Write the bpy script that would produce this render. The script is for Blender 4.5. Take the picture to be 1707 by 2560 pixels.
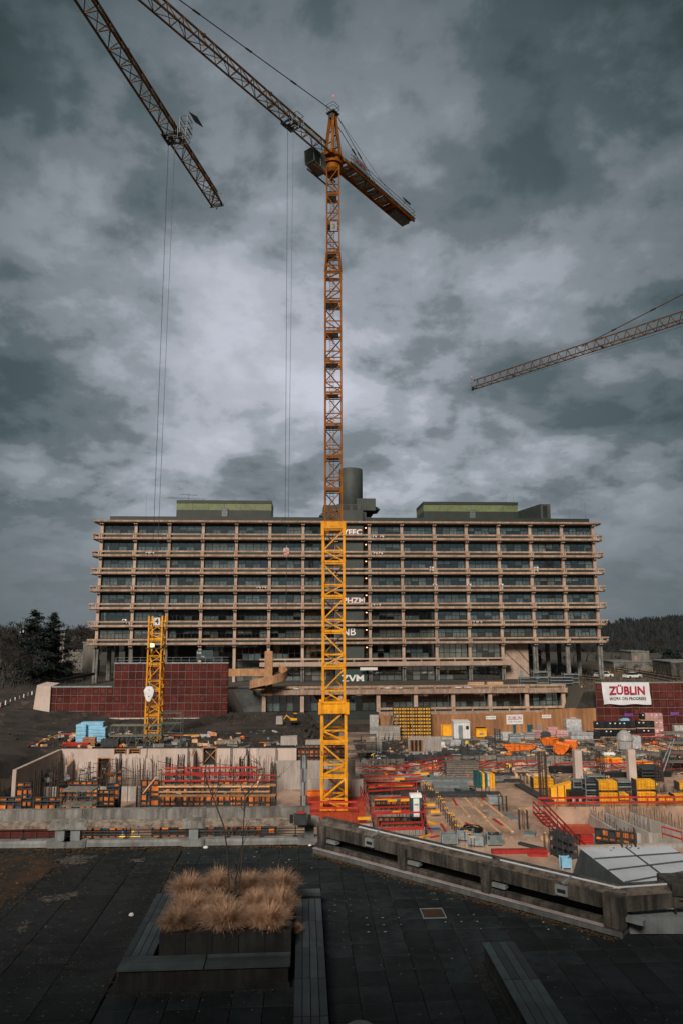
import bpy, bmesh, math, random
from mathutils import Vector, Matrix, Euler
from mathutils.geometry import delaunay_2d_cdt
random.seed(11)
R = math.radians
for o in list(bpy.data.objects): bpy.data.objects.remove(o)
SC = bpy.context.scene
COL = SC.collection
# ------------------------------------------------------------------ camera
PIT, ROLL, FPX = 0.16093, -0.0034757, 1707.0
cp, sp, cr, sr = math.cos(PIT), math.sin(PIT), math.cos(ROLL), math.sin(ROLL)
FWD = Vector((0, cp, sp)); _up = Vector((0, -sp, cp)); _rt = Vector((1, 0, 0))
RX = _rt * cr + _up * sr
UX = _up * cr - _rt * sr
cam = bpy.data.cameras.new('camera'); camo = bpy.data.objects.new('camera', cam); COL.objects.link(camo)
cam.sensor_fit = 'VERTICAL'; cam.sensor_height = 36; cam.lens = 36 * FPX / 2560
cam.clip_start = 0.1; cam.clip_end = 12000
camo.matrix_world = Matrix(((RX.x, UX.x, -FWD.x, 0), (RX.y, UX.y, -FWD.y, 0), (RX.z, UX.z, -FWD.z, 0), (0, 0, 0, 1)))
SC.camera = camo
def ray(x, y): return FWD + RX * ((x - 853.5) / FPX) - UX * ((y - 1280) / FPX)
def G(x, y, z):                       # the ground point at level z seen at photo position x, y
    d = ray(x, y); return d * (z / d.z)
def AT(x, y, Y):                      # the point at distance Y seen at photo position x, y
    d = ray(x, y); return d * (Y / d.y)
# ------------------------------------------------------------------ world
SUN_EL, SUN_AZ = 35, 196              # azimuth clockwise from +Y (behind the camera, a little to the left)
SKY_GAIN = 1.0
W = bpy.data.worlds.new('World'); SC.world = W; W.use_nodes = True
nt = W.node_tree; nt.nodes.clear()
def N(tree, kind, **kw):
    n = tree.nodes.new(kind)
    for k, v in kw.items():
        if k == 'inp':
            for a, b in v.items(): n.inputs[a].default_value = b
        else: setattr(n, k, v)
    return n
def L(tree, a, b): tree.links.new(a, b)
def ramp(tree, fac, stops, interp='EASE'):
    r = N(tree, 'ShaderNodeValToRGB'); cr_ = r.color_ramp; cr_.interpolation = interp
    while len(cr_.elements) < len(stops): cr_.elements.new(0.5)
    for e, (p, c) in zip(cr_.elements, stops):
        e.position = p; e.color = (c, c, c, 1) if isinstance(c, (int, float)) else (*c, 1)
    L(tree, fac, r.inputs[0]); return r.outputs[0]
def mth(tree, op, a, b=None, c=None):
    m = N(tree, 'ShaderNodeMath', operation=op)
    for i, q in enumerate((a, b, c)):
        if q is None: continue
        if isinstance(q, (int, float)): m.inputs[i].default_value = q
        else: L(tree, q, m.inputs[i])
    return m.outputs[0]
def mixc(tree, fac, a, b, blend='MIX'):
    m = N(tree, 'ShaderNodeMix', data_type='RGBA', blend_type=blend)
    for i, q in ((0, fac), (6, a), (7, b)):
        if isinstance(q, (int, float)): m.inputs[i].default_value = q
        elif isinstance(q, tuple): m.inputs[i].default_value = (*q, 1) if len(q) == 3 else q
        else: L(tree, q, m.inputs[i])
    return m.outputs[2]
tc = N(nt, 'ShaderNodeTexCoord'); sep = N(nt, 'ShaderNodeSeparateXYZ'); L(nt, tc.outputs['Generated'], sep.inputs[0])
zc = mth(nt, 'MAXIMUM', sep.outputs[2], 0.0)
den = mth(nt, 'ADD', zc, 0.34)
cx = mth(nt, 'DIVIDE', sep.outputs[0], den); cy = mth(nt, 'DIVIDE', sep.outputs[1], den)
cmb = N(nt, 'ShaderNodeCombineXYZ'); L(nt, cx, cmb.inputs[0]); L(nt, cy, cmb.inputs[1]); cmb.inputs[2].default_value = 0.37
def cloudnoise(scale, detail, rough, off, dist=0.0):
    mp = N(nt, 'ShaderNodeMapping'); L(nt, cmb.outputs[0], mp.inputs[0]); mp.inputs['Location'].default_value = off
    n = N(nt, 'ShaderNodeTexNoise', inp={'Scale': scale, 'Detail': detail, 'Roughness': rough, 'Distortion': dist})
    L(nt, mp.outputs[0], n.inputs['Vector']); return n.outputs[0]
n1 = cloudnoise(2.7, 9, 0.56, (5.6, 2.9, 0), 0.1)
n2 = cloudnoise(6.5, 8, 0.55, (7.3, 0.4, 2), 0.2)
n3 = cloudnoise(1.0, 3, 0.5, (1.3, 5.2, 5))
mass = mth(nt, 'ADD', mth(nt, 'ADD', mth(nt, 'MULTIPLY', n1, 0.55), mth(nt, 'MULTIPLY', n2, 0.25)), mth(nt, 'MULTIPLY', n3, 0.20))
# the thinner, brighter part of the cloud cover that the photograph shows above the roofs
LOBE = ray(840, 1040).normalized()
dt = N(nt, 'ShaderNodeVectorMath', operation='DOT_PRODUCT'); L(nt, tc.outputs['Generated'], dt.inputs[0]); dt.inputs[1].default_value = LOBE
lobe = ramp(nt, dt.outputs['Value'], [(0.0, 0.18), (0.72, 0.12), (0.83, 0.25), (0.92, 0.58), (1.0, 0.88)], 'LINEAR')
shade = ramp(nt, mass, [(0.39, 0.30), (0.455, 0.46), (0.505, 0.74), (0.555, 1.0), (0.63, 1.22)], 'EASE')
lum = mth(nt, 'MULTIPLY', mth(nt, 'MULTIPLY', shade, lobe), 0.205)
# low haze towards the horizon flattens the clouds
hz = ramp(nt, sep.outputs[2], [(0.0, 0.9), (0.08, 0.65), (0.20, 0.0)], 'EASE')
lum = mth(nt, 'ADD', mth(nt, 'MULTIPLY', lum, mth(nt, 'SUBTRACT', 1.0, hz)), mth(nt, 'MULTIPLY', mth(nt, 'MULTIPLY', hz, 0.112), mth(nt, 'ADD', mth(nt, 'MULTIPLY', lobe, 0.75), 0.25)))
tint = ramp(nt, lum, [(0.0, (0.50, 1.0, 1.08)), (0.025, (0.66, 1.0, 1.08)), (0.07, (0.84, 0.985, 1.10)), (0.17, (0.94, 0.985, 1.12))], 'LINEAR')
cl = N(nt, 'ShaderNodeVectorMath', operation='SCALE'); L(nt, tint, cl.inputs[0]); L(nt, lum, cl.inputs[3])
sky = N(nt, 'ShaderNodeTexSky', sky_type='NISHITA', sun_disc=False)
sky.sun_elevation = R(SUN_EL); sky.sun_rotation = R(SUN_AZ); sky.air_density = 1.2; sky.dust_density = 2.0
skb = N(nt, 'ShaderNodeBackground', inp={'Strength': 0.05}); L(nt, sky.outputs[0], skb.inputs[0])
clb = N(nt, 'ShaderNodeBackground', inp={'Strength': SKY_GAIN}); L(nt, cl.outputs[0], clb.inputs[0])
mx = N(nt, 'ShaderNodeMixShader', inp={0: 0.985}); L(nt, skb.outputs[0], mx.inputs[1]); L(nt, clb.outputs[0], mx.inputs[2])
wo = N(nt, 'ShaderNodeOutputWorld'); L(nt, mx.outputs[0], wo.inputs[0])
# ------------------------------------------------------------------ sun
sl = bpy.data.lights.new('sun', 'SUN'); so = bpy.data.objects.new('sun', sl); COL.objects.link(so)
sl.energy = 1.5; sl.angle = R(20); sl.color = (1.0, 0.89, 0.78)
sd = Vector((math.sin(R(SUN_AZ)) * math.cos(R(SUN_EL)), math.cos(R(SUN_AZ)) * math.cos(R(SUN_EL)), math.sin(R(SUN_EL))))
so.rotation_euler = sd.to_track_quat('Z', 'Y').to_euler()
vs = SC.view_settings; vs.view_transform = 'Standard'; vs.look = 'None'; vs.gamma = 1.0; vs.use_curve_mapping = False
vs.exposure = 1.45
SC.cycles.max_bounces = 6; SC.cycles.transparent_max_bounces = 8
# ------------------------------------------------------------------ materials
MATS = {}
def mat(name, c, c2=None, scale=3.0, rough=0.8, bump=0.0, bscale=30.0, streak=0.0, metal=0.0, rvar=0.12, spec=0.5, wet=0.0, spots=None, lo=0.42, hi=0.62):
    m = bpy.data.materials.new(name); m.use_nodes = True; MATS[name] = m
    t = m.node_tree; b = t.nodes['Principled BSDF']
    b.inputs['Roughness'].default_value = rough; b.inputs['Metallic'].default_value = metal
    b.inputs['Specular IOR Level'].default_value = spec
    tcn = N(t, 'ShaderNodeTexCoord'); oi = N(t, 'ShaderNodeObjectInfo')
    off = N(t, 'ShaderNodeVectorMath', operation='SCALE'); L(t, oi.outputs['Location'], off.inputs[0]); off.inputs[3].default_value = 0.37
    ad = N(t, 'ShaderNodeVectorMath', operation='ADD'); L(t, tcn.outputs['Object'], ad.inputs[0]); L(t, off.outputs[0], ad.inputs[1])
    vec = ad.outputs[0]
    nz = N(t, 'ShaderNodeTexNoise', inp={'Scale': scale, 'Detail': 6, 'Roughness': 0.62}); L(t, vec, nz.inputs['Vector'])
    if c2 is None: c2 = tuple(q * 0.72 for q in c)
    col = mixc(t, ramp(t, nz.outputs[0], [(lo, 0.0), (hi, 1.0)], 'LINEAR'), c, c2)
    if streak:
        mp = N(t, 'ShaderNodeMapping'); L(t, vec, mp.inputs[0]); mp.inputs['Scale'].default_value = (5.0, 5.0, 0.35)
        ns = N(t, 'ShaderNodeTexNoise', inp={'Scale': 1.0, 'Detail': 5, 'Roughness': 0.7}); L(t, mp.outputs[0], ns.inputs['Vector'])
        f = mth(t, 'MULTIPLY', ramp(t, ns.outputs[0], [(0.42, 0.0), (0.62, 1.0)], 'LINEAR'), streak)
        col = mixc(t, f, col, tuple(q * 0.22 for q in c2))
    if spots:                           # lichen, splashes, stains
        sc_, thr, scol = spots
        vo = N(t, 'ShaderNodeTexNoise', inp={'Scale': sc_, 'Detail': 2, 'Roughness': 0.5}); L(t, vec, vo.inputs['Vector'])
        col = mixc(t, ramp(t, vo.outputs[0], [(thr, 0.0), (thr + 0.025, 1.0)], 'LINEAR'), col, scol)
    if rvar:
        hv = N(t, 'ShaderNodeHueSaturation'); L(t, col, hv.inputs['Color'])
        L(t, mth(t, 'ADD', mth(t, 'MULTIPLY', oi.outputs['Random'], 2 * rvar), 1 - rvar), hv.inputs['Value']); col = hv.outputs[0]
    L(t, col, b.inputs['Base Color'])
    if wet:
        nw = N(t, 'ShaderNodeTexNoise', inp={'Scale': 0.16, 'Detail': 5, 'Roughness': 0.6}); L(t, vec, nw.inputs['Vector'])
        L(t, ramp(t, nw.outputs[0], [(0.42, rough), (0.56, wet)], 'LINEAR'), b.inputs['Roughness'])
    if bump:
        nb = N(t, 'ShaderNodeTexNoise', inp={'Scale': bscale, 'Detail': 5, 'Roughness': 0.6}); L(t, vec, nb.inputs['Vector'])
        bp = N(t, 'ShaderNodeBump', inp={'Strength': bump, 'Distance': 0.05}); L(t, nb.outputs[0], bp.inputs['Height']); L(t, bp.outputs[0], b.inputs['Normal'])
    return m
def glassmat(name, tintc, strength=1.0):
    m = bpy.data.materials.new(name); m.use_nodes = True; t = m.node_tree; t.nodes.clear(); MATS[name] = m
    g = N(t, 'ShaderNodeBsdfGlossy', inp={'Roughness': 0.03, 'Color': (0.9, 0.95, 1, 1)})
    tr = N(t, 'ShaderNodeBsdfTransparent', inp={'Color': (*tintc, 1)})
    fr = N(t, 'ShaderNodeFresnel', inp={'IOR': 1.6})
    x = N(t, 'ShaderNodeMixShader'); L(t, mth(t, 'ADD', mth(t, 'MULTIPLY', fr.outputs[0], 1.3), 0.17 * strength), x.inputs[0])
    L(t, tr.outputs[0], x.inputs[1]); L(t, g.outputs[0], x.inputs[2])
    o = N(t, 'ShaderNodeOutputMaterial'); L(t, x.outputs[0], o.inputs[0]); return m
def emitmat(name, c, s):
    m = bpy.data.materials.new(name); m.use_nodes = True; b = m.node_tree.nodes['Principled BSDF']; MATS[name] = m
    b.inputs['Base Color'].default_value = (*c, 1); b.inputs['Emission Color'].default_value = (*c, 1); b.inputs['Emission Strength'].default_value = s
mat('peach', (0.47, 0.335, 0.250), (0.33, 0.21, 0.145), 0.7, 0.85, 0.15, 20, 0.5)
mat('peach_smooth', (0.49, 0.365, 0.29), (0.39, 0.275, 0.205), 0.5, 0.85, 0.1, 20, 0.28)
mat('greendark', (0.020, 0.029, 0.023), (0.013, 0.020, 0.016), 0.4, 0.55, 0, rvar=0.05, streak=0.2)
mat('greylead', (0.052, 0.064, 0.058), (0.038, 0.048, 0.044), 0.3, 0.7, 0.05, 10, streak=0.25, rvar=0.05)
mat('greenlight', (0.135, 0.17, 0.075), (0.10, 0.13, 0.05), 0.8, 0.6, rvar=0.08, spots=(2.2, 0.70, (0.25, 0.16, 0.05)))
mat('black', (0.012, 0.013, 0.013), None, 2, 0.5, rvar=0.2)
mat('frameblack', (0.016, 0.020, 0.020), None, 2, 0.4, rvar=0.1)
mat('room', (0.075, 0.08, 0.075), (0.03, 0.033, 0.033), 0.25, 0.9, rvar=0.3)
mat('curtain', (0.82, 0.74, 0.66), (0.70, 0.62, 0.54), 1.2, 0.9, rvar=0.35)
mat('blindgreen', (0.62, 0.68, 0.67), (0.42, 0.47, 0.47), 1.2, 0.9, rvar=0.35)
glassmat('glass', (0.90, 0.94, 0.93), 1.2)
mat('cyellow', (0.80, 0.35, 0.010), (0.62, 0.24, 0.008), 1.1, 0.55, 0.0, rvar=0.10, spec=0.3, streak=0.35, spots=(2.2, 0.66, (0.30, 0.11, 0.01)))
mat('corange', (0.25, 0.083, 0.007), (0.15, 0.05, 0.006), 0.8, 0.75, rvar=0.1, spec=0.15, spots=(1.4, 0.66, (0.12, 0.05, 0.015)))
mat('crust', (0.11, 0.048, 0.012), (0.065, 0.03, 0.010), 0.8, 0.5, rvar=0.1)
mat('steel', (0.055, 0.062, 0.066), (0.035, 0.04, 0.043), 3, 0.5, metal=0.3, rvar=0.2)
mat('galv', (0.26, 0.30, 0.31), (0.17, 0.20, 0.21), 2, 0.5, metal=0.4, rvar=0.2)
mat('cable', (0.03, 0.033, 0.036), None, 2, 0.5, rvar=0)
mat('cabgrey', (0.16, 0.16, 0.15), (0.10, 0.10, 0.10), 1, 0.5)
mat('ballast', (0.20, 0.20, 0.18), (0.13, 0.13, 0.12), 2, 0.9, streak=0.5)
mat('white', (0.72, 0.72, 0.71), (0.60, 0.60, 0.60), 1.5, 0.6, rvar=0.05)
mat('signgrey', (0.20, 0.23, 0.24), (0.16, 0.19, 0.2), 1.5, 0.6, rvar=0.0)
mat('banner', (0.66, 0.67, 0.70), (0.58, 0.59, 0.62), 0.6, 0.7, rvar=0.0)
mat('printred', (0.38, 0.006, 0.03), None, 1, 0.6, rvar=0)
mat('printdark', (0.03, 0.03, 0.035), None, 1, 0.6, rvar=0)
mat('purple', (0.16, 0.05, 0.26), None, 1, 0.6, rvar=0)
mat('brownply', (0.085, 0.017, 0.012), (0.055, 0.011, 0.008), 0.9, 0.8, rvar=0.28, spec=0.2)
mat('brownply2', (0.105, 0.026, 0.020), (0.08, 0.02, 0.016), 2.5, 0.8, rvar=0.3, spec=0.2)
mat('lath', (0.33, 0.28, 0.28), None, 2, 0.7, rvar=0.2)
mat('rustconc', (0.46, 0.25, 0.125), (0.33, 0.17, 0.085), 0.8, 0.85, 0.15, 15, 0.4)
mat('conc', (0.40, 0.365, 0.33), (0.31, 0.275, 0.24), 0.35, 0.9, 0.15, 15, 0.30)
mat('concpink', (0.52, 0.43, 0.38), (0.44, 0.35, 0.30), 0.3, 0.9, 0.1, 15, 0.14)
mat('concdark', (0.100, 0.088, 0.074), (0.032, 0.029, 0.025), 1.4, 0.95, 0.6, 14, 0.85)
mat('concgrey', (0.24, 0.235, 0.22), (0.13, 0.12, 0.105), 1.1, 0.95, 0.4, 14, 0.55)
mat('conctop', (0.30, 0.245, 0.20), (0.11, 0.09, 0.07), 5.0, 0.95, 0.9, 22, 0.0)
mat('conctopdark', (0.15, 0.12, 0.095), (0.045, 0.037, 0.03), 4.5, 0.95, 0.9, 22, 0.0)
mat('skirt', (0.115, 0.125, 0.125), (0.07, 0.076, 0.076), 1.5, 0.9, 0.2, 20, 0.4)
mat('kerb', (0.21, 0.22, 0.215), (0.13, 0.13, 0.125), 1.5, 0.9, 0.3, 20, 0.3)
mat('paintgrey', (0.21, 0.235, 0.24), (0.14, 0.155, 0.16), 1.5, 0.8, 0.1, 20, 0.25)
mat('slab', (0.46, 0.31, 0.225), (0.24, 0.16, 0.115), 0.22, 0.60, 0.15, 6, wet=0.16, rvar=0, spots=(0.9, 0.66, (0.34, 0.27, 0.22)))
mat('earth', (0.040, 0.031, 0.025), (0.012, 0.010, 0.009), 0.35, 0.95, 1.0, 2.5, rvar=0, spots=(0.5, 0.64, (0.075, 0.052, 0.038)))
mat('ground', (0.060, 0.050, 0.036), (0.034, 0.032, 0.024), 0.08, 0.95, 0.6, 3, rvar=0)
mat('grassdry', (0.16, 0.105, 0.06), (0.08, 0.06, 0.035), 0.6, 0.95, 0.8, 6, rvar=0)
mat('orangeply', (0.62, 0.165, 0.016), (0.32, 0.075, 0.01), 2.0, 0.7, rvar=0.55, streak=0.4)
mat('yellow', (0.83, 0.40, 0.012), (0.72, 0.31, 0.01), 2.0, 0.5, rvar=0.12)
mat('skip', (0.75, 0.17, 0.012), (0.55, 0.11, 0.01), 1.5, 0.5, rvar=0.12)
mat('red', (0.42, 0.026, 0.016), (0.30, 0.018, 0.012), 2.0, 0.55, rvar=0.25)
mat('redmesh', (0.45, 0.060, 0.022), (0.33, 0.04, 0.016), 2.0, 0.6, rvar=0.1)
mat('rebar', (0.050, 0.034, 0.026), (0.030, 0.022, 0.018), 4, 0.7, rvar=0.3)
mat('timber', (0.56, 0.35, 0.20), (0.42, 0.25, 0.14), 3, 0.8, rvar=0.25)
mat('timbergrey', (0.19, 0.165, 0.14), (0.12, 0.10, 0.085), 3, 0.85, rvar=0.25)
mat('osb', (0.36, 0.175, 0.075), (0.25, 0.115, 0.05), 1.3, 0.85, rvar=0.2, streak=0.25)
mat('wrapblack', (0.022, 0.026, 0.030), (0.014, 0.016, 0.018), 2, 0.22, 0.5, 9, rvar=0.3)
mat('wrapclear', (0.42, 0.43, 0.44), (0.26, 0.27, 0.28), 2.5, 0.2, 0.6, 9, rvar=0.25)
mat('bags', (0.38, 0.37, 0.36), (0.24, 0.235, 0.23), 4, 0.6, 0.4, 9, rvar=0.35)
mat('bagred', (0.45, 0.26, 0.25), (0.34, 0.16, 0.16), 4, 0.6, 0.4, 9, rvar=0.3)
mat('bluefoam', (0.22, 0.46, 0.62), (0.17, 0.38, 0.54), 1.5, 0.7, rvar=0.1)
mat('teal', (0.012, 0.095, 0.11), None, 2, 0.4, rvar=0.1)
mat('bluepaint', (0.03, 0.12, 0.30), None, 2, 0.5, rvar=0.2)
mat('terrace', (0.0160, 0.022, 0.0245), (0.0070, 0.0102, 0.0112), 2.2, 0.75, 0.5, 26, rvar=0.4, spec=0.3, spots=(6.5, 0.728, (0.30, 0.28, 0.24)))
mat('joint', (0.022, 0.017, 0.008), (0.008, 0.007, 0.005), 2.2, 0.95, 0.5, 30, rvar=0)
mat('asphalt', (0.019, 0.0225, 0.0235), (0.007, 0.0085, 0.009), 1.6, 0.8, 0.8, 60, rvar=0.2, spec=0.3, spots=(13.0, 0.675, (0.12, 0.105, 0.085)))
mat('moss', (0.075, 0.035, 0.010), (0.028, 0.020, 0.007), 3, 0.95, 0.8, 20, rvar=0.3)
mat('slat', (0.046, 0.062, 0.067), (0.028, 0.038, 0.042), 2.5, 0.6, 0.2, 40, rvar=0.4)
mat('planter', (0.024, 0.025, 0.023), (0.010, 0.010, 0.0095), 2.0, 0.9, 0.3, 20, 0.6)
mat('straw', (0.58, 0.37, 0.24), (0.26, 0.14, 0.08), 14, 0.8, rvar=0.28)
mat('strawdark', (0.20, 0.10, 0.05), (0.12, 0.06, 0.03), 9, 0.9, rvar=0.15)
mat('bark', (0.050, 0.042, 0.036), (0.03, 0.026, 0.023), 6, 0.9, rvar=0.1)
mat('barkfar', (0.030, 0.025, 0.022), (0.022, 0.019, 0.017), 6, 0.9, rvar=0.15)
mat('needle', (0.012, 0.024, 0.017), (0.007, 0.014, 0.010), 0.8, 0.8, rvar=0.15)
mat('hill', (0.013, 0.0175, 0.018), (0.010, 0.014, 0.0145), 0.02, 0.95, rvar=0)
mat('foresttwig', (0.013, 0.0175, 0.018), (0.010, 0.014, 0.0145), 0.02, 0.95, rvar=0)
mat('sheet', (0.46, 0.49, 0.53), (0.38, 0.41, 0.45), 0.6, 0.45, 0.05, 4, rvar=0.08)
mat('sheetside', (0.055, 0.070, 0.072), (0.04, 0.052, 0.054), 0.8, 0.6, streak=0.3, rvar=0.05)
mat('concfar', (0.20, 0.185, 0.165), (0.13, 0.12, 0.105), 0.25, 0.9, 0.0, streak=0.4, rvar=0.1)
mat('skin', (0.45, 0.25, 0.17), None, 2, 0.6, rvar=0)
mat('trousers', (0.02, 0.024, 0.035), None, 2, 0.9, rvar=0.2)
mat('vest', (0.80, 0.60, 0.02), (0.70, 0.5, 0.02), 2, 0.7, rvar=0.08)
mat('helmetblue', (0.02, 0.10, 0.32), None, 2, 0.35, rvar=0)
mat('helmetyellow', (0.80, 0.42, 0.01), None, 2, 0.35, rvar=0)
mat('signteal', (0.030, 0.055, 0.060), None, 2, 0.5, rvar=0)
mat('graffgreen', (0.018, 0.055, 0.035), (0.03, 0.04, 0.035), 2, 0.6, rvar=0)
emitmat('lamp', (1.0, 0.70, 0.28), 1.1)
emitmat('beacon', (0.8, 0.06, 0.08), 0.35)
emitmat('warmlamp', (1.0, 0.50, 0.22), 1.2)
# ------------------------------------------------------------------ mesh helpers
class MB:
    def __init__(s): s.v = []; s.f = []
    def add(s, vs, fs):
        n = len(s.v); s.v += [tuple(q) for q in vs]; s.f += [tuple(i + n for i in f) for f in fs]; return s
    def box(s, x0, y0, z0, x1, y1, z1):
        return s.add([(x0,y0,z0),(x1,y0,z0),(x1,y1,z0),(x0,y1,z0),(x0,y0,z1),(x1,y0,z1),(x1,y1,z1),(x0,y1,z1)],
                     [(3,2,1,0),(4,5,6,7),(0,1,5,4),(1,2,6,5),(2,3,7,6),(3,0,4,7)])
    def cbox(s, c, size, rz=0.0, rx=0.0, ry=0.0):
        e = Euler((rx, ry, rz)).to_matrix(); h = Vector(size) / 2; c = Vector(c)
        vs = [c + e @ Vector((h.x*a, h.y*b, h.z*d)) for d in (-1, 1) for a, b in ((-1,-1),(1,-1),(1,1),(-1,1))]
        return s.add(vs, [(3,2,1,0),(4,5,6,7),(0,1,5,4),(1,2,6,5),(2,3,7,6),(3,0,4,7)])
    def bar(s, p, q, w, h=None, n=4, cap=True, w2=None):
        p = Vector(p); q = Vector(q); d = (q - p)
        if d.length < 1e-6: return s
        d.normalize(); u = d.cross(Vector((0, 0, 1)))
        if u.length < 1e-3: u = Vector((1, 0, 0))
        u.normalize(); v = d.cross(u); h = w if h is None else h; k = 1 if w2 is None else w2 / w
        if n == 4: prof = [(-w/2, -h/2), (w/2, -h/2), (w/2, h/2), (-w/2, h/2)]
        else: prof = [(w/2*math.cos(2*math.pi*i/n), h/2*math.sin(2*math.pi*i/n)) for i in range(n)]
        vs = [p + u*a + v*b for a, b in prof] + [q + u*a*k + v*b*k for a, b in prof]
        fs = [(i, (i+1) % n, n + (i+1) % n, n + i) for i in range(n)]
        if cap: fs += [tuple(range(n-1, -1, -1)), tuple(range(n, 2*n))]
        return s.add(vs, fs)
    def prism(s, pts, z0, z1):
        n = len(pts); vs = [(x, y, z0) for x, y in pts] + [(x, y, z1) for x, y in pts]
        return s.add(vs, [(i, (i+1) % n, n + (i+1) % n, n + i) for i in range(n)] + [tuple(range(n-1, -1, -1)), tuple(range(n, 2*n))])
    def profx(s, pts, x0, x1):          # polygon in (y, z) swept along x
        n = len(pts); vs = [(x0, y, z) for y, z in pts] + [(x1, y, z) for y, z in pts]
        return s.add(vs, [(i, n + i, n + (i+1) % n, (i+1) % n) for i in range(n)] + [tuple(range(n)), tuple(range(2*n-1, n-1, -1))])
    def profp(s, pts, path, closed=False):   # polygon in (n, z) swept along a plan path with mitred corners; n to the right of travel
        P = [Vector((a[0], a[1])) for a in path]; m = len(pts); rings = []
        for i, p in enumerate(P):
            d0 = (p - P[i-1]).normalized() if i else None
            d1 = (P[i+1] - p).normalized() if i < len(P)-1 else None
            if d0 is None: d0 = d1
            if d1 is None: d1 = d0
            n0 = Vector((d0.y, -d0.x)); n1 = Vector((d1.y, -d1.x)); b = (n0 + n1).normalized(); k = 1 / max(0.3, b.dot(n0))
            rings.append([(p.x + b.x*k*a, p.y + b.y*k*a, z) for a, z in pts])
        vs = [q for r in rings for q in r]; fs = []
        for i in range(len(P)-1):
            for j in range(m):
                fs.append((i*m + j, i*m + (j+1) % m, (i+1)*m + (j+1) % m, (i+1)*m + j))
        fs += [tuple(range(m-1, -1, -1)), tuple(range((len(P)-1)*m, len(P)*m))]
        return s.add(vs, fs)
    def lathe(s, prof, n=16, c=(0, 0, 0)):
        vs = []; fs = []; m = len(prof)
        for r, z in prof:
            for i in range(n):
                a = 2*math.pi*i/n; vs.append((c[0] + r*math.cos(a), c[1] + r*math.sin(a), c[2] + z))
        for j in range(m-1):
            for i in range(n): fs.append((j*n+i, j*n+(i+1) % n, (j+1)*n+(i+1) % n, (j+1)*n+i))
        fs += [tuple(range(n-1, -1, -1)), tuple(range((m-1)*n, m*n))]
        return s.add(vs, fs)
    def poly(s, pts): return s.add(pts, [tuple(range(len(pts)))])
    def mesh(s, name, m, smooth=False):
        me = bpy.data.meshes.new(name); me.from_pydata(s.v, [], s.f)
        for q in (m if isinstance(m, (list, tuple)) else [m]): me.materials.append(MATS[q])
        if smooth:
            for p in me.polygons: p.use_smooth = True
        me.update(); return me
    def out(s, name, m, parent=None, loc=(0, 0, 0), rz=0.0, smooth=False):
        return link(name, s.mesh(name, m, smooth), parent, loc, rz)
def link(name, me, parent=None, loc=(0, 0, 0), rz=0.0, scale=None):
    o = bpy.data.objects.new(name, me); COL.objects.link(o); o.location = loc; o.rotation_euler = (0, 0, rz)
    if scale: o.scale = scale
    if parent: o.parent = parent
    return o
def tag(o, label=None, cat=None, group=None, kind=None):
    if label: o['label'] = label
    if cat: o['category'] = cat
    if group: o['group'] = group
    if kind or cat: o['kind'] = kind or 'thing'
    return o
def thing(name, label, cat, loc=(0, 0, 0), rz=0.0, group=None):
    return tag(link(name, None, None, loc, rz), label, cat, group)
def dup(o, parent=None):
    c = o.copy(); COL.objects.link(c); c.parent = parent
    for ch in o.children: dup(ch, c)
    return c
ORD = 'first second third fourth fifth sixth seventh eighth ninth tenth eleventh twelfth thirteenth fourteenth fifteenth sixteenth seventeenth eighteenth nineteenth twentieth'.split()
ORD += ['twenty-' + q for q in ORD[:9]] + ['thirtieth'] + ['thirty-' + q for q in ORD[:9]]
def text(name, body, size, m, parent, loc, rot=(R(90), 0, 0), bold=0.0, ext=0.01, align='CENTER', sx=1.0):
    cu = bpy.data.curves.new(name, 'FONT'); cu.body = body; cu.size = size; cu.extrude = ext; cu.offset = bold; cu.align_x = align; cu.align_y = 'CENTER'; cu.resolution_u = 3
    cu.materials.append(MATS[m]); tmp = bpy.data.objects.new(name, cu); COL.objects.link(tmp); bpy.context.view_layer.update()
    me = bpy.data.meshes.new_from_object(tmp.evaluated_get(bpy.context.evaluated_depsgraph_get())); bpy.data.objects.remove(tmp)
    o = link(name, me, parent, loc); o.rotation_euler = rot; o.scale = (sx, 1, 1); return o
SITE, TERR = -19.5, -7.6
# ================================================================== terrain
def smooth(a, b, x):
    t = max(0.0, min(1.0, (x - a) / (b - a))); return t * t * (3 - 2 * t)
def hgt(X, Y):
    rn = random.uniform
    if Y < 128.6 and -36 < X < 78:
        z = -22.8
        if Y > 86.9:
            up = -15.35 + 0.95 * smooth(92, 111, Y) * smooth(-24, -16, X)
            if Y > 116.5: up = -12.75 if X < -18.6 else up - 3.4 * smooth(114, 131, Y)
            k = smooth(-6.5, 0.5, X)
            z = up * (1 - k) + (-19.9) * k + (rn(-.32, .32) if k < .9 and 88 < Y < 114 else 0)
        return z
    if X <= -36 and Y < 116.5:
        return -15.6 + min(4.6, (-36 - X) * 0.14) + rn(-.4, .4) + (1.2 * smooth(100, 60, Y))
    if Y < 146 and -18.6 < X < 45: return -18.5
    if X >= 78 and Y < 128: return -19.5 + min(7, (X - 78) * .3)
    return -12.75 + rn(-.05, .05) - 0.012 * max(0, Y - 250) - (0.02 * max(0, X - 60) if Y < 400 else 0)
xs = [-4000, -2000, -1000, -600, -400, -280, -200, -150, -120] + [-105 + 3 * i for i in range(69)] + [120, 150, 200, 280, 400, 600, 1000, 2000, 4000]
ys = [-600, -200, -60, 0, 20] + [26 + 3 * i for i in range(20)] + [86.4, 87.2, 89, 91.5, 94, 97, 100, 103, 106, 109, 112, 114, 115.9, 116.9, 119, 122, 125, 127.3, 128.3, 131, 135, 140, 145, 147, 152, 160, 170, 185, 200, 230, 270, 330, 420, 600, 900, 1500, 3000, 6000]
g = MB(); g.v = [(x, y, hgt(x, y)) for y in ys for x in xs]; nx = len(xs)
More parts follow.
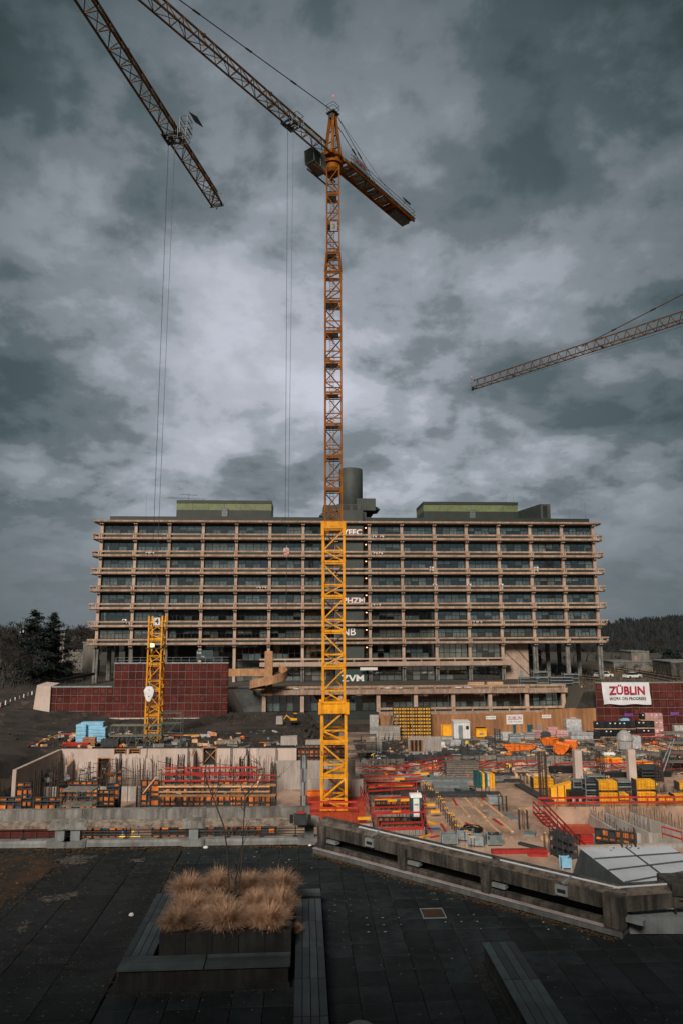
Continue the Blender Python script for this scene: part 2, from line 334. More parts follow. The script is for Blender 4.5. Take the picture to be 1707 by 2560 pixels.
g.f = [(j*nx+i, j*nx+i+1, (j+1)*nx+i+1, (j+1)*nx+i) for j in range(len(ys)-1) for i in range(nx-1)]
gme = g.mesh('ground', ['earth', 'ground'])
for p in gme.polygons:
    c = p.center
    p.material_index = 0 if (c.y < 131 and -62 < c.x < 80 and c.y > 20) else 1
    p.use_smooth = True
tag(link('ground', gme), kind='structure')
# far wooded hill
hm = MB(); HX = [-900 + 60 * i for i in range(50)]; HY = [330, 380, 440, 500, 560, 620, 680, 760, 900, 1200]
def hillz(X, Y):
    k = smooth(340, 700, Y) * (1 - 0.3 * smooth(800, 1300, Y))
    w = smooth(90, 360, X * 700 / max(Y, 500)); w2 = smooth(360, 520, X)
    return -17 + k * (3.0 + 12 * w + 10 * w2 + 2.0 * math.sin(X * .021) + 1.2 * math.sin(X * .057 + 1))
hm.v = [(x, y, hillz(x, y)) for y in HY for x in HX]
hm.f = [(j*50+i, j*50+i+1, (j+1)*50+i+1, (j+1)*50+i) for j in range(len(HY)-1) for i in range(49)]
tag(hm.out('hill', 'hill', smooth=True), kind='structure')
# ================================================================== the long slab building
B0 = Vector((-53.64, 152.22, -4.445)); BY = 0.05829; FH = 3.874; BAY = 7.5
bc, bs = math.cos(BY), math.sin(BY)
bld = thing('university_block', 'long eight storey concrete block with pale balcony bands behind the building site', 'building', B0, BY)
def BL(x, y, t):                     # photo position -> (s, z) on the building plane at depth t
    d = ray(x, y); n = Vector((-bs, bc, 0)); k = (n.dot(B0) + t) / n.dot(d); p = d * k - B0
    return p.x * bc + p.y * bs, p.z
SEND = 15 * BAY
def slabprof(z, t0=-1.35, t1=19.5, th=0.56):
    return [(t0 + .1, z - th/2), (t0, z - th/2 + .12), (t0, z + th/2 - .05), (t0 + .08, z + th/2), (t1, z + th/2), (t1, z - th/2)]
def plate(z, s0, s1, t0, t1, th, ch=0.9):   # a floor plate with cut corners and a bull-nosed edge
    m = MB(); out = lambda g: [(s0+ch-g, t0-g), (s1-ch+g, t0-g), (s1+g, t0+ch-g), (s1+g, t1), (s0-g, t1), (s0-g, t0+ch-g)]
    rings = [out(-.12), out(0), out(0), out(-.08)]; zz = [z-th/2, z-th/2+.14, z+th/2-.07, z+th/2]
    vs = [(a, b, q) for r_, q in zip(rings, zz) for a, b in r_]; fs = []
    for j in range(3):
        for i in range(6): fs.append((j*6+i, j*6+(i+1) % 6, (j+1)*6+(i+1) % 6, (j+1)*6+i))
    fs += [tuple(range(5, -1, -1)), tuple(range(18, 24))]
    return m.add(vs, fs)
for k in range(8):
    plate(k * FH, -1.95, SEND + 1.95, -1.45, 19.8, 0.54 if k < 7 else 0.5).out('balcony_ledge', 'peach', bld)
    # soffit band: the shade under each plate, built as a dark green board
for k in range(7):
    z = k * FH
    m = MB(); m.box(-1.75, -1.38, z + .80, SEND + 1.75, -1.16, z + 1.14); m.box(-1.75, -1.16, z + .82, -1.55, 19.5, z + 1.12); m.box(SEND + 1.55, -1.16, z + .82, SEND + 1.75, 19.5, z + 1.12)
    m.out('balcony_rail', 'peach', bld)
    m = MB(); m.box(-.2, .26, z + .272, SEND + .2, .42, z + 1.2); m.box(-.2, .26, z + 3.02, SEND + .2, .42, z + FH - .272)
    m.box(-.2, .44, z + .272, -.05, 19.3, z + 1.2); m.box(SEND + .05, .44, z + .272, SEND + .2, 19.3, z + 1.2)
    m.out('spandrel_band', 'greendark', bld)
# columns, with paired rail posts and paired beam heads at every floor
post = MB(); post.box(-.36, -1.36, .27, -.08, -1.0, .80).box(.08, -1.36, .27, .36, -1.0, .80); post_me = post.mesh('rail_post', 'peach_smooth')
head = MB(); head.box(-.40, -1.05, -.62, -.06, -.2, -.272).box(.06, -1.05, -.62, .40, -.2, -.272); head_me = head.mesh('beam_head', 'peach_smooth')
for i in range(16):
    s = i * BAY
    m = MB(); m.box(s - .31, -.42, .272, s + .31, .25, 7 * FH - .25); m.out('column', 'peach_smooth', bld)
    for k in range(8):
        if k < 7 and i != 7: link('rail_post', post_me, bld, (s, 0, k * FH))
        link('beam_head', head_me, bld, (s, 0, k * FH))
for k in range(7):
    for s in (-1.55, SEND + 1.55): link('rail_post', post_me, bld, (s, .2, k * FH), scale=(.5, 1, 1))
# inner body that the rooms end on
m = MB(); m.box(.3, 4.6, .272, SEND - .3, 19.2, 7 * FH - .25); m.out('inner_wall', 'room', bld)
PANES = [0]; glaz = MB()
FRAME_CACHE = {}
def window(s0, s1, z0, z1, t, units=4, tran=0.56, curtains=0.35, splits=2, seed=None):
    rnd = random.Random(seed if seed is not None else int(s0 * 100 + z0 * 977))
    w = s1 - s0; h = z1 - z0; key = (round(w, 2), round(h, 2), units, splits, tran)
    if key not in FRAME_CACHE:
        m = MB(); m.box(0, -.05, 0, w, .06, .07).box(0, -.05, h - .07, w, .06, h).box(0, -.045, h * tran - .035, w, .055, h * tran + .035)
        for i in range(units + 1):
            x = min(max(i * w / units, .05), w - .05); m.box(x - .055, -.06, .071, x + .055, .065, h - .071)
        if splits > 1:
            for i in range(units):
                for q in range(1, splits):
                    x = (i + q / splits) * w / units; m.box(x - .03, -.04, .071, x + .03, .05, h * tran - .036)
        FRAME_CACHE[key] = m.mesh('window', 'frameblack')
        p = MB(); u = w / units; p.box(.06, -.012, .075, u - .06, .0, h * tran - .04).box(.06, -.012, h * tran + .04, u - .06, 0, h - .075)
        FRAME_CACHE[key, 'p'] = p.mesh('pane', 'glass')
        c = MB(); n = 12
        for i in range(n):
            a0 = .04 + (u - .08) * i / n; a1 = .04 + (u - .08) * (i + 1) / n; d0 = .03 * (i % 2); d1 = .03 * ((i + 1) % 2)
            c.poly([(a0, d0, 0), (a1, d1, 0), (a1, d1, 1), (a0, d0, 1)])
        FRAME_CACHE[key, 'c'] = c.mesh('curtain', 'curtain'); c2 = MB().box(.05, -.01, 0, u - .05, .01, 1); FRAME_CACHE[key, 'b'] = c2.mesh('blind', 'blindgreen')
    f = link('window', FRAME_CACHE[key], bld, (s0, t, z0)); u = w / units
    kind = rnd.random(); cm = 'c' if rnd.random() < .6 else 'b'
    for i in range(units):
        if PANES[0] < 300:
            link('pane', FRAME_CACHE[key, 'p'], f, (i * u, rnd.uniform(-.004, .004), 0), rnd.uniform(-.006, .006)); PANES[0] += 1
        else:
            glaz.box(s0 + i*u + .06, t - .012, z0 + .075, s0 + (i+1)*u - .06, t, z0 + h * tran - .04); glaz.box(s0 + i*u + .06, t - .012, z0 + h * tran + .04, s0 + (i+1)*u - .06, t, z0 + h - .075)
        if kind < curtains * 1.25 and rnd.random() < .66:
            dr = rnd.choice([1, 1, .95, .6, .45]); o = link('curtain' if cm == 'c' else 'blind', FRAME_CACHE[key, cm], f, (i * u, .12, h * (1 - dr) + .05), 0, (1, 1, h * dr - .1))
        elif rnd.random() < .58:
            link('blind', FRAME_CACHE[key, 'b'], f, (i * u, .14, .05), 0, (1, 1, h * tran * rnd.uniform(.85, 1.0)))
    return f
for k in range(6, -1, -1):
    z = k * FH
    for i in range(15):
        if i == 7: continue
        window(i * BAY + .38, (i + 1) * BAY - .38, z + 1.2, z + 3.02, .34, 4, 0.56, 0.52 if k < 5 else 0.40, 2)
# floor dividers seen through the glass: partitions
part = MB().box(-.06, 1.0, .272, .06, 4.55, FH - .272); pme = part.mesh('room_partition', 'room')
for k in range(7):
    for i in range(16): link('room_partition', pme, bld, (i * BAY, 0, k * FH))
# stair core between the two wings
sc0, _ = BL(838, 1450, -.2); sc1, _ = BL(908, 1450, -.2)
m = MB(); m.box(sc0, -.55, -8.2, sc1, 5, 7 * FH + 1.6); core = m.out('stair_core', 'greylead', bld)
m = MB(); m.box(sc1 - .16, -.62, -8.1, sc1 - .02, -.55, 7 * FH + 1.2)
m.out('core_edge_strip', 'greendark', bld)
for k in range(8):
    z = k * FH - FH if k else -4.2
for k in range(-1, 7):
    z = k * FH
    m = MB(); m.box(sc1 + .15, 1.2, z + .35, 8 * BAY - .4, 1.3, z + 3.3); m.out('recess_wall', 'black', bld)
    m = MB(); m.box(sc1 + .55, .7, z + 2.75, sc1 + .85, .9, z + 2.95); m.out('stair_lamp', 'warmlamp', bld)
    m = MB(); m.box(sc1 + .35, .85, z + 1.3, 8 * BAY - .5, 1.0, z + 1.36).box(sc1 + .35, .85, z + .9, 8 * BAY - .5, 1.0, z + .95); m.out('stair_rail', 'osb', bld)
sNB, zNB = BL(871, 1580, -.56); text('letter_sign', 'NB', 2.35, 'white', bld, (sNB, -.57, zNB), bold=.03, ext=.03)
def graffiti(x, y, body, size, back, sx=1.0, n=0):
    s, z = BL(x, y, -.56)
    text('graffiti', body, size, back, bld, (s, -.565, z), bold=.13 * size / 2, ext=.004, sx=sx)
    text('graffiti', body, size, 'white', bld, (s, -.580, z), bold=.06 * size / 2, ext=.004, sx=sx)
graffiti(881, 1331, 'YEEC', 1.75, 'printred', 1.05); graffiti(884, 1502, 'PHZM', 1.7, 'printred', 1.1)
m = MB(); s, z = BL(884, 1692, -.56)
m.poly([(s - 3.2, -.563, z - 1.5), (s - 1, -.563, z - 1.75), (s + 2.8, -.563, z - 1.3), (s + 3.1, -.563, z + .4), (s + 2.4, -.563, z + 1.5), (s - .4, -.563, z + 1.2), (s - 3, -.563, z + 1.6)]).out('graffiti_ground', 'graffgreen', bld)
graffiti(882, 1697, 'ZVM', 2.1, 'printdark', 1.2)
# parapet and roof structures
m = MB(); m.box(1.4, .4, 7 * FH + .25, SEND - .4, 19, 7 * FH + 1.35); m.out('roof_parapet', 'greendark', bld)
def pent(x0, x1, yt, yb, t, name='plant_room', dep=10):
    s0, zt = BL(x0, yt, t); s1, _ = BL(x1, yt, t); zb = 7 * FH + 1.35
    m = MB(); m.box(s0, t, zb, s1, t + dep, zb + (zt - zb) * .48); o = m.out(name, 'greendark', bld)
    za = zb + (zt - zb) * .48; n = 6; zc_ = zb + (zt - zb) * .84
    for i in range(n):
        MB().box(s0 + (s1-s0)*i/n + .02, t + .05, za + .003, s0 + (s1-s0)*(i+1)/n - .02, t + dep, zc_ - .003).out('cladding_panel', 'greenlight', o)
    MB().box(s0 - .03, t - .05, zc_, s1 + .03, t + dep, zt).out('roof_cap', 'greendark', o)
    return o, s0, s1, zb, zt
o, s0, s1, zb, zt = pent(443, 680, 1250, 1293, 4)
sh, zh = BL(563, 1281, 3.9)
lou = MB().box(sh - .75, 3.75, zh - 1.0, sh + .75, 4.0, zh + 1.0); lo_ = lou.out('louvre', 'steel', o)
for i in range(7): MB().box(sh - .65, 3.69, zh - .9 + i * .27, sh + .65, 3.75, zh - .78 + i * .27).out('slat', 'galv', lo_)
MB().box(s0 + 2, 3.9, zb + .1, s1 - 1, 3.98, zb + .18).out('roof_pipe', 'steel', o)
o2, s0b, s1b, zb2, zt2 = pent(1057, 1293, 1254, 1296, 4)
sh, zh = BL(1180, 1287, 3.9)
lo2 = MB().box(sh - .75, 3.75, zh - 1.0, sh + .75, 4.0, zh + 1.0).out('louvre', 'steel', o2)
for i in range(7): MB().box(sh - .65, 3.69, zh - .9 + i * .27, sh + .65, 3.75, zh - .78 + i * .27).out('slat', 'galv', lo2)
# tank, stair head and hoist room over the core
sa, zt_ = BL(842, 1174, 8); sb, _ = BL(905, 1174, 8); r_ = (sb - sa) / 2 * .92
m = MB(); m.lathe([(r_, 7*FH), (r_, zt_ - .25), (r_ - .05, zt_ - .2), (r_ - .05, zt_)], 40, ((sa + sb) / 2 + .3, 8.2, 0)); tk = m.out('water_tank', 'greylead', bld, smooth=False)
for p in tk.data.polygons: p.use_smooth = len(p.vertices) == 4
sx0, z1 = BL(845, 1272, 0); sx1, _ = BL(906, 1272, 0)
m = MB(); m.box(sx0, -.5, 7*FH + .3, sx1, 4, z1 - .3).box(sx0 - .2, .4, z1 - .3, sx1 - .4, 4.5, z1 + 1.2); m.out('stair_head', 'greylead', bld)
m = MB(); m.box(sx0 + .6, .32, z1 - .1, sx1 - 3.0, .41, z1 + 1.0).box(sx1 - 2.3, .32, z1 - .1, sx1 - 1.3, .41, z1 + 1.0); m.out('stair_head_window', 'black', bld)
s0c, z0c = BL(890, 1292, 4); s1c, ztc = BL(937, 1248, 4)
m = MB(); m.prism([(s0c, 3), (s1c, 3), (s1c, 14), (s0c, 14)], z0c + 1.4, ztc); m.box(s0c, 3.5, 7*FH, s1c - 2.2, 13, z0c + 1.4)
m.add([(s1c, 5, ztc - 1.4), (s1c + 1.3, 5, ztc - 2.2), (s1c, 5, ztc - 2.4), (s1c, 12, ztc - 1.4), (s1c + 1.3, 12, ztc - 2.2), (s1c, 12, ztc - 2.4)], [(0, 1, 4, 3), (1, 2, 5, 4), (0, 2, 1), (3, 4, 5)])
m.out('hoist_room', 'greylead', bld)
s0d, z0d = BL(809, 1295, 6)
m = MB(); m.box(s0d, 6, 7*FH + 1, s0d + 3.2, 13, 7*FH + 5.2).add([(s0d, 6, 7*FH+3.6), (s0d - 1, 6, 7*FH+2.6), (s0d, 6, 7*FH+2.4), (s0d, 11, 7*FH+3.6), (s0d - 1, 11, 7*FH+2.6), (s0d, 11, 7*FH+2.4)], [(0, 3, 4, 1), (1, 4, 5, 2), (0, 1, 2), (3, 5, 4)])
m.out('hoist_room', 'greylead', bld)
lx, lz = BL(909, 1248, 4)
m = MB()
for dx in (0, .35): m.bar((lx + dx, 4, lz - .2), (lx + dx, 4, lz + 1.6), .05)
for i in range(6): m.bar((lx, 4, lz + i * .3), (lx + .35, 4, lz + i * .3), .04)
m.out('roof_ladder', 'galv', bld)
# container on the right of the roof
s0e, _ = BL(1309, 1290, 8); s1e, zte = BL(1374, 1260, 5); smid, _ = BL(1350, 1262, 5)
m = MB(); zb = 7*FH + 1.9; m.prism([(smid, 5), (s1e, 5), (s1e, 8), (smid, 18), (smid - 2.4, 18)], zb, zte); cont = m.out('vent_unit', 'greylead', bld)
MB().box(smid + .5, 4.94, zb + .4, smid + 1.6, 5.0, zte - .4).out('grille', 'black', cont)
m = MB(); m.box(smid - 2.5, 4.2, zb - .3, s1e + .6, 5.5, zb - .02); m.out('vent_deck', 'steel', cont)
# aerial and lightning rods
m = MB(); ax, az = BL(472, 1250, 6); m.bar((ax, 6, zt), (ax, 6, zt + 2.0), .07)
m.bar((ax - 5, 6, zt + .9), (ax + 4, 6, zt + .55), .06); m.bar((ax - 1.8, 6, zt + 1.75), (ax + 2, 6, zt + 1.45), .05)
for i in range(11):
    x = ax - 4.8 + i * .85; zz = zt + .9 - (i * .85) * .039; m.bar((x - .75, 5.4, zz - .35), (x + .75, 6.6, zz + .35), .04)
for i in range(5):
    x = ax - 1.6 + i * .8; m.bar((x - .45, 5.6, zt + 1.75 - i * .06 - .2), (x + .45, 6.4, zt + 1.75 - i * .06 + .2), .04)
m.out('aerial', 'steel', bld)
for x, y in ((368, 1230), (671, 1238), (1264, 1232), (1281, 1224), (1421, 1268), (1460, 1253)):
    s, z = BL(x, y, 6); MB().bar((s, 6, 7*FH + 1.3), (s, 6, z), .05, n=5, w2=.03).out('lightning_rod', 'steel', bld)
# air conditioners on the balconies
acm = MB().box(-.45, -.2, 0, .45, .2, .62).mesh('air_conditioner', 'white'); fan = MB().bar((-.1, -.21, .31), (-.1, -.235, .31), .46, n=14).mesh('fan_guard', 'black')
for x, y in ((372, 1384), (383, 1384), (314, 1548), (323, 1560), (648, 1473), (662, 1468), (935, 1344), (953, 1346), (937, 1386), (950, 1387), (931, 1513), (945, 1513), (1077, 1418), (1077, 1428), (1337, 1417), (1337, 1428), (1186, 1556), (1197, 1556), (1085, 1461), (1170, 1463), (1250, 1463)):
    s, z = BL(x, y + 2, .3); k = round((z - .6) / FH); o = link('air_conditioner', acm, bld, (s, -.25, k * FH + .272 + (0.64 if z - k * FH > 1.0 else 0))); link('fan_guard', fan, o)
# ---- the two glazed storeys under the slab
PZ = -8.35                                        # podium level, local
sA, _ = BL(655, 1660, -1.3); sZ, zmb = BL(1279, 1662, -1.3)
plate(-4.62, 4.75 * BAY, sZ, -1.5, 6, .95, .15).out('balcony_ledge', 'peach_smooth', bld)
m = MB().box(4.75 * BAY, -1.4, -3.62, sZ - .25, -1.18, -3.28); m.out('balcony_rail', 'peach_smooth', bld)
i = 5
while i * BAY < sZ:
    for d in (0, .5): link('rail_post', post_me, bld, ((i + d) * BAY if d else i * BAY, 0, -4.42), scale=(1 if not d else .35, 1, 1))
    i += 1
for i in range(3, 13):
    s = i * BAY
    if i not in (7,):
        m = MB(); m.box(s - .31, -.42, -4.14 if i > 4 else PZ, s + .31, .25, -.272); m.out('column', 'peach_smooth', bld)
        if i > 4:
            m = MB(); m.box(s - .38, -.5, PZ, s - .08, .1, -5.1); m.box(s + .08, -.5, PZ, s + .38, .1, -5.1); m.out('column', 'concgrey', bld)
            link('beam_head', head_me, bld, (s, 0, -4.82))
for i in range(4, 12):
    if i == 7: continue
    window(i * BAY + .38, (i + 1) * BAY - .38, -3.75, -.35, .72, 5, .45, .75, 1)
    window(i * BAY + .42, (i + 1) * BAY - .42, PZ + .1, -5.1, .72, 4, .36, .15, 1)
MB().box(3.6 * BAY, 5, PZ, sZ - .5, 18, -.28).out('inner_wall', 'room', bld)
window(3 * BAY + .38, 4 * BAY - .38, -3.0, -.4, 3.4, 4, .4, .1, 1); window(3 * BAY + .38, 4 * BAY - .38, PZ, -3.1, 3.4, 4, .4, .1, 1)
MB().box(0.5 * BAY, 10, PZ, 3.0 * BAY, 18, -.28).out('inner_wall', 'greendark', bld)
# open pilotis at both ends
for i in (0, 1, 2):
    for t in (0, 6.5, 13):
        s = i * BAY + (1.1 if t else 0); m = MB()
        if i == 0 and t == 0: m.box(-.5, -.4, PZ, -.04, .2, -.272); m.box(.1, -.4, PZ, .55, .2, -.272)
        else: m.box(s - .42, t - .3, PZ, s + .42, t + .3, -.272)
        m.out('column', 'concgrey', bld)
for i in (13, 14, 15):
    for t in (0, 7, 14):
        s = i * BAY - (0.3 * t if t else 0); m = MB()
        if t == 0 and i != 14: m.box(s - .5, -.4, PZ, s - .06, .25, -.272); m.box(s + .08, -.4, PZ, s + .5, .25, -.272)
        else: m.box(s - .42, t - .3, PZ, s + .42, t + .3, -.272)
        m.out('column', 'concgrey', bld)
# raked lecture hall wall under the right end
s0w, _ = BL(1259, 1650, 1.5); s1w, _ = BL(1320, 1650, 1.5)
m = MB().box(s0w, 1.4, PZ, s1w, 9, -.28); lw = m.out('lecture_hall_wall', 'peach_smooth', bld)
m = MB(); m.bar((s0w, 1.37, -2.0), (s1w, 1.37, -7.4), .12).bar((s0w + 2.0, 1.37, -.4), (s1w, 1.37, -4.6), .12); m.out('groove', 'black', lw)
MB().box(s0w + 3.4, 1.3, PZ, s0w + 4.2, 1.39, PZ + 1.9).out('door', 'signgrey', lw)
sg, zg = BL(1330, 1668, 8); MB().box(sg - .5, 8, PZ, sg + 2.2, 14, -2).out('glass_lobby', 'greendark', bld)
MB().box(sg - .5, 7.8, -3.3, sg + 2.4, 7.98, -3.1).out('lobby_light', 'white', bld)
text('letter_sign', 'NB 03', 1.0, 'frameblack', bld, (BL(1210, 1672, .6)[0], .60, BL(1210, 1672, .6)[1]), ext=.02)
s, z = BL(506, 1637, -.6); MB().box(s - 1.2, -.75, z - .9, s + 2.4, -.65, z + 1.0).out('information_board', 'signteal', bld); text('letter_sign', 'NB', .7, 'white', bld, (s - .6, -.78, z + .4)); text('letter_sign', 'Ruhr', .35, 'white', bld, (s + .2, -.78, z - .35))
s, z = BL(921, 1672, -2); MB().box(s - 1.9, -2.0, z - .3, s + 1.9, -1.9, z + .3).out('fascia_sign', 'white', bld)
# ---- podium and the lower wing in front
LT = -19.5
s6 = BL(661, 1740, LT)[0]; sR = BL(1404, 1740, LT)[0]; LB = (sR - s6) / 8
pod = thing('podium_wing', 'low concrete wing with glazed bays and planted terrace in front of tall block', 'building', B0, BY)
bld_keep, bld = bld, pod
MB().box(-6, LT + 1.2, -20, SEND + 8, 40, PZ - .06).out('podium_core', 'room', pod)
MB().box(s6 - .8, LT - .2, PZ - .06, sR + .8, 40, PZ).out('terrace_deck', 'concdark', pod)
m = MB().box(s6 - .6, LT - 1.2, PZ - .75, sR + .7, LT + 1, PZ + .12); m.out('parapet_beam', 'peach', pod)
m = MB().box(s6 - .6, LT - 1.0, PZ + .45, sR + .5, LT - .75, PZ + .82); m.out('parapet_rail', 'peach', pod)
zlo = BL(1100, 1788, LT)[1]
m = MB().box(s6 + 3 * LB, LT - 1.2, zlo - .1, sR + .7, LT + .2, zlo + .85); m.out('parapet_beam', 'peach', pod)
m = MB().box(s6 + 3 * LB, LT - 1.1, zlo + 1.25, sR + .6, LT - .85, zlo + 1.65); m.out('parapet_rail', 'peach', pod)
pp = MB().box(-.3, LT - 1.05, 0, -.08, LT - .7, .4).box(.08, LT - 1.05, 0, .3, LT - .7, .4).mesh('rail_post', 'peach_smooth')
pp1 = MB().box(-.1, LT - 1.05, 0, .1, LT - .75, .4).mesh('rail_post', 'peach_smooth')
for i in range(9):
    s = s6 + i * LB
    MB().box(s - .36, LT - .75, zlo + .85, s + .36, LT - .1, PZ - .75).out('column', 'peach_smooth', pod)
    link('rail_post', pp, pod, (s, 0, PZ + .08)); link('rail_post', pp1, pod, (s + LB / 2, 0, PZ + .08))
    if i >= 3: link('rail_post', pp, pod, (s, 0, zlo + .85)); link('rail_post', pp1, pod, (s + LB / 2, 0, zlo + .85))
    if i < 8: window(s + .4, s + LB - .4, zlo + .9, PZ - .85, LT + .9, 5, .5, .25, 1)
for i in range(2, 6): window(s6 + i * LB + .2, s6 + (i + 1) * LB - .2, zlo - 3.2, zlo - .15, LT + 1.1, 4, .6, .1, 1)
MB().box(s6 - .3, LT + .98, zlo - 3.4, sR, LT + 1.18, zlo + .88).out('spandrel_band', 'greendark', pod)
# set back wing ends: left between spiral stair and brown wall, right beside the banner wall
def endwing(x0, x1, yb, yt):
    s0, _ = BL(x0, 1740, LT + 3); s1, _ = BL(x1, 1740, LT + 3)
    MB().box(s0, LT + 3, PZ - .75, s1, LT + 8, PZ - .2).out('parapet_beam', 'concpink', pod)
    MB().box(s0, LT + 3.1, zlo - 2.6, s1, LT + 8, zlo + 1.0).out('spandrel_band', 'greendark', pod)
    MB().box(s0, LT + 3.1, PZ - 1.9, s1, LT + 8, PZ - .76).out('spandrel_band', 'greendark', pod)
    window(s0, s1, zlo + 1.02, PZ - 1.92, LT + 3.3, 5, .62, .2, 1)
    MB().box(s0, LT + 4.5, zlo, s1, LT + 8, PZ - 1).out('inner_wall', 'room', pod)
endwing(555, 655, 0, 0); endwing(1412, 1492, 0, 0)
glaz_o = glaz.out('glazing', 'glass', bld_keep); glaz_o['kind'] = 'stuff'
# ---- spiral ramp stair beside the brown wall
C0 = AT(672, 1700, 134); spz = -13.0
sp_ = thing('spiral_stair', 'rust stained concrete spiral stair winding round a tall pier', 'stair', (C0.x, C0.y, spz))
MB().box(-.75, -.4, -.6, .75, .4, AT(668, 1628, 134).z - spz).out('pier', 'rustconc', sp_)
def ribbon(a0, a1, z0, z1, r, hh, th, n, name, mt):
    m = MB(); vs = []
    for i in range(n + 1):
        k = i / n; a = a0 + (a1 - a0) * k; z = z0 + (z1 - z0) * k
        for rr, zz in ((r, 0), (r, hh), (r - th, hh), (r - th, 0)): vs.append((rr * math.cos(a), rr * math.sin(a), z + zz))
    fs = []
    for i in range(n):
        for j in range(4): fs.append((i*4+j, (i+1)*4+j, (i+1)*4+(j+1) % 4, i*4+(j+1) % 4))
    fs += [(3, 2, 1, 0), tuple(range(n*4, n*4+4))]
    m.add(vs, fs); return m.out(name, mt, sp_, smooth=False)
ribbon(R(60), R(-165), 3.4, .7, 3.6, 1.5, .25, 28, 'balustrade', 'rustconc')
ribbon(R(60), R(-165), 3.35, .65, 3.4, .25, 2.6, 28, 'stair_flight', 'concdark')
ribbon(R(-165), R(-260), .7, -.6, 3.6, .9, .25, 14, 'balustrade', 'rustconc')
m = MB().box(-8.6, 1.0, 2.9, -.5, 1.3, 4.3); m.box(-8.6, 1.3, 2.9, -.5, 3.0, 3.15); m.out('landing_bridge', 'rustconc', sp_)
m = MB().prism([(-10, .2), (-8.6, 1.0), (-8.6, 3), (-10, 3)], 1.9, 4.0); m.out('landing_bridge', 'rustconc', sp_)
bld = bld_keep
# weeds on the podium edge
wd = MB(); rr = random.Random(4)
for i in range(900):
    s = rr.uniform(s6, sR); t = LT + rr.uniform(.9, 2.2); h = rr.uniform(.2, .75); x = s * bc - t * bs + B0.x; y = s * bs + t * bc + B0.y; z = B0.z + PZ
    wd.poly([(x - .05, y, z), (x + .05, y, z), (x + rr.uniform(-.3, .3), y + rr.uniform(-.2, .2), z + h)])
tag(wd.out('dry_weeds', 'grassdry'), 'dry brown weeds growing along the podium edge', 'weeds', kind='stuff')
# ================================================================== tower cranes
def mast_section(par, z0, z1, w, ch, br, mt, cx=0, cy=0, name='mast_section', flip=False, ladder=True, plat=False, w_top=None):
    m = MB(); h = w / 2; ht = (w_top or w) / 2
    cs = [(-1, -1), (1, -1), (1, 1), (-1, 1)]
    def pt(i, z):
        k = (z - z0) / (z1 - z0); q = h + (ht - h) * k; return (cx + cs[i][0] * q, cy + cs[i][1] * q, z)
    for i in range(4): m.bar(pt(i, z0), pt(i, z1), ch, ch)
    zm = z0 + (z1 - z0) * .36
    for a in range(4):
        b = (a + 1) % 4
        for z in (z0 + .12, zm, z1 - .12): m.bar(pt(a, z), pt(b, z), br if z != z0 + .12 else br * 1.5, br if z != z0 + .12 else br * 1.8, cap=False)
        A, Bq = (a, b) if (flip ^ (a % 2 == 1)) else (b, a)
        m.bar(pt(A, z0 + .15), pt(Bq, zm), br, br, cap=False); m.bar(pt(Bq, zm), pt(A, z1 - .15), br, br, cap=False)
    o = m.out(name, mt, par)
    for i in range(4):
        if ch > .2: MB().cbox(pt(i, z0 + .25), (ch * 1.25, ch * 1.25, .4)).out('splice_plate', mt, o)
    if ladder:
        l = MB(); lx = cx - w * .20; ly = cy + w * .12
        for d in (0, .4): l.bar((lx + d, ly, z0), (lx + d, ly, z1), .045, cap=False)
        z = z0 + .15
        while z < z1: l.bar((lx, ly, z), (lx + .4, ly, z), .03, cap=False); z += .3
        for z in (z0 + .8, z0 + 1.9, z0 + 3.0):
            pts = [(lx + .2 + .38 * math.cos(a), ly - .38 * math.sin(a) * 1.5, z) for a in [R(180 - 36 * q) for q in range(6)]]
            for p, q in zip(pts, pts[1:]): l.bar(p, q, .03, cap=False)
        l.out('ladder', mt if mt != 'cyellow' else 'steel', o)
    if plat: MB().box(cx - h + .1, cy - h + .2, z0 - .04, cx + h - .3, cy + h - .2, z0 + .02).out('platform', 'galv', o)
    return o
def jib(par, p0, d, L0, L1, z, w, h, step, ch, br, mt, taper_tip=None):
    """triangular lattice boom: two bottom chords, one top chord; sections of four panels are parts"""
    n_ = Vector((-d.y, d.x, 0)); u = L0; sec = 0
    P = lambda u_, s_, z_: p0 + d * u_ + n_ * (s_ * w / 2) + Vector((0, 0, z_ - p0.z))
    while u < L1 - .1:
        m = MB(); ue = min(u + step * 5, L1)
        hh = h
        for s_ in (-1, 1): m.bar(P(u, s_, z), P(ue, s_, z), ch, ch)
        m.bar(P(u, 0, z + hh), P(ue, 0, z + hh), ch * 1.1, ch * 1.1)
        x = u; k = 0
        while x < ue - .05:
            xe = min(x + step, ue); xm = (x + xe) / 2
            m.bar(P(x, -1, z), P(x, 1, z), br, br, cap=False)
            a = -1 if k % 2 else 1
            m.bar(P(x, a, z), P(xe, -a, z), br * .8, br * .8, cap=False)
            for s_ in (-1, 1):
                m.bar(P(x, s_, z), P(xm, 0, z + hh), br, br, cap=False); m.bar(P(xm, 0, z + hh), P(xe, s_, z), br, br, cap=False)
            x = xe; k += 1
        o = m.out('jib_section', mt, par)
        MB().cbox(P(u + .15, 0, z + hh), (.25, .25, .34), math.atan2(d.y, d.x)).out('jib_pin', mt, o)
        if sec % 2: MB().bar(P(u, -1, z + .25), P(u, 1, z + .25), br * 1.6).out('jib_spreader', mt, o)
        u = ue; sec += 1
    m = MB()
    m.bar(P(L0, .2, z + .35), P(L1 - .3, .2, z + .35), .03, n=3, cap=False).bar(P(L0, -.25, z + .3), P(L1 - .3, -.25, z + .3), .03, n=3, cap=False)
    m.out('trolley_rope', 'cable', par)
    return P
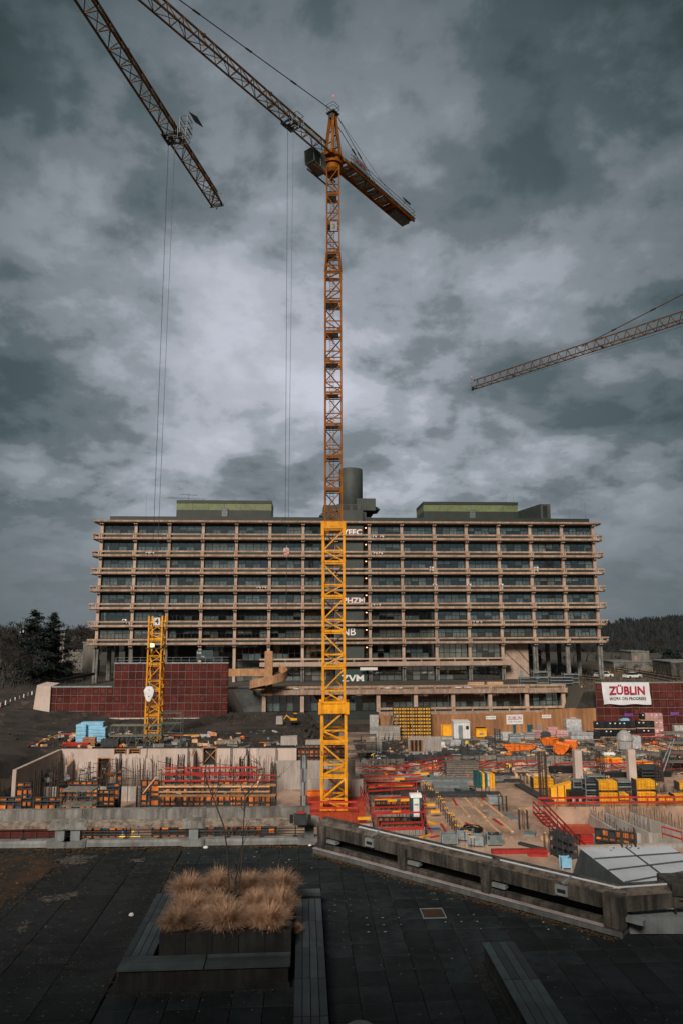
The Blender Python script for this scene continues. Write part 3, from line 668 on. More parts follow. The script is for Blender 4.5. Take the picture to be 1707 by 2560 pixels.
def trolley(par, P, u, z, basket_side=-1, solar=False, drop=None):
    t = MB()
    for s_ in (-1.15, 1.15): t.bar(P(u - .9, s_, z - .22), P(u + .9, s_, z - .22), .18, .22)
    for du in (-.8, 0, .8): t.bar(P(u + du, -1.15, z - .3), P(u + du, 1.15, z - .3), .14, .2)
    for du in (-.7, .7):
        for s_ in (-1.05, 1.05): t.bar(P(u + du, s_ * 1.1, z + .05), P(u + du, s_ * .95, z + .05), .3, n=8)
    t.bar(P(u - .3, -.3, z - .5), P(u - .3, .3, z - .5), .4, n=10).bar(P(u + .3, -.3, z - .5), P(u + .3, .3, z - .5), .4, n=10)
    tr = t.out('trolley', 'steel', par)
    b = MB()
    for du in (-.55, .55):
        for s_ in (1.3, 2.6): b.bar(P(u + du, basket_side * s_, z - .75), P(u + du, basket_side * s_, z + .45), .06)
    for zz in (-.75, -.15, .45):
        for s_ in (1.3, 2.6): b.bar(P(u - .55, basket_side * s_, z + zz), P(u + .55, basket_side * s_, z + zz), .05)
        for du in (-.55, .55): b.bar(P(u + du, basket_side * 1.3, z + zz), P(u + du, basket_side * 2.6, z + zz), .05)
    b.out('service_basket', 'steel', tr)
    return tr
def tie(par, a, b, w, mt, knots=(.3, .62)):
    m = MB().bar(a, b, w, w, n=6)
    for k in knots:
        c = Vector(a).lerp(Vector(b), k); d_ = (Vector(b) - Vector(a)).normalized(); m.bar(c - d_ * .45, c + d_ * .45, w * 2.2, w * 1.6, n=6)
    return m.out('tie_bar', mt, par)
def hook_block(par, top, white=True, scale=1.0, chain=6.0):
    x, y, z = top; s = scale; m = MB()
    m.add([(x-.35*s, y-.2, z), (x+.35*s, y-.2, z), (x+.62*s, y-.26, z-.45*s), (x+.5*s, y-.26, z-1.05*s), (x+.16*s, y-.2, z-1.75*s), (x-.16*s, y-.2, z-1.75*s), (x-.5*s, y-.26, z-1.05*s), (x-.62*s, y-.26, z-.45*s),
           (x-.35*s, y+.2, z), (x+.35*s, y+.2, z), (x+.62*s, y+.26, z-.45*s), (x+.5*s, y+.26, z-1.05*s), (x+.16*s, y+.2, z-1.75*s), (x-.16*s, y+.2, z-1.75*s), (x-.5*s, y+.26, z-1.05*s), (x-.62*s, y+.26, z-.45*s)],
          [tuple(range(8)), tuple(range(15, 7, -1))] + [(i, i + 8, (i + 1) % 8 + 8, (i + 1) % 8) for i in range(8)])
    o = m.out('hook_block', 'white' if white else 'hookstripe', par)
    k = MB()
    for sx, sz in ((.02, -.38), (.02, -1.15)): k.bar((x + sx * s, y - .275, z + sz * s), (x + sx * s, y + .275, z + sz * s), .13 * s, n=8)
    k.out('sheave', 'steel', o)
    k = MB().bar((x, y, z + .0), (x, y, z + .5 * s), .18 * s, n=6); k.out('swivel', 'galv', o)
    k = MB(); pts = [(0, -1.75), (0, -2.0), (.16, -2.1), (.2, -2.28), (.06, -2.42), (-.14, -2.36), (-.2, -2.2)]
    for a, b in zip(pts, pts[1:]): k.bar((x + a[0] * s, y, z + a[1] * s), (x + b[0] * s, y, z + b[1] * s), .12 * s, n=6)
    k.out('hook', 'steel', o)
    if chain: MB().bar((x, y, z - 2.4 * s), (x, y, z - 2.4 * s - chain), .07, n=5).out('chain', 'cable', o)
    return o
mat('hookstripe', (0.55, 0.40, 0.36), (0.30, 0.07, 0.05), 9, 0.6, rvar=0, lo=.48, hi=.52)
# ---- crane with number 3 in the middle
F3 = G(835, 2020, SITE); c3x, c3y = F3.x, F3.y
c3 = thing('tower_crane', 'tall yellow tower crane numbered 3 rising in the middle of the site', 'crane', (c3x, c3y, SITE))
Z = lambda y: AT(835, y, c3y).z - SITE
zA, zB_, zC, zD, zE = Z(1755), Z(1310), Z(690), Z(640), Z(425)
def stack(par, za, zb, w, ch, br, mt, n, plat=0, **k):
    for i in range(n): mast_section(par, za + (zb - za) * i / n, za + (zb - za) * (i + 1) / n, w, ch, br, mt, flip=bool(i % 2), plat=plat and i % plat == 0, **k)
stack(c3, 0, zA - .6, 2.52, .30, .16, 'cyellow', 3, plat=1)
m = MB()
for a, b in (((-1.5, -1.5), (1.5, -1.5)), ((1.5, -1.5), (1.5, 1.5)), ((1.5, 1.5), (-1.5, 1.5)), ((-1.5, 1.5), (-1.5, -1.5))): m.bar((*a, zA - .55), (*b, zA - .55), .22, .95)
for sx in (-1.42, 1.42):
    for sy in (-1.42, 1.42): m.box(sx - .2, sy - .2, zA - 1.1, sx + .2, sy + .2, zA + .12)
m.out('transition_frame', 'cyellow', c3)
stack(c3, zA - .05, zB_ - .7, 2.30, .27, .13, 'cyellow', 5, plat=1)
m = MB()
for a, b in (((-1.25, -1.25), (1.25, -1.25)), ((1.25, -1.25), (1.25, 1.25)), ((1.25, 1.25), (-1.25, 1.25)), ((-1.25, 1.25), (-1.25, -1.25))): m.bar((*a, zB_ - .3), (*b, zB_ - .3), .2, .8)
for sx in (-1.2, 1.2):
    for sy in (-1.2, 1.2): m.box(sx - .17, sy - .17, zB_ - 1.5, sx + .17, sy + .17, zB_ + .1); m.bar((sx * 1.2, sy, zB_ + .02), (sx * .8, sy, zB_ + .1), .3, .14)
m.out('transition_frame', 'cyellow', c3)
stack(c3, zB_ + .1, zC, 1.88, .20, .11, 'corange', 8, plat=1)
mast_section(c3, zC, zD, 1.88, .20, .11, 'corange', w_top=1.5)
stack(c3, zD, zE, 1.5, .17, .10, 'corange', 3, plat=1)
# foundation feet
for sx in (-1.26, 1.26):
    for sy in (-1.26, 1.26): MB().box(sx - .32, sy - .32, -.5, sx + .32, sy + .32, .04).out('anchor_foot', 'cyellow', c3)
s3 = MB().box(-.28, -.95, Z(588), .52, -.90, Z(566)); sg = s3.out('number_board', 'signgrey', c3); text('number', '3', .92, 'black', sg, (.12, -.96, (Z(588) + Z(566)) / 2), bold=.03)
# slewing ring
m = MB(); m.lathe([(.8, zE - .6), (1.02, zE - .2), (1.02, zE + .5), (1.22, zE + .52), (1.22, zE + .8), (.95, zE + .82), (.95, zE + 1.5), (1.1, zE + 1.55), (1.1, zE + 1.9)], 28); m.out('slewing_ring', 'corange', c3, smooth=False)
JD = (G(365, 0, AT(835, 400, c3y).z) - Vector((c3x, c3y, AT(835, 400, c3y).z))); JD.z = 0; JD.normalize(); JN = Vector((-JD.y, JD.x, 0)); JA = math.atan2(JD.y, JD.x)
zj = Z(398)
m = MB()
def OJ(u, s, z): return Vector((0, 0, z)) + JD * u + JN * s
for s_ in (-.75, .75): m.bar(OJ(-1.3, s_, zj + .15), OJ(1.3, s_, zj + .15), .35, .5)
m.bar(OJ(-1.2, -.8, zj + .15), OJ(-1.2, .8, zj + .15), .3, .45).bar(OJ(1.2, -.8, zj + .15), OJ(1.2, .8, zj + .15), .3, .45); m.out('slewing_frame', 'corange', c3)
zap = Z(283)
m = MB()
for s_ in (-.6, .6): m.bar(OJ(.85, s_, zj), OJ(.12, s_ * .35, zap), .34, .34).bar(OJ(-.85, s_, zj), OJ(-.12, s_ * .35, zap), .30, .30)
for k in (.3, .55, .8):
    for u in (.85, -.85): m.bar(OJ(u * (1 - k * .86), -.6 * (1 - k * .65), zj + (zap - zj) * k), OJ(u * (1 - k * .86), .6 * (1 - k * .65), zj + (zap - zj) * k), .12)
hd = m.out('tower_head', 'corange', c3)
m = MB(); m.cbox((0, 0, zap - .1), (1.2, 1.2, .16), JA)
for a in (-.6, .6):
    for b in (-.6, .6): m.bar(OJ(a, b, zap), OJ(a, b, zap + 1.0), .05)
for zz in (.55, 1.0):
    for a in (-.6, .6): m.bar(OJ(a, -.6, zap + zz), OJ(a, .6, zap + zz), .045); m.bar(OJ(-.6, a, zap + zz), OJ(.6, a, zap + zz), .045)
m.cbox((0, 0, zap - .55), (.9, .7, .7), JA); m.out('head_platform', 'steel', hd)
m = MB().bar((.1, 0, zap), (.1, 0, zap + 2.3), .05); m.out('beacon_mast', 'steel', hd); MB().lathe([(.06, 0), (.1, .05), (.1, .2), (.03, .28)], 8, (.1, 0, zap + 2.3)).out('beacon', 'beacon', hd)
m = MB(); lp = OJ(-.95, -.6, 0)
for d in (-.22, .22): m.bar((lp.x + d, lp.y, zj + 2), (lp.x + d, lp.y, zap + .6), .05)
z = zj + 2
while z < zap + .6: m.bar((lp.x - .22, lp.y, z), (lp.x + .22, lp.y, z), .03); z += .32
z = zj + 2.2
while z < zap + .6:
    pts = [(lp.x + .36 * math.cos(R(a)), lp.y + .5 * math.sin(R(a)), z) for a in (0, 60, 120, 180)]
    for p, q in zip(pts, pts[1:]): m.bar(p, q, .03, cap=False)
    z += .75
for a in (30, 90, 150): m.bar((lp.x + .36 * math.cos(R(a)), lp.y + .5 * math.sin(R(a)), zj + 2.2), (lp.x + .36 * math.cos(R(a)), lp.y + .5 * math.sin(R(a)), zap + .6), .03)
m.out('caged_ladder', 'steel', hd)
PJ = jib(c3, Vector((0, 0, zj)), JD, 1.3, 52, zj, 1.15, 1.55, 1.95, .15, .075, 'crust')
# boards along the jib root
for i, (u0, u1) in enumerate(((3.2, 6.0),)):
    n_ = JN
    MB().add([OJ(u0, .62, zj + .1), OJ(u1, .62, zj + .1), OJ(u1, .3, zj + .95), OJ(u0, .3, zj + .95)], [(0, 1, 2, 3)]).add([OJ(u0, .66, zj + .1), OJ(u1, .66, zj + .1), OJ(u1, .34, zj + .95), OJ(u0, .34, zj + .95)], [(3, 2, 1, 0)]).out('name_board', 'signgrey', c3)
# tie bar of the jib: towards the point the photograph shows at its upper edge
base = Vector((c3x, c3y, SITE))
def on_plane(x, y, org, d):           # point seen at x, y on the vertical plane through org along d
    n_ = Vector((-d.y, d.x, 0)); r_ = ray(x, y); return r_ * (n_.dot(org) / n_.dot(r_))
Q = on_plane(450, 0, base, JD) - base; Ap = OJ(.1, 0, zap + .3); tie(c3, Ap, Ap + (Q - Ap) * 1.45, .11, 'crust', (.21, .42, .63, .84))
tr = G(720, 312, zj + SITE) - base; ut = JD.dot(tr)
trolley(c3, PJ, ut, zj, 1)
hp = AT(716, 1370, (base + JD * ut).y) - base; tp = OJ(ut, 0, zj - .5)
hz = hp.z
for s_ in (-.32, .32):
    MB().bar((tp.x + s_, tp.y, tp.z), (tp.x + s_ * .5, tp.y, hz), .042, n=5).out('hoist_rope', 'cable', c3)
hb = hook_block(c3, (tp.x, tp.y, hz), False, .55, 5.2); hb['label'] = 'red and white striped hook block'
# counter jib
cj = MB(); CL = 17.6
for s_ in (-.95, .95): cj.bar(OJ(-1, s_, zj + .1), OJ(-CL, s_, zj + .1), .22, .42)
u = 1.5; k = 0
while u < 12.5:
    cj.bar(OJ(-u, -.95, zj), OJ(-u, .95, zj), .1); a = .95 if k % 2 else -.95
    cj.bar(OJ(-u, a, zj - .05), OJ(-u - 1.5, -a, zj - .05), .08); cj.bar(OJ(-u, a, zj), OJ(-u - .75, a, zj), .1); u += 1.5; k += 1
cj.bar(OJ(-12.6, -.95, zj), OJ(-12.6, .95, zj), .7, .3)
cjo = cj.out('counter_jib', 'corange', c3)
def deck(u0, u1, s0, s1, z0, z1, name, mt, par): 
    pts = [OJ(-u0, s0, 0), OJ(-u1, s0, 0), OJ(-u1, s1, 0), OJ(-u0, s1, 0)]
    return MB().prism([(p.x, p.y) for p in pts], z0, z1).out(name, mt, par)
for i in range(5): deck(2.2 + i * 2, 4.1 + i * 2, -.8, .8, zj + .22, zj + .27, 'deck_grating', 'galv', cjo)
deck(12.8, CL, -.85, .85, zj + .2, zj + .3, 'deck_plate', 'steel', cjo)
for i in range(4): deck(13.2 + i * .92, 14.06 + i * .92, -.62, .62, zj - .62, zj + .18, 'counterweight', 'ballast', cjo)
rl = MB()
for s_ in (-1.15, 1.15):
    u = 2.0
    while u < CL - .1: rl.bar(OJ(-u, s_, zj + .3), OJ(-u, s_, zj + 1.4), .05, cap=False); u += 1.7
    for zz in (.85, 1.4): rl.bar(OJ(-2, s_, zj + zz), OJ(-CL, s_, zj + zz), .045)
    rl.bar(OJ(-2, s_, zj + .32), OJ(-CL, s_, zj + .32), .03, .18)
rl.bar(OJ(-CL, -1.15, zj + 1.4), OJ(-CL, 1.15, zj + 1.4), .045).bar(OJ(-CL, -1.15, zj + .85), OJ(-CL, 1.15, zj + .85), .045)
rl.out('handrail', 'steel', cjo)
m = MB(); m.bar(OJ(-15.4, .6, zj + .3), OJ(-15.4, .6, zj + 2.6), .14).bar(OJ(-15.3, .6, zj + 2.6), OJ(-17.2, .6, zj + 2.6), .16, .2).bar(OJ(-15.4, .6, zj + 1.7), OJ(-16.2, .6, zj + 2.55), .08); m.out('service_davit', 'steel', cjo)
m = MB(); m.bar(OJ(-13.6, -.6, zj + .75), OJ(-13.6, .6, zj + .75), .8, n=12); m.cbox(OJ(-16.6, 0, zj + .7), (1.0, .9, .8), JA); m.out('hoist_winch', 'steel', cjo)
bd = MB().add([OJ(-2.6, 1.22, zj + .35), OJ(-5.6, 1.22, zj + .35), OJ(-5.6, 1.22, zj + 1.6), OJ(-2.6, 1.22, zj + 1.6), OJ(-2.6, 1.18, zj + .35), OJ(-5.6, 1.18, zj + .35), OJ(-5.6, 1.18, zj + 1.6), OJ(-2.6, 1.18, zj + 1.6)], [(0, 1, 2, 3), (7, 6, 5, 4), (0, 4, 5, 1), (3, 2, 6, 7)]).out('name_board', 'signgrey', cjo)
for sd_, fl in ((1, 0), (-1, 0)):
    pass
# the board faces the camera from its far rail, so its print is on the inner face
bo = OJ(-4.1, -1.2, zj + .98)
MB().add([OJ(-2.6, -1.22, zj + .35), OJ(-5.6, -1.22, zj + .35), OJ(-5.6, -1.22, zj + 1.6), OJ(-2.6, -1.22, zj + 1.6)], [(0, 1, 2, 3)]).add([OJ(-2.6, -1.26, zj + .35), OJ(-5.6, -1.26, zj + .35), OJ(-5.6, -1.26, zj + 1.6), OJ(-2.6, -1.26, zj + 1.6)], [(3, 2, 1, 0)]).out('name_board', 'signgrey', cjo)
for side, rz in ((-1.275, math.atan2(-JD.y, -JD.x)), (1.235, math.atan2(JD.y, JD.x))):
    q = OJ(-4.1, side, zj + 1.0); text('board_print', 'ZÜBLIN', .62, 'printred', cjo, (q.x, q.y, q.z), (R(90), 0, rz), bold=.015, ext=.003)
tie(c3, OJ(-.1, .35, zap - .1), OJ(-8.7, .8, zj + .4), .09, 'crust', (.55,)); tie(c3, OJ(-.1, -.35, zap - .1), OJ(-14.2, -.8, zj + .4), .10, 'crust', (.35, .78)); tie(c3, OJ(-.1, .3, zap - .1), OJ(-13.8, .8, zj + .4), .045, 'cable', ())
# operator cab on the left of the mast
kc = AT(791, 408, c3y - 1.2) - base
cb = MB(); cx_, cy_, cz_ = kc.x, kc.y, kc.z
ca = JA; R3 = lambda a, b, c: Vector((cx_, cy_, cz_)) + JD * a + JN * b + Vector((0, 0, c))
cb.add([R3(1.15, -.7, -.6), R3(1.15, .7, -.6), R3(-1.1, .7, -1.0), R3(-1.1, -.7, -1.0), R3(1.35, -.7, 1.1), R3(1.35, .7, 1.1), R3(-1.1, .7, 1.15), R3(-1.1, -.7, 1.15)], [(3, 2, 1, 0), (4, 5, 6, 7), (0, 1, 5, 4), (1, 2, 6, 5), (2, 3, 7, 6), (3, 0, 4, 7)])
cab = cb.out('operator_cab', 'cabgrey', c3)
MB().poly([R3(1.19, -.62, -.5), R3(1.19, .62, -.5), R3(1.39, .62, 1.0), R3(1.39, -.62, 1.0)]).out('windscreen', 'glassdark' if 'glassdark' in MATS else 'frameblack', cab)
for s_ in (-.72, .72): MB().poly([R3(1.1, s_, -.5), R3(.1, s_, -.65), R3(.1, s_, 1.0), R3(1.25, s_, 1.0)]).out('side_window', 'frameblack', cab)
fr = MB()
for s_ in (-.71, .71): fr.bar(R3(1.2, s_, -.6), R3(1.4, s_, 1.1), .08); fr.bar(R3(.05, s_, -.7), R3(.05, s_, 1.1), .07)
fr.bar(R3(1.4, -.71, 1.1), R3(1.4, .71, 1.1), .08).bar(R3(1.2, -.71, -.6), R3(1.2, .71, -.6), .08); fr.out('cab_frame', 'cabgrey', cab)
m = MB(); m.bar(R3(-1.1, .3, -.9), R3(-2.8, .3, -.9), .12); m.bar(R3(1.0, -.6, -1.05), R3(-3.0, -.6, -1.15), .14).bar(R3(1.0, .6, -1.05), R3(-3.0, .6, -1.15), .14)
for a in (-2.6, -1.9, -1.3): m.bar(R3(a, .6, -1.1), R3(a, .6, 0.2), .05)
m.bar(R3(-1.2, .6, .2), R3(-3, .6, .2), .05).bar(R3(-1.2, .6, -.4), R3(-3, .6, -.4), .05); m.out('cab_gangway', 'corange', cab)
# ---- the jib reaching in at the upper left
JZ = 52.0
t0 = G(545, 515, JZ); b0 = (G(188, 0, JZ) + G(232, 0, JZ)) / 2; dl = (t0 - b0); dl.z = 0; Lf = dl.length; dl.normalize()
cl_ = thing('tower_crane', 'dark jib of a tower crane reaching in at the upper left with a service basket', 'crane', (b0.x, b0.y, 0))
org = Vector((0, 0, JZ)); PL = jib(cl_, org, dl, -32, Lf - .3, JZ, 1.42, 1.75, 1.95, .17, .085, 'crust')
m = MB(); m.bar(PL(Lf - .3, -1, JZ), PL(Lf - .3, 1, JZ), .2).bar(PL(Lf - .3, -1.3, JZ - .15), PL(Lf - .3, 1.3, JZ - .15), .16, .3).bar(PL(Lf - .3, 0, JZ - .1), PL(Lf - .3, 0, JZ - .6), .16)
m.bar(PL(Lf - .3, -1, JZ), PL(Lf - 1.2, 0, JZ + 1.75), .09).bar(PL(Lf - .3, 1, JZ), PL(Lf - 1.2, 0, JZ + 1.75), .09)
for s_ in (-1.2, 1.2): m.bar(PL(Lf - .3, s_, JZ), PL(Lf - .3, s_, JZ + 1.5), .05)
m.bar(PL(Lf - .3, -1.2, JZ + 1.5), PL(Lf - .3, 1.2, JZ + 1.5), .05); m.out('jib_tip', 'steel', cl_)
trp = G(428, 340, JZ) - Vector((b0.x, b0.y, 0)); uu = dl.dot(trp)
trl = trolley(cl_, PL, uu, JZ, -1)
nL = Vector((-dl.y, dl.x, 0))
m = MB()
for a in (-.6, .6):
    for s_ in (1.2, 2.1): m.bar(PL(uu + a, -s_ * 1.35, JZ - .2), PL(uu + a, -s_ * 1.35, JZ + 1.7), .07)
for zz in (.3, 1.0, 1.7):
    for s_ in (1.2, 2.1): m.bar(PL(uu - .6, -s_ * 1.35, JZ + zz), PL(uu + .6, -s_ * 1.35, JZ + zz), .06)
    for a in (-.6, .6): m.bar(PL(uu + a, -1.2 * 1.35, JZ + zz), PL(uu + a, -2.1 * 1.35, JZ + zz), .06)
m.out('service_cage', 'steel', trl)
c_ = PL(uu + .6, -3.4, JZ + 2.1); MB().cbox(c_, (1.7, 1.2, .08), math.atan2(dl.y, dl.x), R(40), 0).out('solar_panel', 'black', trl)
tp = PL(uu, 0, JZ - .5); hk = AT(355, 1716, (Vector((b0.x, b0.y, 0)) + tp).y) - Vector((b0.x, b0.y, 0))
for s_ in (-.34, .34): MB().bar((tp.x + s_, tp.y, tp.z), (tp.x + s_ * .6, tp.y, hk.z), .045, n=5).out('hoist_rope', 'cable', cl_)
hb = hook_block(cl_, (tp.x, tp.y, hk.z), True, .78, 4.6); hb['label'] = 'white hook block hanging before the brown wall'
# ---- the jib at the right
rz0 = 50.0; tipR = G(1178, 972, rz0); inR = G(1707, 802, rz0); dr = inR - tipR; dr.z = 0; dr.normalize()
crr = thing('tower_crane', 'thin brown jib of a distant tower crane coming in from the right', 'crane', (tipR.x, tipR.y, 0))
PR = jib(crr, Vector((0, 0, rz0)), dr, .6, 78, rz0, 1.5, 1.7, 1.95, .16, .085, 'crust')
m = MB(); m.bar(PR(.6, -1, rz0), PR(.6, 1, rz0), .25).bar(PR(.0, 0, rz0 - .3), PR(.8, 0, rz0 - .1), .3).bar(PR(.1, 0, rz0), PR(.1, 0, rz0 + 2.6), .06)
for s_ in (-1, 1): m.bar(PR(.6, s_, rz0), PR(1.6, 0, rz0 + 1.7), .09)
for zz in (.6, 1.1): m.bar(PR(.0, -.6, rz0 + zz), PR(.9, -.6, rz0 + zz), .05)
tpo = m.out('jib_tip', 'steel', crr); MB().lathe([(.05, 0), (.09, .05), (.09, .2), (.03, .28)], 8, tuple(PR(.1, 0, rz0 + 2.6))).out('beacon', 'beacon', tpo)
tb = Vector((tipR.x, tipR.y, 0)); J1 = on_plane(1452, 866, tb, dr) - tb; J2 = on_plane(1707, 735, tb, dr) - tb
tie(crr, J1, J1 + (J2 - J1) * 2.2, .16, 'crust', (.02, .155, .33, .55))
MB().bar(PR(8, .4, rz0 - .5), PR(60, .4, rz0 - .9), .04, n=4).out('trolley_rope', 'cable', crr)
# its tower stands outside the picture
tw = PR(80, 0, 0)
for i in range(12): mast_section(crr, SITE + i * 5.6, SITE + (i + 1) * 5.6, 1.9, .2, .1, 'corange', tw.x, tw.y, ladder=False)
# ---- the mast numbered 4
b4 = AT(376, 1850, 95); b4 = Vector((AT(393, 1600, 95).x, 95, -15.5))
c4 = thing('crane_mast', 'short yellow crane mast numbered 4 in front of the brown panel wall', 'crane', b4)
zt4 = AT(393, 1538, 95).z + 15.5
for i in range(5): mast_section(c4, zt4 * i / 5, zt4 * (i + 1) / 5 - (.0 if i < 4 else .9), 1.78, .20, .11, 'cyellow', flip=bool(i % 2), ladder=False, plat=i > 2)
m = MB()
for sx in (-.9, .9):
    for sy in (-.9, .9): m.box(sx - .12, sy - .12, zt4 - 1, sx + .12, sy + .12, zt4 - .1)
m.out('mast_top', 'cyellow', c4)
sg = MB().box(-.25, -1.05, zt4 - 1.35, .62, -1.0, zt4 - .35).out('number_board', 'white', c4); text('number', '4', .95, 'black', sg, (.2, -1.06, zt4 - .86), bold=.03)
lz = AT(386, 1612, 95).z + 15.5
fl = MB().box(-.55, -1.35, lz - .3, .1, -1.05, lz + .25).out('floodlight', 'steel', c4); MB().box(-.5, -1.39, lz - .25, .05, -1.352, lz + .2).out('lamp_face', 'lamp', fl)
m = MB().cbox((0, -1.0, lz - .45), (2.4, .25, .12)); m.bar((1.1, -1.0, lz - .4), (1.1, -1.3, lz - .1), .2); m.out('light_bracket', 'steel', c4)
# ================================================================== foreground terrace
TY = 0.055; tcs, tsn = math.cos(TY), math.sin(TY); TO = Vector((-4.9, 15.7, TERR))
def TF(a, b, z=0.0): return Vector((TO.x + a * tcs - b * tsn, TO.y + a * tsn + b * tcs, TERR + z))
def inv(x, y): dx, dy = x - TO.x, y - TO.y; return dx * tcs + dy * tsn, -dx * tsn + dy * tcs
PA, PB, PC = Vector((-0.86, 24.53)), Vector((6.82, 18.19)), Vector((8.60, 18.48))
edge = [(-40, 24.45), (-1.0, 25.62), (-0.5, 24.85), (6.9, 18.62), (8.6, 18.9), (8.9, 18.2), (40, 19.4), (40, -1.7), (-40, -1.7)]
m = MB().prism([(x, y) for x, y in edge][::-1], -22.5, TERR - .05); tag(m.out('terrace', 'joint'), kind='structure')
terr = bpy.data.objects['terrace']
def inside(x, y, mg=.0):
    poly = [(-40, 24.0), (-1.2, 25.2), (-0.9, 24.3), (6.6, 18.0), (9.0, 18.0), (40, 19.2), (40, -1.6), (-40, -1.6)]; c = False; j = len(poly) - 1
    for i in range(len(poly)):
        (xi, yi), (xj, yj) = poly[i], poly[j]
        if (yi > y) != (yj > y) and x < (xj - xi) * (y - yi) / (yj - yi) + xi: c = not c
        j = i
    return c
rr = random.Random(8)
mat('stainpale', (0.10, 0.088, 0.072), (0.020, 0.020, 0.019), 9, 0.95, 0.4, 30, rvar=0, lo=.40, hi=.56)
def slabpiece(w, d, t, bv=.008):
    m = MB(); o = [(0, 0), (w, 0), (w, d), (0, d)]; i_ = [(bv, bv), (w - bv, bv), (w - bv, d - bv), (bv, d - bv)]
    vs = [(x, y, -t) for x, y in o] + [(x, y, -bv) for x, y in o] + [(x, y, 0) for x, y in i_]
    fs = [(k + q, (k + 1) % 4 + q, (k + 1) % 4 + 4 + q, k + 4 + q) for q in (0, 4) for k in range(4)] + [(8, 9, 10, 11)]
    return m.add(vs, fs)
TP = .65; tme = slabpiece(TP - .012, TP - .012, .045).mesh('paving_tile', 'terrace'); cnt = 0; rest = MB(); tiles = []
hatch = inv(2.35, 19.46)
for j in range(-9, 16):
    for i in range(0, 30):
        a, b = i * TP + .02, j * TP - .1
        p = TF(a + TP/2, b + TP/2)
        if not inside(p.x, p.y) or abs(p.x) > p.y * .62 + 1.5 or p.y < 12.5: continue
        if abs(a + TP/2 - hatch[0]) < .33 and abs(b + TP/2 - hatch[1]) < .33: hatch = (a, b); continue
        if .2 < a and a + TP < 3.8 and .1 < b and b + TP < 3.6: continue
        tiles.append((p.y, a, b))
tiles.sort()
for y, a, b in tiles:
    p = TF(a, b, rr.uniform(-.004, .004))
    if cnt < 300: link('paving_tile', tme, terr, p, TY + rr.uniform(-.004, .004)); cnt += 1
    else:
        n = len(rest.v); rest.add([p + Vector((x * tcs - y_ * tsn, x * tsn + y_ * tcs, z)) for x, y_, z in [tuple(v.co) for v in tme.vertices]], [tuple(f.vertices) for f in tme.polygons])
if rest.v: tag(rest.out('paving_tiles', 'terrace', terr), kind='stuff')
AP = 1.25; ame = slabpiece(AP - .014, AP * .8 - .014, .045).mesh('bitumen_slab', 'asphalt')
for j in range(-6, 12):
    for i in range(-12, 0):
        a, b = i * AP - .03, j * AP * .8 + (.0 if i % 2 else .3); p = TF(a, b); q = TF(a + AP/2, b + AP * .4)
        if not inside(q.x, q.y) or abs(q.x) > q.y * .62 + 1.5 or q.y < 12: continue
        link('bitumen_slab', ame, terr, TF(a, b, rr.uniform(-.004, .003)), TY + rr.uniform(-.003, .003))
# service hatch
h = thing('floor_hatch', 'square steel framed hatch with mossy infill set flush in the terrace paving', 'hatch', TF(hatch[0], hatch[1]), TY)
m = MB(); m.box(0, 0, -.045, .62, .03, .004).box(0, .59, -.045, .62, .62, .004).box(0, .03, -.045, .03, .59, .004).box(.59, .03, -.045, .62, .59, .004); m.out('frame', 'galv', h)
MB().box(.032, .032, -.045, .588, .588, -.006).out('infill', 'moss', h)
# moss and leaf litter
ms = MB()
def tuft(x, y, s):
    z = TERR + rr.uniform(-.01, .005); a = rr.uniform(0, 6.28); k = 4
    pts = [(x + s * rr.uniform(.6, 1.2) * math.cos(a + q * 1.57), y + s * rr.uniform(.6, 1.2) * math.sin(a + q * 1.57), z) for q in range(k)]
    top = (x, y, z + s * rr.uniform(.25, .6) + .008); ms.add(pts + [top], [(q, (q + 1) % k, k) for q in range(k)])
for i in range(1500):                                  # along the kerbs
    if rr.random() < .55:
        k = rr.random(); p = PA.lerp(PB, k); d = (PB - PA).normalized(); n_ = Vector((-d.y, d.x)) * -1; off = abs(rr.gauss(0, .12)) + .2
        tuft(p.x + d.y * off, p.y - d.x * off, rr.uniform(.015, .05))
    else:
        x = rr.uniform(-16, -1.2); tuft(x, 25.2 + .03 * (x + 1.2) - abs(rr.gauss(0, .16)), rr.uniform(.015, .055))
for i in range(1500):
    b = rr.uniform(-3, 9.5); a = rr.choice([0, 0, 0, -AP, -2 * AP, -3 * AP] + [TP * q for q in range(1, 16)]) + rr.gauss(0, .02)
    if rr.random() < .5 + .5 * math.sin(b * 2.1 + a): p = TF(a, b); tuft(p.x, p.y, rr.uniform(.012, .04))
for i in range(2600):
    p = Vector((rr.uniform(-16, -7.6), rr.uniform(17.5, 25)))
    if p.x < -8.4 - (25 - p.y) * .12 + rr.gauss(0, .5): tuft(p.x, p.y, rr.uniform(.015, .06))
for i in range(260):
    a, b = rr.choice([(rr.uniform(.1, 3.8), -.22 + rr.gauss(0, .05)), (rr.gauss(.05, .05), rr.uniform(-.2, 4)), (8.0 + rr.gauss(0, .04), rr.uniform(-3, .7))]); p = TF(a, b); tuft(p.x, p.y, rr.uniform(.01, .03))
tag(ms.out('moss', 'moss'), 'rusty brown moss along kerbs and slab joints of the terrace', 'moss', kind='stuff')
lf = MB()
for i in range(170):
    y = rr.uniform(13, 25); x = rr.uniform(-.62, .62) * y
    if not inside(x, y): continue
    s = rr.uniform(.008, .026); a = rr.uniform(0, 6.28); z = TERR + .006
    lf.add([(x + s * math.cos(a), y + s * math.sin(a), z), (x - s * math.sin(a) * .6, y + s * math.cos(a) * .6, z + .004), (x - s * math.cos(a), y - s * math.sin(a), z), (x + s * math.sin(a) * .6, y - s * math.cos(a) * .6, z + .006)], [(0, 1, 2, 3)])
tag(lf.out('leaf_litter', 'conctop'), 'pale specks of leaf litter strewn over the terrace', 'litter', kind='stuff')
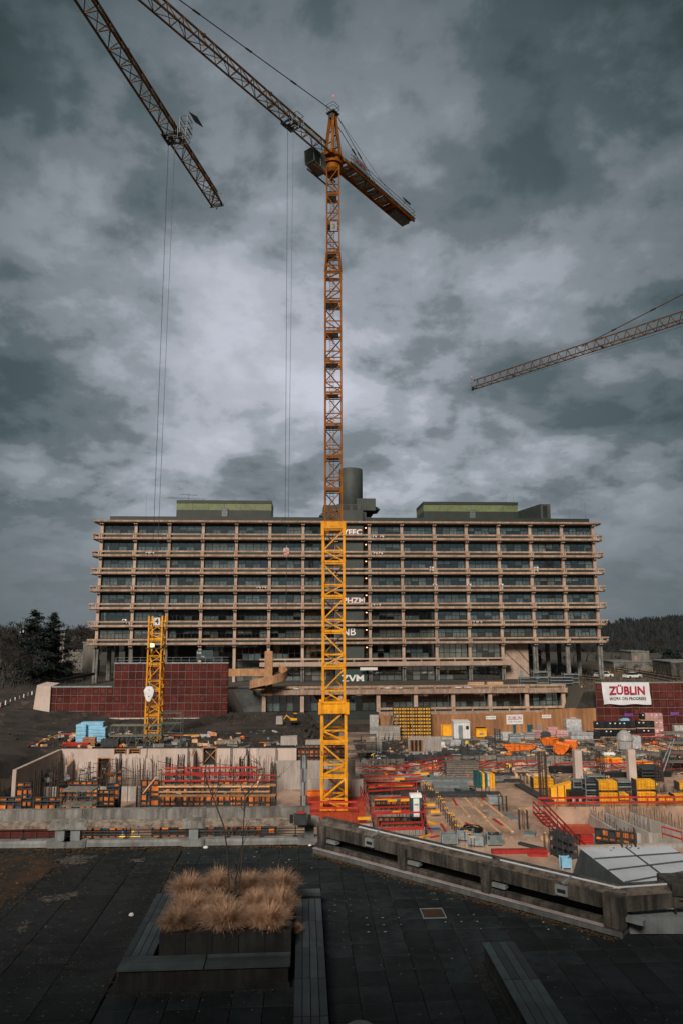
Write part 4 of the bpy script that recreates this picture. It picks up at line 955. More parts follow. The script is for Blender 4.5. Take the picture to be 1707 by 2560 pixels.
def crumple(x, y, s, label):
    p = G(x, y, TERR); m = MB(); n = 7; rr2 = random.Random(int(x)); vs = []
    for j in range(4):
        for i in range(n):
            a = 6.28 * i / n; r_ = s * (1 - abs(j - 1.2) * .28) * rr2.uniform(.7, 1.2); vs.append((r_ * math.cos(a) * 1.3, r_ * math.sin(a), j * s * .35 * rr2.uniform(.7, 1.2)))
    fs = [(j*n+i, j*n+(i+1) % n, (j+1)*n+(i+1) % n, (j+1)*n+i) for j in range(3) for i in range(n)] + [tuple(range(3*n, 4*n)), tuple(range(n-1, -1, -1))]
    tag(m.add(vs, fs).out('paper_scrap', 'white', None, (p.x, p.y, TERR + .001)), label, 'litter', 'paper scraps on the terrace')
for x, y, s, l in ((329, 2290, .06, 'crumpled white paper scrap alone on the dark slabs left of planter'), (515, 2121, .07, 'crumpled white paper scrap on moss left of the thin tree'), (639, 2111, .075, 'crumpled white paper scrap by kerb right of the thin tree'), (384, 2113, .08, 'crumpled white paper scrap under the left parapet ledge'), (775, 2115, .05, 'crumpled white paper scrap in the corner where both parapets meet')): crumple(x, y, s, l)
def patch(label, cat, pts, mt, z, kind='stuff', jag=.18, n=70, name='moss_patch'):
    P_ = [G(x, y, TERR) for x, y in pts]; P_ = [p for p in P_]; m_ = len(P_); ring = []
    for i in range(n):
        k = i / n * m_; a, b = P_[int(k) % m_], P_[(int(k) + 1) % m_]; q = a.lerp(b, k % 1); ring.append((q.x + rr.gauss(0, jag), q.y + rr.gauss(0, jag), TERR + z))
    c = sum((Vector(q) for q in ring), Vector()) / n; mid = [tuple(Vector(q).lerp(c, .5) + Vector((0, 0, .006 + rr.uniform(0, .01)))) for q in ring]
    m = MB().add(ring + mid + [tuple(c + Vector((0, 0, .01)))], [(i, (i + 1) % n, n + (i + 1) % n, n + i) for i in range(n)] + [(n + i, n + (i + 1) % n, 2 * n) for i in range(n)])
    return tag(m.out(name, mt), label, cat, kind=kind)
mat('mossdark', (0.060, 0.027, 0.008), (0.012, 0.010, 0.006), 1.6, 0.95, 0.9, 30, rvar=0, lo=.36, hi=.6, spots=(7.0, .66, (.20, .11, .05)))
patch('rusty brown moss mat at the far left edge of the terrace', 'moss', [(-60, 2140), (120, 2138), (140, 2165), (95, 2200), (40, 2240), (-60, 2290)], 'mossdark', .007)
for i, pts in enumerate(([(140, 2150), (200, 2136), (235, 2142), (215, 2158), (160, 2162)], [(95, 2246), (150, 2236), (196, 2232), (180, 2246), (120, 2256)], [(45, 2322), (75, 2300), (82, 2304), (55, 2332)], [(330, 2150), (360, 2148), (352, 2156)])):
    patch(['pale dried mortar splash near the left kerb', 'pale dried mortar splash below the first one', 'thin pale mortar streak at the lower left', 'small pale mortar spot near the planter'][i], 'stain', pts, 'stainpale', .006, jag=.06, name='mortar_splash')
# ---- benches and planter
def slat_mesh(l, w=.15, t=.04):
    pr = [(-w/2, -t), (w/2, -t)]; n = 5; u = w / (2 * n - 1)
    top = []
    for i in range(n):
        x0 = w/2 - 2 * i * u; top += [(x0, 0), (x0 - u, 0)] + ([(x0 - u, -.006), (x0 - 2*u, -.006)] if i < n - 1 else [])
    return MB().profx(pr + top, 0, l).mesh('slat', 'slat')
SLM = {}
def bench(name, label, a0, b0, a1, b1, along, segs, nsl=4, base=True, group=None):
    """slatted bench on a concrete plinth; along = 'a' or 'b'"""
    o = thing(name, label, 'bench', TF((a0 + a1) / 2, (b0 + b1) / 2), TY, group); ca, cb_ = (a0 + a1) / 2, (b0 + b1) / 2
    W_ = (b1 - b0) if along == 'a' else (a1 - a0); Ln = (a1 - a0) if along == 'a' else (b1 - b0)
    if base:
        m = MB(); i_ = .05; m.box(a0 - ca + i_, b0 - cb_ + i_, .09, a1 - ca - i_, b1 - cb_ - i_, .405); m.box(a0 - ca + .02, b0 - cb_ + .02, .0, a1 - ca - .02, b1 - cb_ - .02, .09); m.out('plinth', 'planter', o)
    pit = W_ / nsl; sg = Ln / segs; key = (round(sg, 3), round(pit, 3))
    if key not in SLM: SLM[key] = slat_mesh(sg - .025, pit - .018)
    for s in range(segs):
        for k in range(nsl):
            if along == 'a': link('slat', SLM[key], o, (a0 - ca + s * sg + .012, b0 - cb_ + (k + .5) * pit, .45 + rr.uniform(-.002, .002)))
            else: link('slat', SLM[key], o, (a0 - ca + (k + .5) * pit, b0 - cb_ + s * sg + .012, .45 + rr.uniform(-.002, .002)), R(90))
    return o
bench('bench', 'dark slatted bench along the left side of the grass planter', .15, .52, .80, 4.05, 'b', 2)
bench('bench', 'dark slatted bench along the front of the grass planter', .15, -.10, 3.80, .50, 'a', 2)
bench('bench', 'long dark slatted bench running past the right side of the grass planter', 3.88, -3.4, 4.53, 3.43, 'b', 5)
bench('bench', 'dark slatted bench behind the grass planter', .85, 3.66, 4.53, 4.10, 'a', 2, 3)
bench('bench', 'lone dark slatted bench at the lower right of the terrace', 8.08, -4.3, 8.83, .70, 'b', 3)
pl = thing('planter', 'square concrete planter box full of dry straw coloured grasses', 'planter', TF(2.35, 2.08), TY)
x0, x1, y0, y1, zt = -1.45, 1.45, -1.53, 1.52, .85
for i in range(5): w_ = (x1 - x0) / 5; MB().box(x0 + i*w_ + .006, y0, .0, x0 + (i+1)*w_ - .006, y0 + .09, zt + rr.uniform(-.006, .006)).out('panel', 'planter', pl)
for i in range(5): w_ = (x1 - x0) / 5; MB().box(x0 + i*w_ + .006, y1 - .09, .0, x0 + (i+1)*w_ - .006, y1, zt).out('panel', 'planter', pl)
for sx in (x0, x1 - .09):
    for i in range(5): w_ = (y1 - y0 - .2) / 5; MB().box(sx, y0 + .1 + i*w_ + .006, 0, sx + .09, y0 + .1 + (i+1)*w_ - .006, zt).out('panel', 'planter', pl)
MB().box(x0 + .095, y0 + .095, .1, x1 - .095, y1 - .095, zt - .08).out('soil', 'earth', pl)
def tussock_mesh(seed, nb=1500):
    r = random.Random(seed); m = MB()
    for i in range(nb):
        a = r.uniform(0, 6.283); lean = r.uniform(.08, 1.5) ** .8; ln = r.uniform(.36, .70) * (1.25 if r.random() < .06 else 1); w = r.choice([.005, .006, .0085]); b0 = r.uniform(0, .13)
        ca, sa = math.cos(a), math.sin(a); px, py = -sa * w, ca * w; p = [b0 * ca, b0 * sa, 0.0]; ang = R(88) - lean * .55; pts = [tuple(p)]; st = ln / 4; dr = r.gauss(0, .22)
        for s in range(4):
            p = [p[0] + st * math.cos(ang) * math.cos(a + dr * s), p[1] + st * math.cos(ang) * math.sin(a + dr * s), p[2] + st * math.sin(ang)]; p[2] = max(p[2], .10 * (s + 1) * r.uniform(.3, 1)); pts.append(tuple(p)); ang -= lean * (.26 + .20 * s)
        n = len(m.v)
        for k, q in enumerate(pts):
            t_ = 1 - k / 4.6; m.v += [(q[0] + px * t_, q[1] + py * t_, q[2]), (q[0] - px * t_, q[1] - py * t_, q[2])]
        for k in range(4): m.f.append((n + 2*k, n + 2*k + 1, n + 2*k + 3, n + 2*k + 2))
    return m.mesh('grass_tussock', 'straw')
TM = [tussock_mesh(i) for i in range(5)]
TPOS = [(470, 2235, 1.15, 'at the rear left corner'), (545, 2225, 1.1, 'at the rear beside the tree stems'), (620, 2222, 1.15, 'at the rear right of the tree stems'), (697, 2225, 1.3, 'tallest one at the rear right corner'), (480, 2280, 1.25, 'in the second row at the left edge'), (545, 2270, .95, 'in the middle just left of the tree stems'), (640, 2262, 1.0, 'in the middle just right of the tree stems'), (700, 2275, 1.1, 'in the second row at the right edge'), (445, 2318, 1.15, 'at the front left corner'), (510, 2300, .9, 'small one behind the front row near the left'), (565, 2318, 1.3, 'biggest one in the middle of the front row'), (622, 2305, .85, 'small one in front right of centre'), (672, 2318, 1.2, 'at the front right corner'), (738, 2292, .5, 'tiny one spilling over the right bench')]
for i, (x, y, s, w) in enumerate(TPOS):
    p = G(x, y, TERR + .8); o = link('grass_tussock', TM[i % 5], None, (p.x, p.y, TERR + (.75 if i < 13 else .46)), rr.uniform(0, 6.28), (s * rr.uniform(.82, 1.0), s * rr.uniform(.82, 1.0), s * rr.uniform(.60, .86)))
    tag(o, 'dry straw grass tussock ' + w + (' of the planter' if i < 13 and 'row' not in w and 'stems' not in w else ''), 'grass', 'grass tussocks in the planter')
# thin bare tree growing from the planter
def tree_from(name, label, base, mains, depth, twigs, seed, matn='bark', r0=.022):
    r = random.Random(seed); o = thing(name, label, 'tree', base); tr_ = MB(); tw = MB(); B_ = Vector(base)
    def grow(p, d, ln, rad, lev):
        q = p; n = 3
        for i in range(n):
            d = (d + Vector((r.uniform(-.3, .3), r.uniform(-.3, .3), r.uniform(-.1, .3)))).normalized(); e = q + d * ln / n
            tw.bar(q, e, rad * 2 * (1 - .2 * i), n=4, cap=False, w2=rad * 2 * (.8 - .2 * i)); q = e
            if lev > 0 and r.random() < .75:
                ax = Vector((r.uniform(-1, 1), r.uniform(-1, 1), r.uniform(-.2, .7))).normalized(); grow(q, (d + ax * .9).normalized(), ln * r.uniform(.45, .75), rad * .6, lev - 1)
    for pts, ra, rb in mains:
        P_ = [Vector(q) - B_ for q in pts]; n = len(P_) - 1
        for i in range(n): tr_.bar(P_[i], P_[i+1], 2 * (ra + (rb - ra) * i / n), n=7, cap=False, w2=2 * (ra + (rb - ra) * (i + 1) / n))
        for k in range(twigs):
            i = r.randint(max(0, n - 2), n - 1); t_ = r.random(); q = P_[i].lerp(P_[i+1], t_); d = (P_[-1] - P_[-2]).normalized()
            grow(q, (d + Vector((r.uniform(-1, 1), r.uniform(-1, 1), r.uniform(0, .6)))).normalized(), r.uniform(.3, .55), rb * .7, depth)
    tr_.out('trunk', matn, o, smooth=True); tw.out('crown', matn, o); return o
tb = G(580, 2255, TERR + .78)
ty = tb.y
mains = [([AT(575, 2258, ty), AT(572, 2180, ty), AT(568, 2115, ty), AT(560, 2064, ty), AT(536, 2000, ty), AT(520, 1960, ty - .1), AT(512, 1930, ty - .2)], .024, .012),
         ([AT(583, 2258, ty + .1), AT(590, 2200, ty + .1), AT(607, 2115, ty), AT(611, 2040, ty), AT(613, 1990, ty)], .022, .013),
         ([AT(592, 2268, ty - .15), AT(600, 2205, ty - .1), AT(608, 2120, ty)], .022, .016),
         ([AT(611, 2040, ty), AT(616, 1995, ty), AT(650, 1962, ty), AT(690, 1948, ty + .2)], .012, .006),
         ([AT(613, 1990, ty), AT(600, 1955, ty), AT(588, 1920, ty), AT(605, 1905, ty)], .010, .005),
         ([AT(613, 1990, ty), AT(640, 1955, ty), AT(655, 1920, ty), AT(648, 1903, ty)], .010, .005),
         ([AT(536, 2000, ty), AT(545, 1975, ty), AT(560, 1950, ty)], .010, .006), ([AT(520, 1960, ty), AT(500, 1985, ty - .2), AT(478, 2012, ty - .3)], .008, .004)]
tree_from('bare_tree', 'thin bare three stemmed tree rising out of the grass planter', tb, mains, 1, 4, 5)
# skylight dome at the lower edge of the picture
p = G(900, 2560, TERR + .2); o = thing('skylight_dome', 'small pale domed cap on the terrace at the lower edge', 'skylight', (p.x, p.y - .1, TERR))
MB().lathe([(.36, 0), (.36, .08), (.33, .14), (.24, .2), (.1, .235), (.01, .24)], 20).out('dome', 'kerb', o, smooth=True); MB().lathe([(.40, 0), (.40, .05), (.36, .06)], 20).out('ring', 'planter', o)
# ---- left parapet
lp = thing('parapet', 'weathered concrete parapet with ledge and dark rail along the left terrace edge', 'parapet', (-1.15, 25.32, TERR))
L0_, L1_ = Vector((0, 0)), Vector((-24, -.72))
def lpt(x): return L0_ + (L1_ - L0_) * (x / -24)
segs = [(0, -7.62), (-7.66, -9.9), (-9.94, -24)]
xg = [inv_ for inv_ in (0,)]
jx = G(180, 2100, TERR + .4); jx = (jx.x + 1.15)
for xa, xb in ((0, jx + .012), (jx - .012, -24)):
    a, b = lpt(xa), lpt(xb); path = [(a.x, a.y), (b.x, b.y)]
    MB().profp([(.0, .60), (0, .68), (.30, .80), (.30, .60)], path).out('ledge', 'conctop', lp)
    MB().profp([(.302, .58), (.302, 1.14), (.54, 1.14), (.54, .58)], path).out('upstand', 'concgrey', lp)
    MB().profp([(-.02, 0), (-.02, .13), (.04, .20), (.36, .20), (.36, 0)], path).out('kerb', 'kerb', lp)
ang = math.atan2(.72, 24)
def bracket(xpx, both=False):
    q = G(xpx, 2100, TERR + .2); x = q.x + 1.15; p = lpt(x); o = MB().box(-.16, .03, .2, .16, .28, .60).out('pillar', 'paintgrey', lp, (p.x, p.y, 0), ang)
    c = MB(); c.add([(-.42, -.03, .56), (.42, -.03, .56), (.34, -.03, .70), (.16, .0, .79), (-.16, .0, .79), (-.34, -.03, .70)] + [(-.42, .3, .56), (.42, .3, .56), (.34, .3, .82), (.16, .3, .86), (-.16, .3, .86), (-.34, .3, .82)], [(0, 1, 2, 3, 4, 5), (11, 10, 9, 8, 7, 6)] + [(i, i + 6, (i + 1) % 6 + 6, (i + 1) % 6) for i in range(6)])
    c.out('cap', 'concgrey', o); MB().prism([(-.4, -.06), (.4, -.06), (.3, -.12), (-.3, -.12)][::-1], .0, .2).box(-.4, -.06, .0, .4, .4, .205).out('foot_pad', 'kerb', o)
for x in (152, 190, 483, 773): bracket(x)
rl = MB()
a, b = lpt(-.1), lpt(-24)
for zz in (.29, .38, .47, .55): rl.bar((a.x, a.y + .22, zz), (b.x, b.y + .22, zz), .022, cap=False)
x = -.5
while x > -23.5: p = lpt(x); rl.bar((p.x, p.y + .22, .19), (p.x, p.y + .22, .60), .035); rl.cbox((p.x, p.y + .22, .215), (.16, .1, .03)); x -= 1.18
rl.out('guard_rail', 'black', lp)
cb = G(752, 2030, TERR + 1.2); q = thing('junction_box', 'dark junction box with red cable plug sitting on the parapet corner', 'junction box', (cb.x, cb.y, TERR + .82))
MB().box(-.22, -.16, 0, .22, -.03, .36).out('housing', 'steel', q); MB().box(-.1, -.2, .37, .16, -.05, .42).out('plug', 'red', q); MB().box(-.36, -.14, .05, -.24, -.06, .32).out('bracket', 'black', q); MB().box(.24, -.14, .05, .36, -.06, .32).out('bracket', 'black', q)
# ---- diagonal parapet
dp = thing('parapet', 'mossy diagonal concrete parapet with tube light crossing the right terrace', 'parapet', (PA.x, PA.y, TERR))
def D2(v): return Vector((v.x - PA.x, v.y - PA.y))
path = [D2(PC), D2(PB), D2(PA)]; pt2 = [(p.x, p.y) for p in path]
ddir = (path[1] - path[2]); dlen = ddir.length; ddir.normalize(); dang = math.atan2(ddir.y, ddir.x)
cuts = [0, .26, .49, .76, 1.0]
for k0, k1 in zip(cuts, cuts[1:]):
    a = path[2] + ddir * (dlen * k0 + (.008 if k0 else 0)); b = path[2] + ddir * (dlen * k1 - (.008 if k1 < 1 else 0))
    pp_ = [(b.x, b.y), (a.x, a.y)] if k1 < 1 else [pt2[0], (path[1].x, path[1].y), (a.x, a.y)]
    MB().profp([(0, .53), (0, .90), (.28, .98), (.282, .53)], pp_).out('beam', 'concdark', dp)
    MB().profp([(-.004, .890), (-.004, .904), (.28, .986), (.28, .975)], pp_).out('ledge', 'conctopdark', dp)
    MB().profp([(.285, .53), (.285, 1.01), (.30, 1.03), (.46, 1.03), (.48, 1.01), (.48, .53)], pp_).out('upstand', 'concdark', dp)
kp = [(path[1].x + .1, path[1].y + .02), pt2[2]]
MB().profp([(-.10, .18), (-.10, .27), (-.07, .29), (.10, .29), (.10, .18)], kp).out('kerb', 'concdark', dp)
MB().profp([(-.20, 0), (-.20, .15), (.3, .15), (.3, 0)], kp).out('skirting', 'skirt', dp)
MB().profp([(-.225, .15), (-.225, .175), (.3, .179), (.3, .15)], kp).out('flashing', 'lath', dp)
MB().profp([(.42, 0), (.42, .528), (.5, .528), (.5, 0)], kp).out('gap_shade_board', 'black', dp)  # added black sheet standing in for the dark hollow behind the gap
def dpil(px, py, w=.3, tall=.80, n0=-.13):
    q = G(px, py, TERR + .4); v = Vector((q.x - PA.x, q.y - PA.y)); k = v.dot(ddir); c = path[2] + ddir * k; nrm = Vector((-ddir.y, ddir.x))
    o = MB().box(-w/2, n0, .2, w/2, .25, tall).out('pillar', 'concdark', dp, (c.x, c.y, 0), dang)
    MB().box(w/2 + .02, -.02, .36, w/2 + .42, .2, .46).out('foot_pad', 'paintgrey', o); return k
dpil(812, 2100, .28, .86); dpil(995, 2160, .26, .78); dpil(1198, 2220, .26, .78); dpil(1512, 2318, .46, .93, -.2)
tl = MB(); tb2 = MB()
for k0, k1 in ((.16, .64), (.665, .995)):
    a = path[2] + ddir * dlen * k0; b = path[2] + ddir * dlen * k1; nrm = Vector((-ddir.y, ddir.x))
    tl.bar((a.x + nrm.x*.26, a.y + nrm.y*.26, 1.005), (b.x + nrm.x*.26, b.y + nrm.y*.26, 1.005), .05, n=8)
a, b = path[1], path[0]; d_ = (b - a).normalized(); nr = Vector((-d_.y, d_.x)); tl.bar((a.x + nr.x*.26, a.y + nr.y*.26, 1.005), (b.x + nr.x*.26, b.y + nr.y*.26, 1.005), .05, n=8)
tl.out('light_tube', 'sheet', dp)
for px, py in ((896, 2098), (1376, 2222)):
    q = G(px, py, TERR + .95); v = Vector((q.x - PA.x, q.y - PA.y)); c = path[2] + ddir * v.dot(ddir)
    o = MB().box(-.17, -.09, .60, .17, -.005, .84).out('step_light', 'paintgrey', dp, (c.x, c.y, 0), dang); MB().box(-.11, -.095, .67, .11, -.0905, .76).out('light_slot', 'black', o)
    MB().bar((.02, -.02, .88), (.16, .22, 1.02), .05).out('cable_clip', 'galv', o)
for i, (x, y) in enumerate(((1610, 2300),)):
    q = PC - PA
MB().box(path[1].x + .25, path[1].y + .1, 0, path[0].x, path[0].y + .3, .38).out('kerb', 'paintgrey', dp)
# end pier with steel ladder at the right frame edge
ep = G(1690, 2330, TERR); e = thing('end_pier', 'mossy concrete end block with ladder at the right edge of the terrace', 'pier', (ep.x + .42, ep.y + .35, TERR))
MB().box(-.45, -.35, .82, 1.6, .5, 1.08).out('cap_block', 'concdark', e); MB().box(.1, -.2, 0, 1.5, .4, .82).out('pier_wall', 'paintgrey', e)
m = MB(); 
for x in (-.38, -.02): m.bar((x, -.28, .1), (x, -.28, .80), .045)
for i in range(4): m.bar((-.38, -.28, .18 + i * .17), (-.02, -.28, .18 + i * .17), .035)
m.out('ladder', 'black', e)
# ---- sheet metal roof beyond the parapet
RZ = -9.3
A_, B_, C_, D_, E_ = G(1450, 2122, RZ), G(1672, 2115, RZ), G(1790, 2178, RZ), G(1790, 2300, RZ), G(1590, 2216, RZ)
mr = thing('metal_roof', 'pale grey sheet metal roof with raised seams below the right parapet', 'roof', (A_.x, A_.y, RZ))
rel = lambda p, dz=0: (p.x - A_.x, p.y - A_.y, dz)
F_ = E_ + (E_ - A_) * .35
top = [A_, B_, C_, D_, F_]
ns = 5
for i in range(ns):
    k0, k1 = i / ns + .002, (i + 1) / ns - .002
    l0, l1 = A_.lerp(F_, k0), A_.lerp(F_, k1); r0 = B_.lerp(C_, min(1, k0 * 1.25)) if k0 < .8 else C_.lerp(D_, (k0 - .8) * 5); r1 = B_.lerp(C_, min(1, k1 * 1.25)) if k1 < .8 else C_.lerp(D_, (k1 - .8) * 5)
    z0_, z1_ = -.25 * k0, -.25 * k1
    MB().add([rel(l0, z0_), rel(r0, z0_), rel(r1, z1_), rel(l1, z1_), rel(l0, z0_ - .03), rel(r0, z0_ - .03), rel(r1, z1_ - .03), rel(l1, z1_ - .03)], [(3, 2, 1, 0), (4, 5, 6, 7), (0, 1, 5, 4), (2, 3, 7, 6), (3, 0, 4, 7), (1, 2, 6, 5)]).out('sheet', 'sheet', mr)
    if i: MB().bar(rel(l0, z0_ + .02), rel(r0, z0_ + .02), .05, .05).out('seam', 'sheetside', mr)
ca_, cb_2 = A_.lerp(B_, .5), E_.lerp(C_, .45); MB().bar(rel(ca_, .01), rel(cb_2, -.15), .05, .04).out('seam', 'sheetside', mr)
off = Vector((-1.0, .6, -3.2))
MB().add([rel(A_, -.01), rel(F_, -.26), (F_.x - A_.x + off.x, F_.y - A_.y + off.y, -3.2), (off.x, off.y, -3.2)], [(0, 1, 2, 3)]).add([rel(A_, -.02), rel(B_, -.02), rel(B_, -3.2), (off.x, off.y, -3.2)], [(3, 2, 1, 0)]).out('side_cladding', 'sheetside', mr)
m = MB()
for i in range(16): k = rr.random(); q = A_.lerp(B_, rr.uniform(.25, .95)).lerp(E_.lerp(C_, rr.random()), k * .8); m.cbox(rel(q, .0 - .2 * k), (rr.uniform(.05, .14), .06, .035), rr.random() * 3)
m.out('leaf_debris', 'bark', mr)
# ---- the building the terrace belongs to (unseen, its height set to shade the terrace)
rb = thing('terrace_shade_building', 'unseen concrete building behind the viewpoint, raised to shade the terrace', 'building', (0, -1.8, TERR))
MB().box(-60, -24, -12, 60, 0, 14.4).out('wall', 'concgrey', rb)
for k in range(3): MB().box(-60, -24, 3.2 + k * 3.4, 60, .9 if k < 1 else .35, 3.5 + k * 3.4).out('balcony_ledge', 'peach', rb)
# ================================================================== building site
rs = random.Random(21)
def V2(p): return (p.x, p.y)
# ---- pits and working slab
P1 = [G(912, 1946, SITE), G(1048, 1946, SITE), G(1072, 2092, SITE), G(935, 2092, SITE)]
P2 = [G(1290, 2018, SITE), G(1800, 2016, SITE), G(1800, 2118, SITE), G(1452, 2124, SITE)]
P3 = [Vector((-6.2, 82, 0)), Vector((-3.0, 82, 0)), Vector((-3.0, 84.5, 0)), Vector((-6.2, 84.5, 0))]
outer = [(-33.6, 27), (76, 27), (76, 128.2), (-.5, 128.2), (-.5, 86.6), (-33.6, 86.6)]
holes = [[V2(p) for p in P1], [V2(p) for p in P2]]
vs2 = []; es = []
for lp_ in [outer] + holes:
    n0 = len(vs2); vs2 += [Vector(p) for p in lp_]; es += [(n0 + i, n0 + (i + 1) % len(lp_)) for i in range(len(lp_))]
ov, oe, of, *_ = delaunay_2d_cdt(vs2, es, [], 1, 1e-4)
def inpoly(x, y, poly):
    c = False; j = len(poly) - 1
    for i in range(len(poly)):
        (xi, yi), (xj, yj) = poly[i], poly[j]
        if (yi > y) != (yj > y) and x < (xj - xi) * (y - yi) / (yj - yi) + xi: c = not c
        j = i
    return c
sm = MB(); sm.v = [(v.x, v.y, SITE) for v in ov]
for f in of:
    cx_ = sum(ov[i].x for i in f) / len(f); cy_ = sum(ov[i].y for i in f) / len(f)
    if any(inpoly(cx_, cy_, h) for h in holes) or not inpoly(cx_, cy_, outer): continue
    sm.f.append(tuple(f))
for h in holes:
    n = len(h)
    for i in range(n): a, b = h[i], h[(i + 1) % n]; sm.add([(*a, SITE), (*b, SITE), (*b, -22.9), (*a, -22.9)], [(0, 1, 2, 3)])
slab = tag(sm.out('site_slab', 'slab'), kind='structure')
MB().add([(*p, -22.7) for p in holes[0]], [(0, 1, 2, 3)]).out('pit_floor', 'conc', slab); MB().add([(*p, -22.7) for p in holes[1]], [(0, 1, 2, 3)]).out('pit_floor', 'conc', slab)
# a muddy strip at the back of the site
mud = MB(); 
mp_ = [G(900, 1908, SITE), G(1720, 1900, SITE), G(1760, 1836, SITE), G(880, 1850, SITE)]; nn = 24
for j in range(7):
    for i in range(nn + 1):
        p = mp_[0].lerp(mp_[1], i / nn).lerp(mp_[3].lerp(mp_[2], i / nn), j / 6); mud.v.append((p.x, p.y, SITE + .012 + (rs.uniform(0, .1) if 0 < j < 6 and 0 < i < nn else 0)))
mud.f = [(j*(nn+1)+i, j*(nn+1)+i+1, (j+1)*(nn+1)+i+1, (j+1)*(nn+1)+i) for j in range(6) for i in range(nn)]
mat('mud', (0.060, 0.045, 0.035), (0.030, 0.024, 0.020), 0.3, 0.6, 0.8, 3, rvar=0, wet=.25)
tag(mud.out('mud_ground', 'mud', smooth=True), kind='structure')
# ---- brown panel walls
def panel_wall(label, p0, p1, rows, colw, zb, rowh, skip=None, thick=.35, top_rail=True):
    d = (p1 - p0); d.z = 0; Lw = d.length; a = math.atan2(d.y, d.x); n = round(Lw / colw); cw = Lw / n
    o = thing('panel_wall', label, 'wall', (p0.x, p0.y, zb), a)
    pm = MB(); g = .03; pm.box(g, 0, g, cw - g, .06, rowh - .06); pme = pm.mesh('panel', 'brownply')
    im = MB().box(.28, -.012, .28, cw - .28, 0, rowh - .34).mesh('patch', 'brownply2')
    lm = MB().box(0, -.035, -.034, cw - .004, .03, .0).mesh('lath', 'lath')
    bk = MB(); vt = MB()
    for i in range(n):
        for j in range(rows):
            if skip and skip(i / n, j): continue
            q = link('panel', pme, o, (i * cw, 0, j * rowh + .03)); 
            if rs.random() < .55: link('patch', im, q, (rs.uniform(-.05, .05), 0, rs.uniform(-.05, .05)))
            link('lath', lm, q, (0, 0, rowh - .01))
            bk.box(i * cw, .065, j * rowh, (i + 1) * cw, thick, (j + 1) * rowh); vt.box(i * cw - .012, -.018, j * rowh, i * cw + .012, .064, (j + 1) * rowh - .06)
    bk.out('backing', 'brownply', o); vt.out('joint_strip', 'galv', o)
    return o, n, cw
w0, w1 = AT(120, 1798, 116), AT(569, 1793, 116)
pwl, n_, cw_ = panel_wall('dark red brown panel wall with white seams left of the site', Vector((w0.x, 116, 0)), Vector((w1.x, 116, 0)), 7, 1.18, -15.45, 1.265, lambda k, j: j >= 4 and k < (277 - 120) / (569 - 120))
m = MB(); xl = (277 - 120) / 449 * 29.5
m.box(0, -.05, 4 * 1.265 + .02, xl, .5, 4 * 1.265 + .22).box(xl + .2, -.05, 7 * 1.265 + .02, 29.5, .5, 7 * 1.265 + .2); m.out('coping', 'galv', pwl)
rl = MB()
for i in range(14): x = xl + .3 + i * 1.36; rl.bar((x, .4, 7 * 1.265 + .2), (x, .4, 7 * 1.265 + 1.0), .05)
for zz in (.55, 1.0): rl.bar((xl + .3, .4, 7 * 1.265 + zz), (29.4, .4, 7 * 1.265 + zz), .045)
rl.out('guard_rail', 'galv', pwl)
w0, w1 = AT(1494, 1830, 127.2), AT(1780, 1830, 127.2)
pwr, _, _ = panel_wall('dark red brown panel wall carrying the white banner at the right', Vector((w0.x, 127.2, 0)), Vector((w1.x, 127.2, 0)), 6, 1.25, SITE - .05, 1.43)
MB().box(0, -.05, 6 * 1.43 + .02, 20.3, .6, 6 * 1.43 + .2).out('coping', 'galv', pwr)
# concrete pier at the left end of the brown wall
p = AT(77, 1806, 115); q = AT(122, 1800, 115.4); zt0 = AT(82, 1712, 116).z
pr = thing('wall_pier', 'square pale concrete pier at the left end of the brown wall', 'pier', (p.x, 115.2, -16.2))
MB().add([(0, 0, 0), (q.x - p.x, .3, 0), (q.x - p.x, 4, 0), (0, 4, 0), (.5, .2, zt0 + 16.2), (q.x - p.x - .05, .45, zt0 + 15.9), (q.x - p.x - .05, 4, zt0 + 16.2), (.5, 4, zt0 + 16.4)], [(3, 2, 1, 0), (4, 5, 6, 7), (0, 1, 5, 4), (1, 2, 6, 5), (2, 3, 7, 6), (3, 0, 4, 7)]).out('shaft', 'concpink', pr)
MB().box(-.2, -.25, -.4, q.x - p.x + .25, .2, .9).out('footing', 'concpink', pr)
# concrete footing strip and sheet wall under the brown wall
ft = thing('wall_footing', 'pale concrete footing strip below the brown panel wall', 'footing', (w0.x, 0, 0)); ft.location = (AT(120, 1800, 115.6).x, 115.3, -16.6)
i = 0; x = 0
while x < 28:
    w = rs.uniform(2.2, 4.0); MB().box(x, rs.uniform(-.15, .1), 0, min(x + w - .03, 29), .6, 1.25 + rs.uniform(-.1, .12)).out('block', 'concpink', ft); x += w
sw = thing('pile_wall', 'stained concrete pile wall with anchor heads behind the blue foam stacks', 'wall', (AT(115, 1850, 100).x, 100, -17.0))
for i in range(9): MB().box(i * 1.02, (i % 2) * .08, 0, i * 1.02 + 1.0, .6, 1.9 - .03 * i).out('pile', 'concfar', sw)
for i in range(3): MB().cbox((1.5 + i * 2.6, -.1, 1.3), (.25, .2, .3)).out('anchor_head', 'steel', sw)
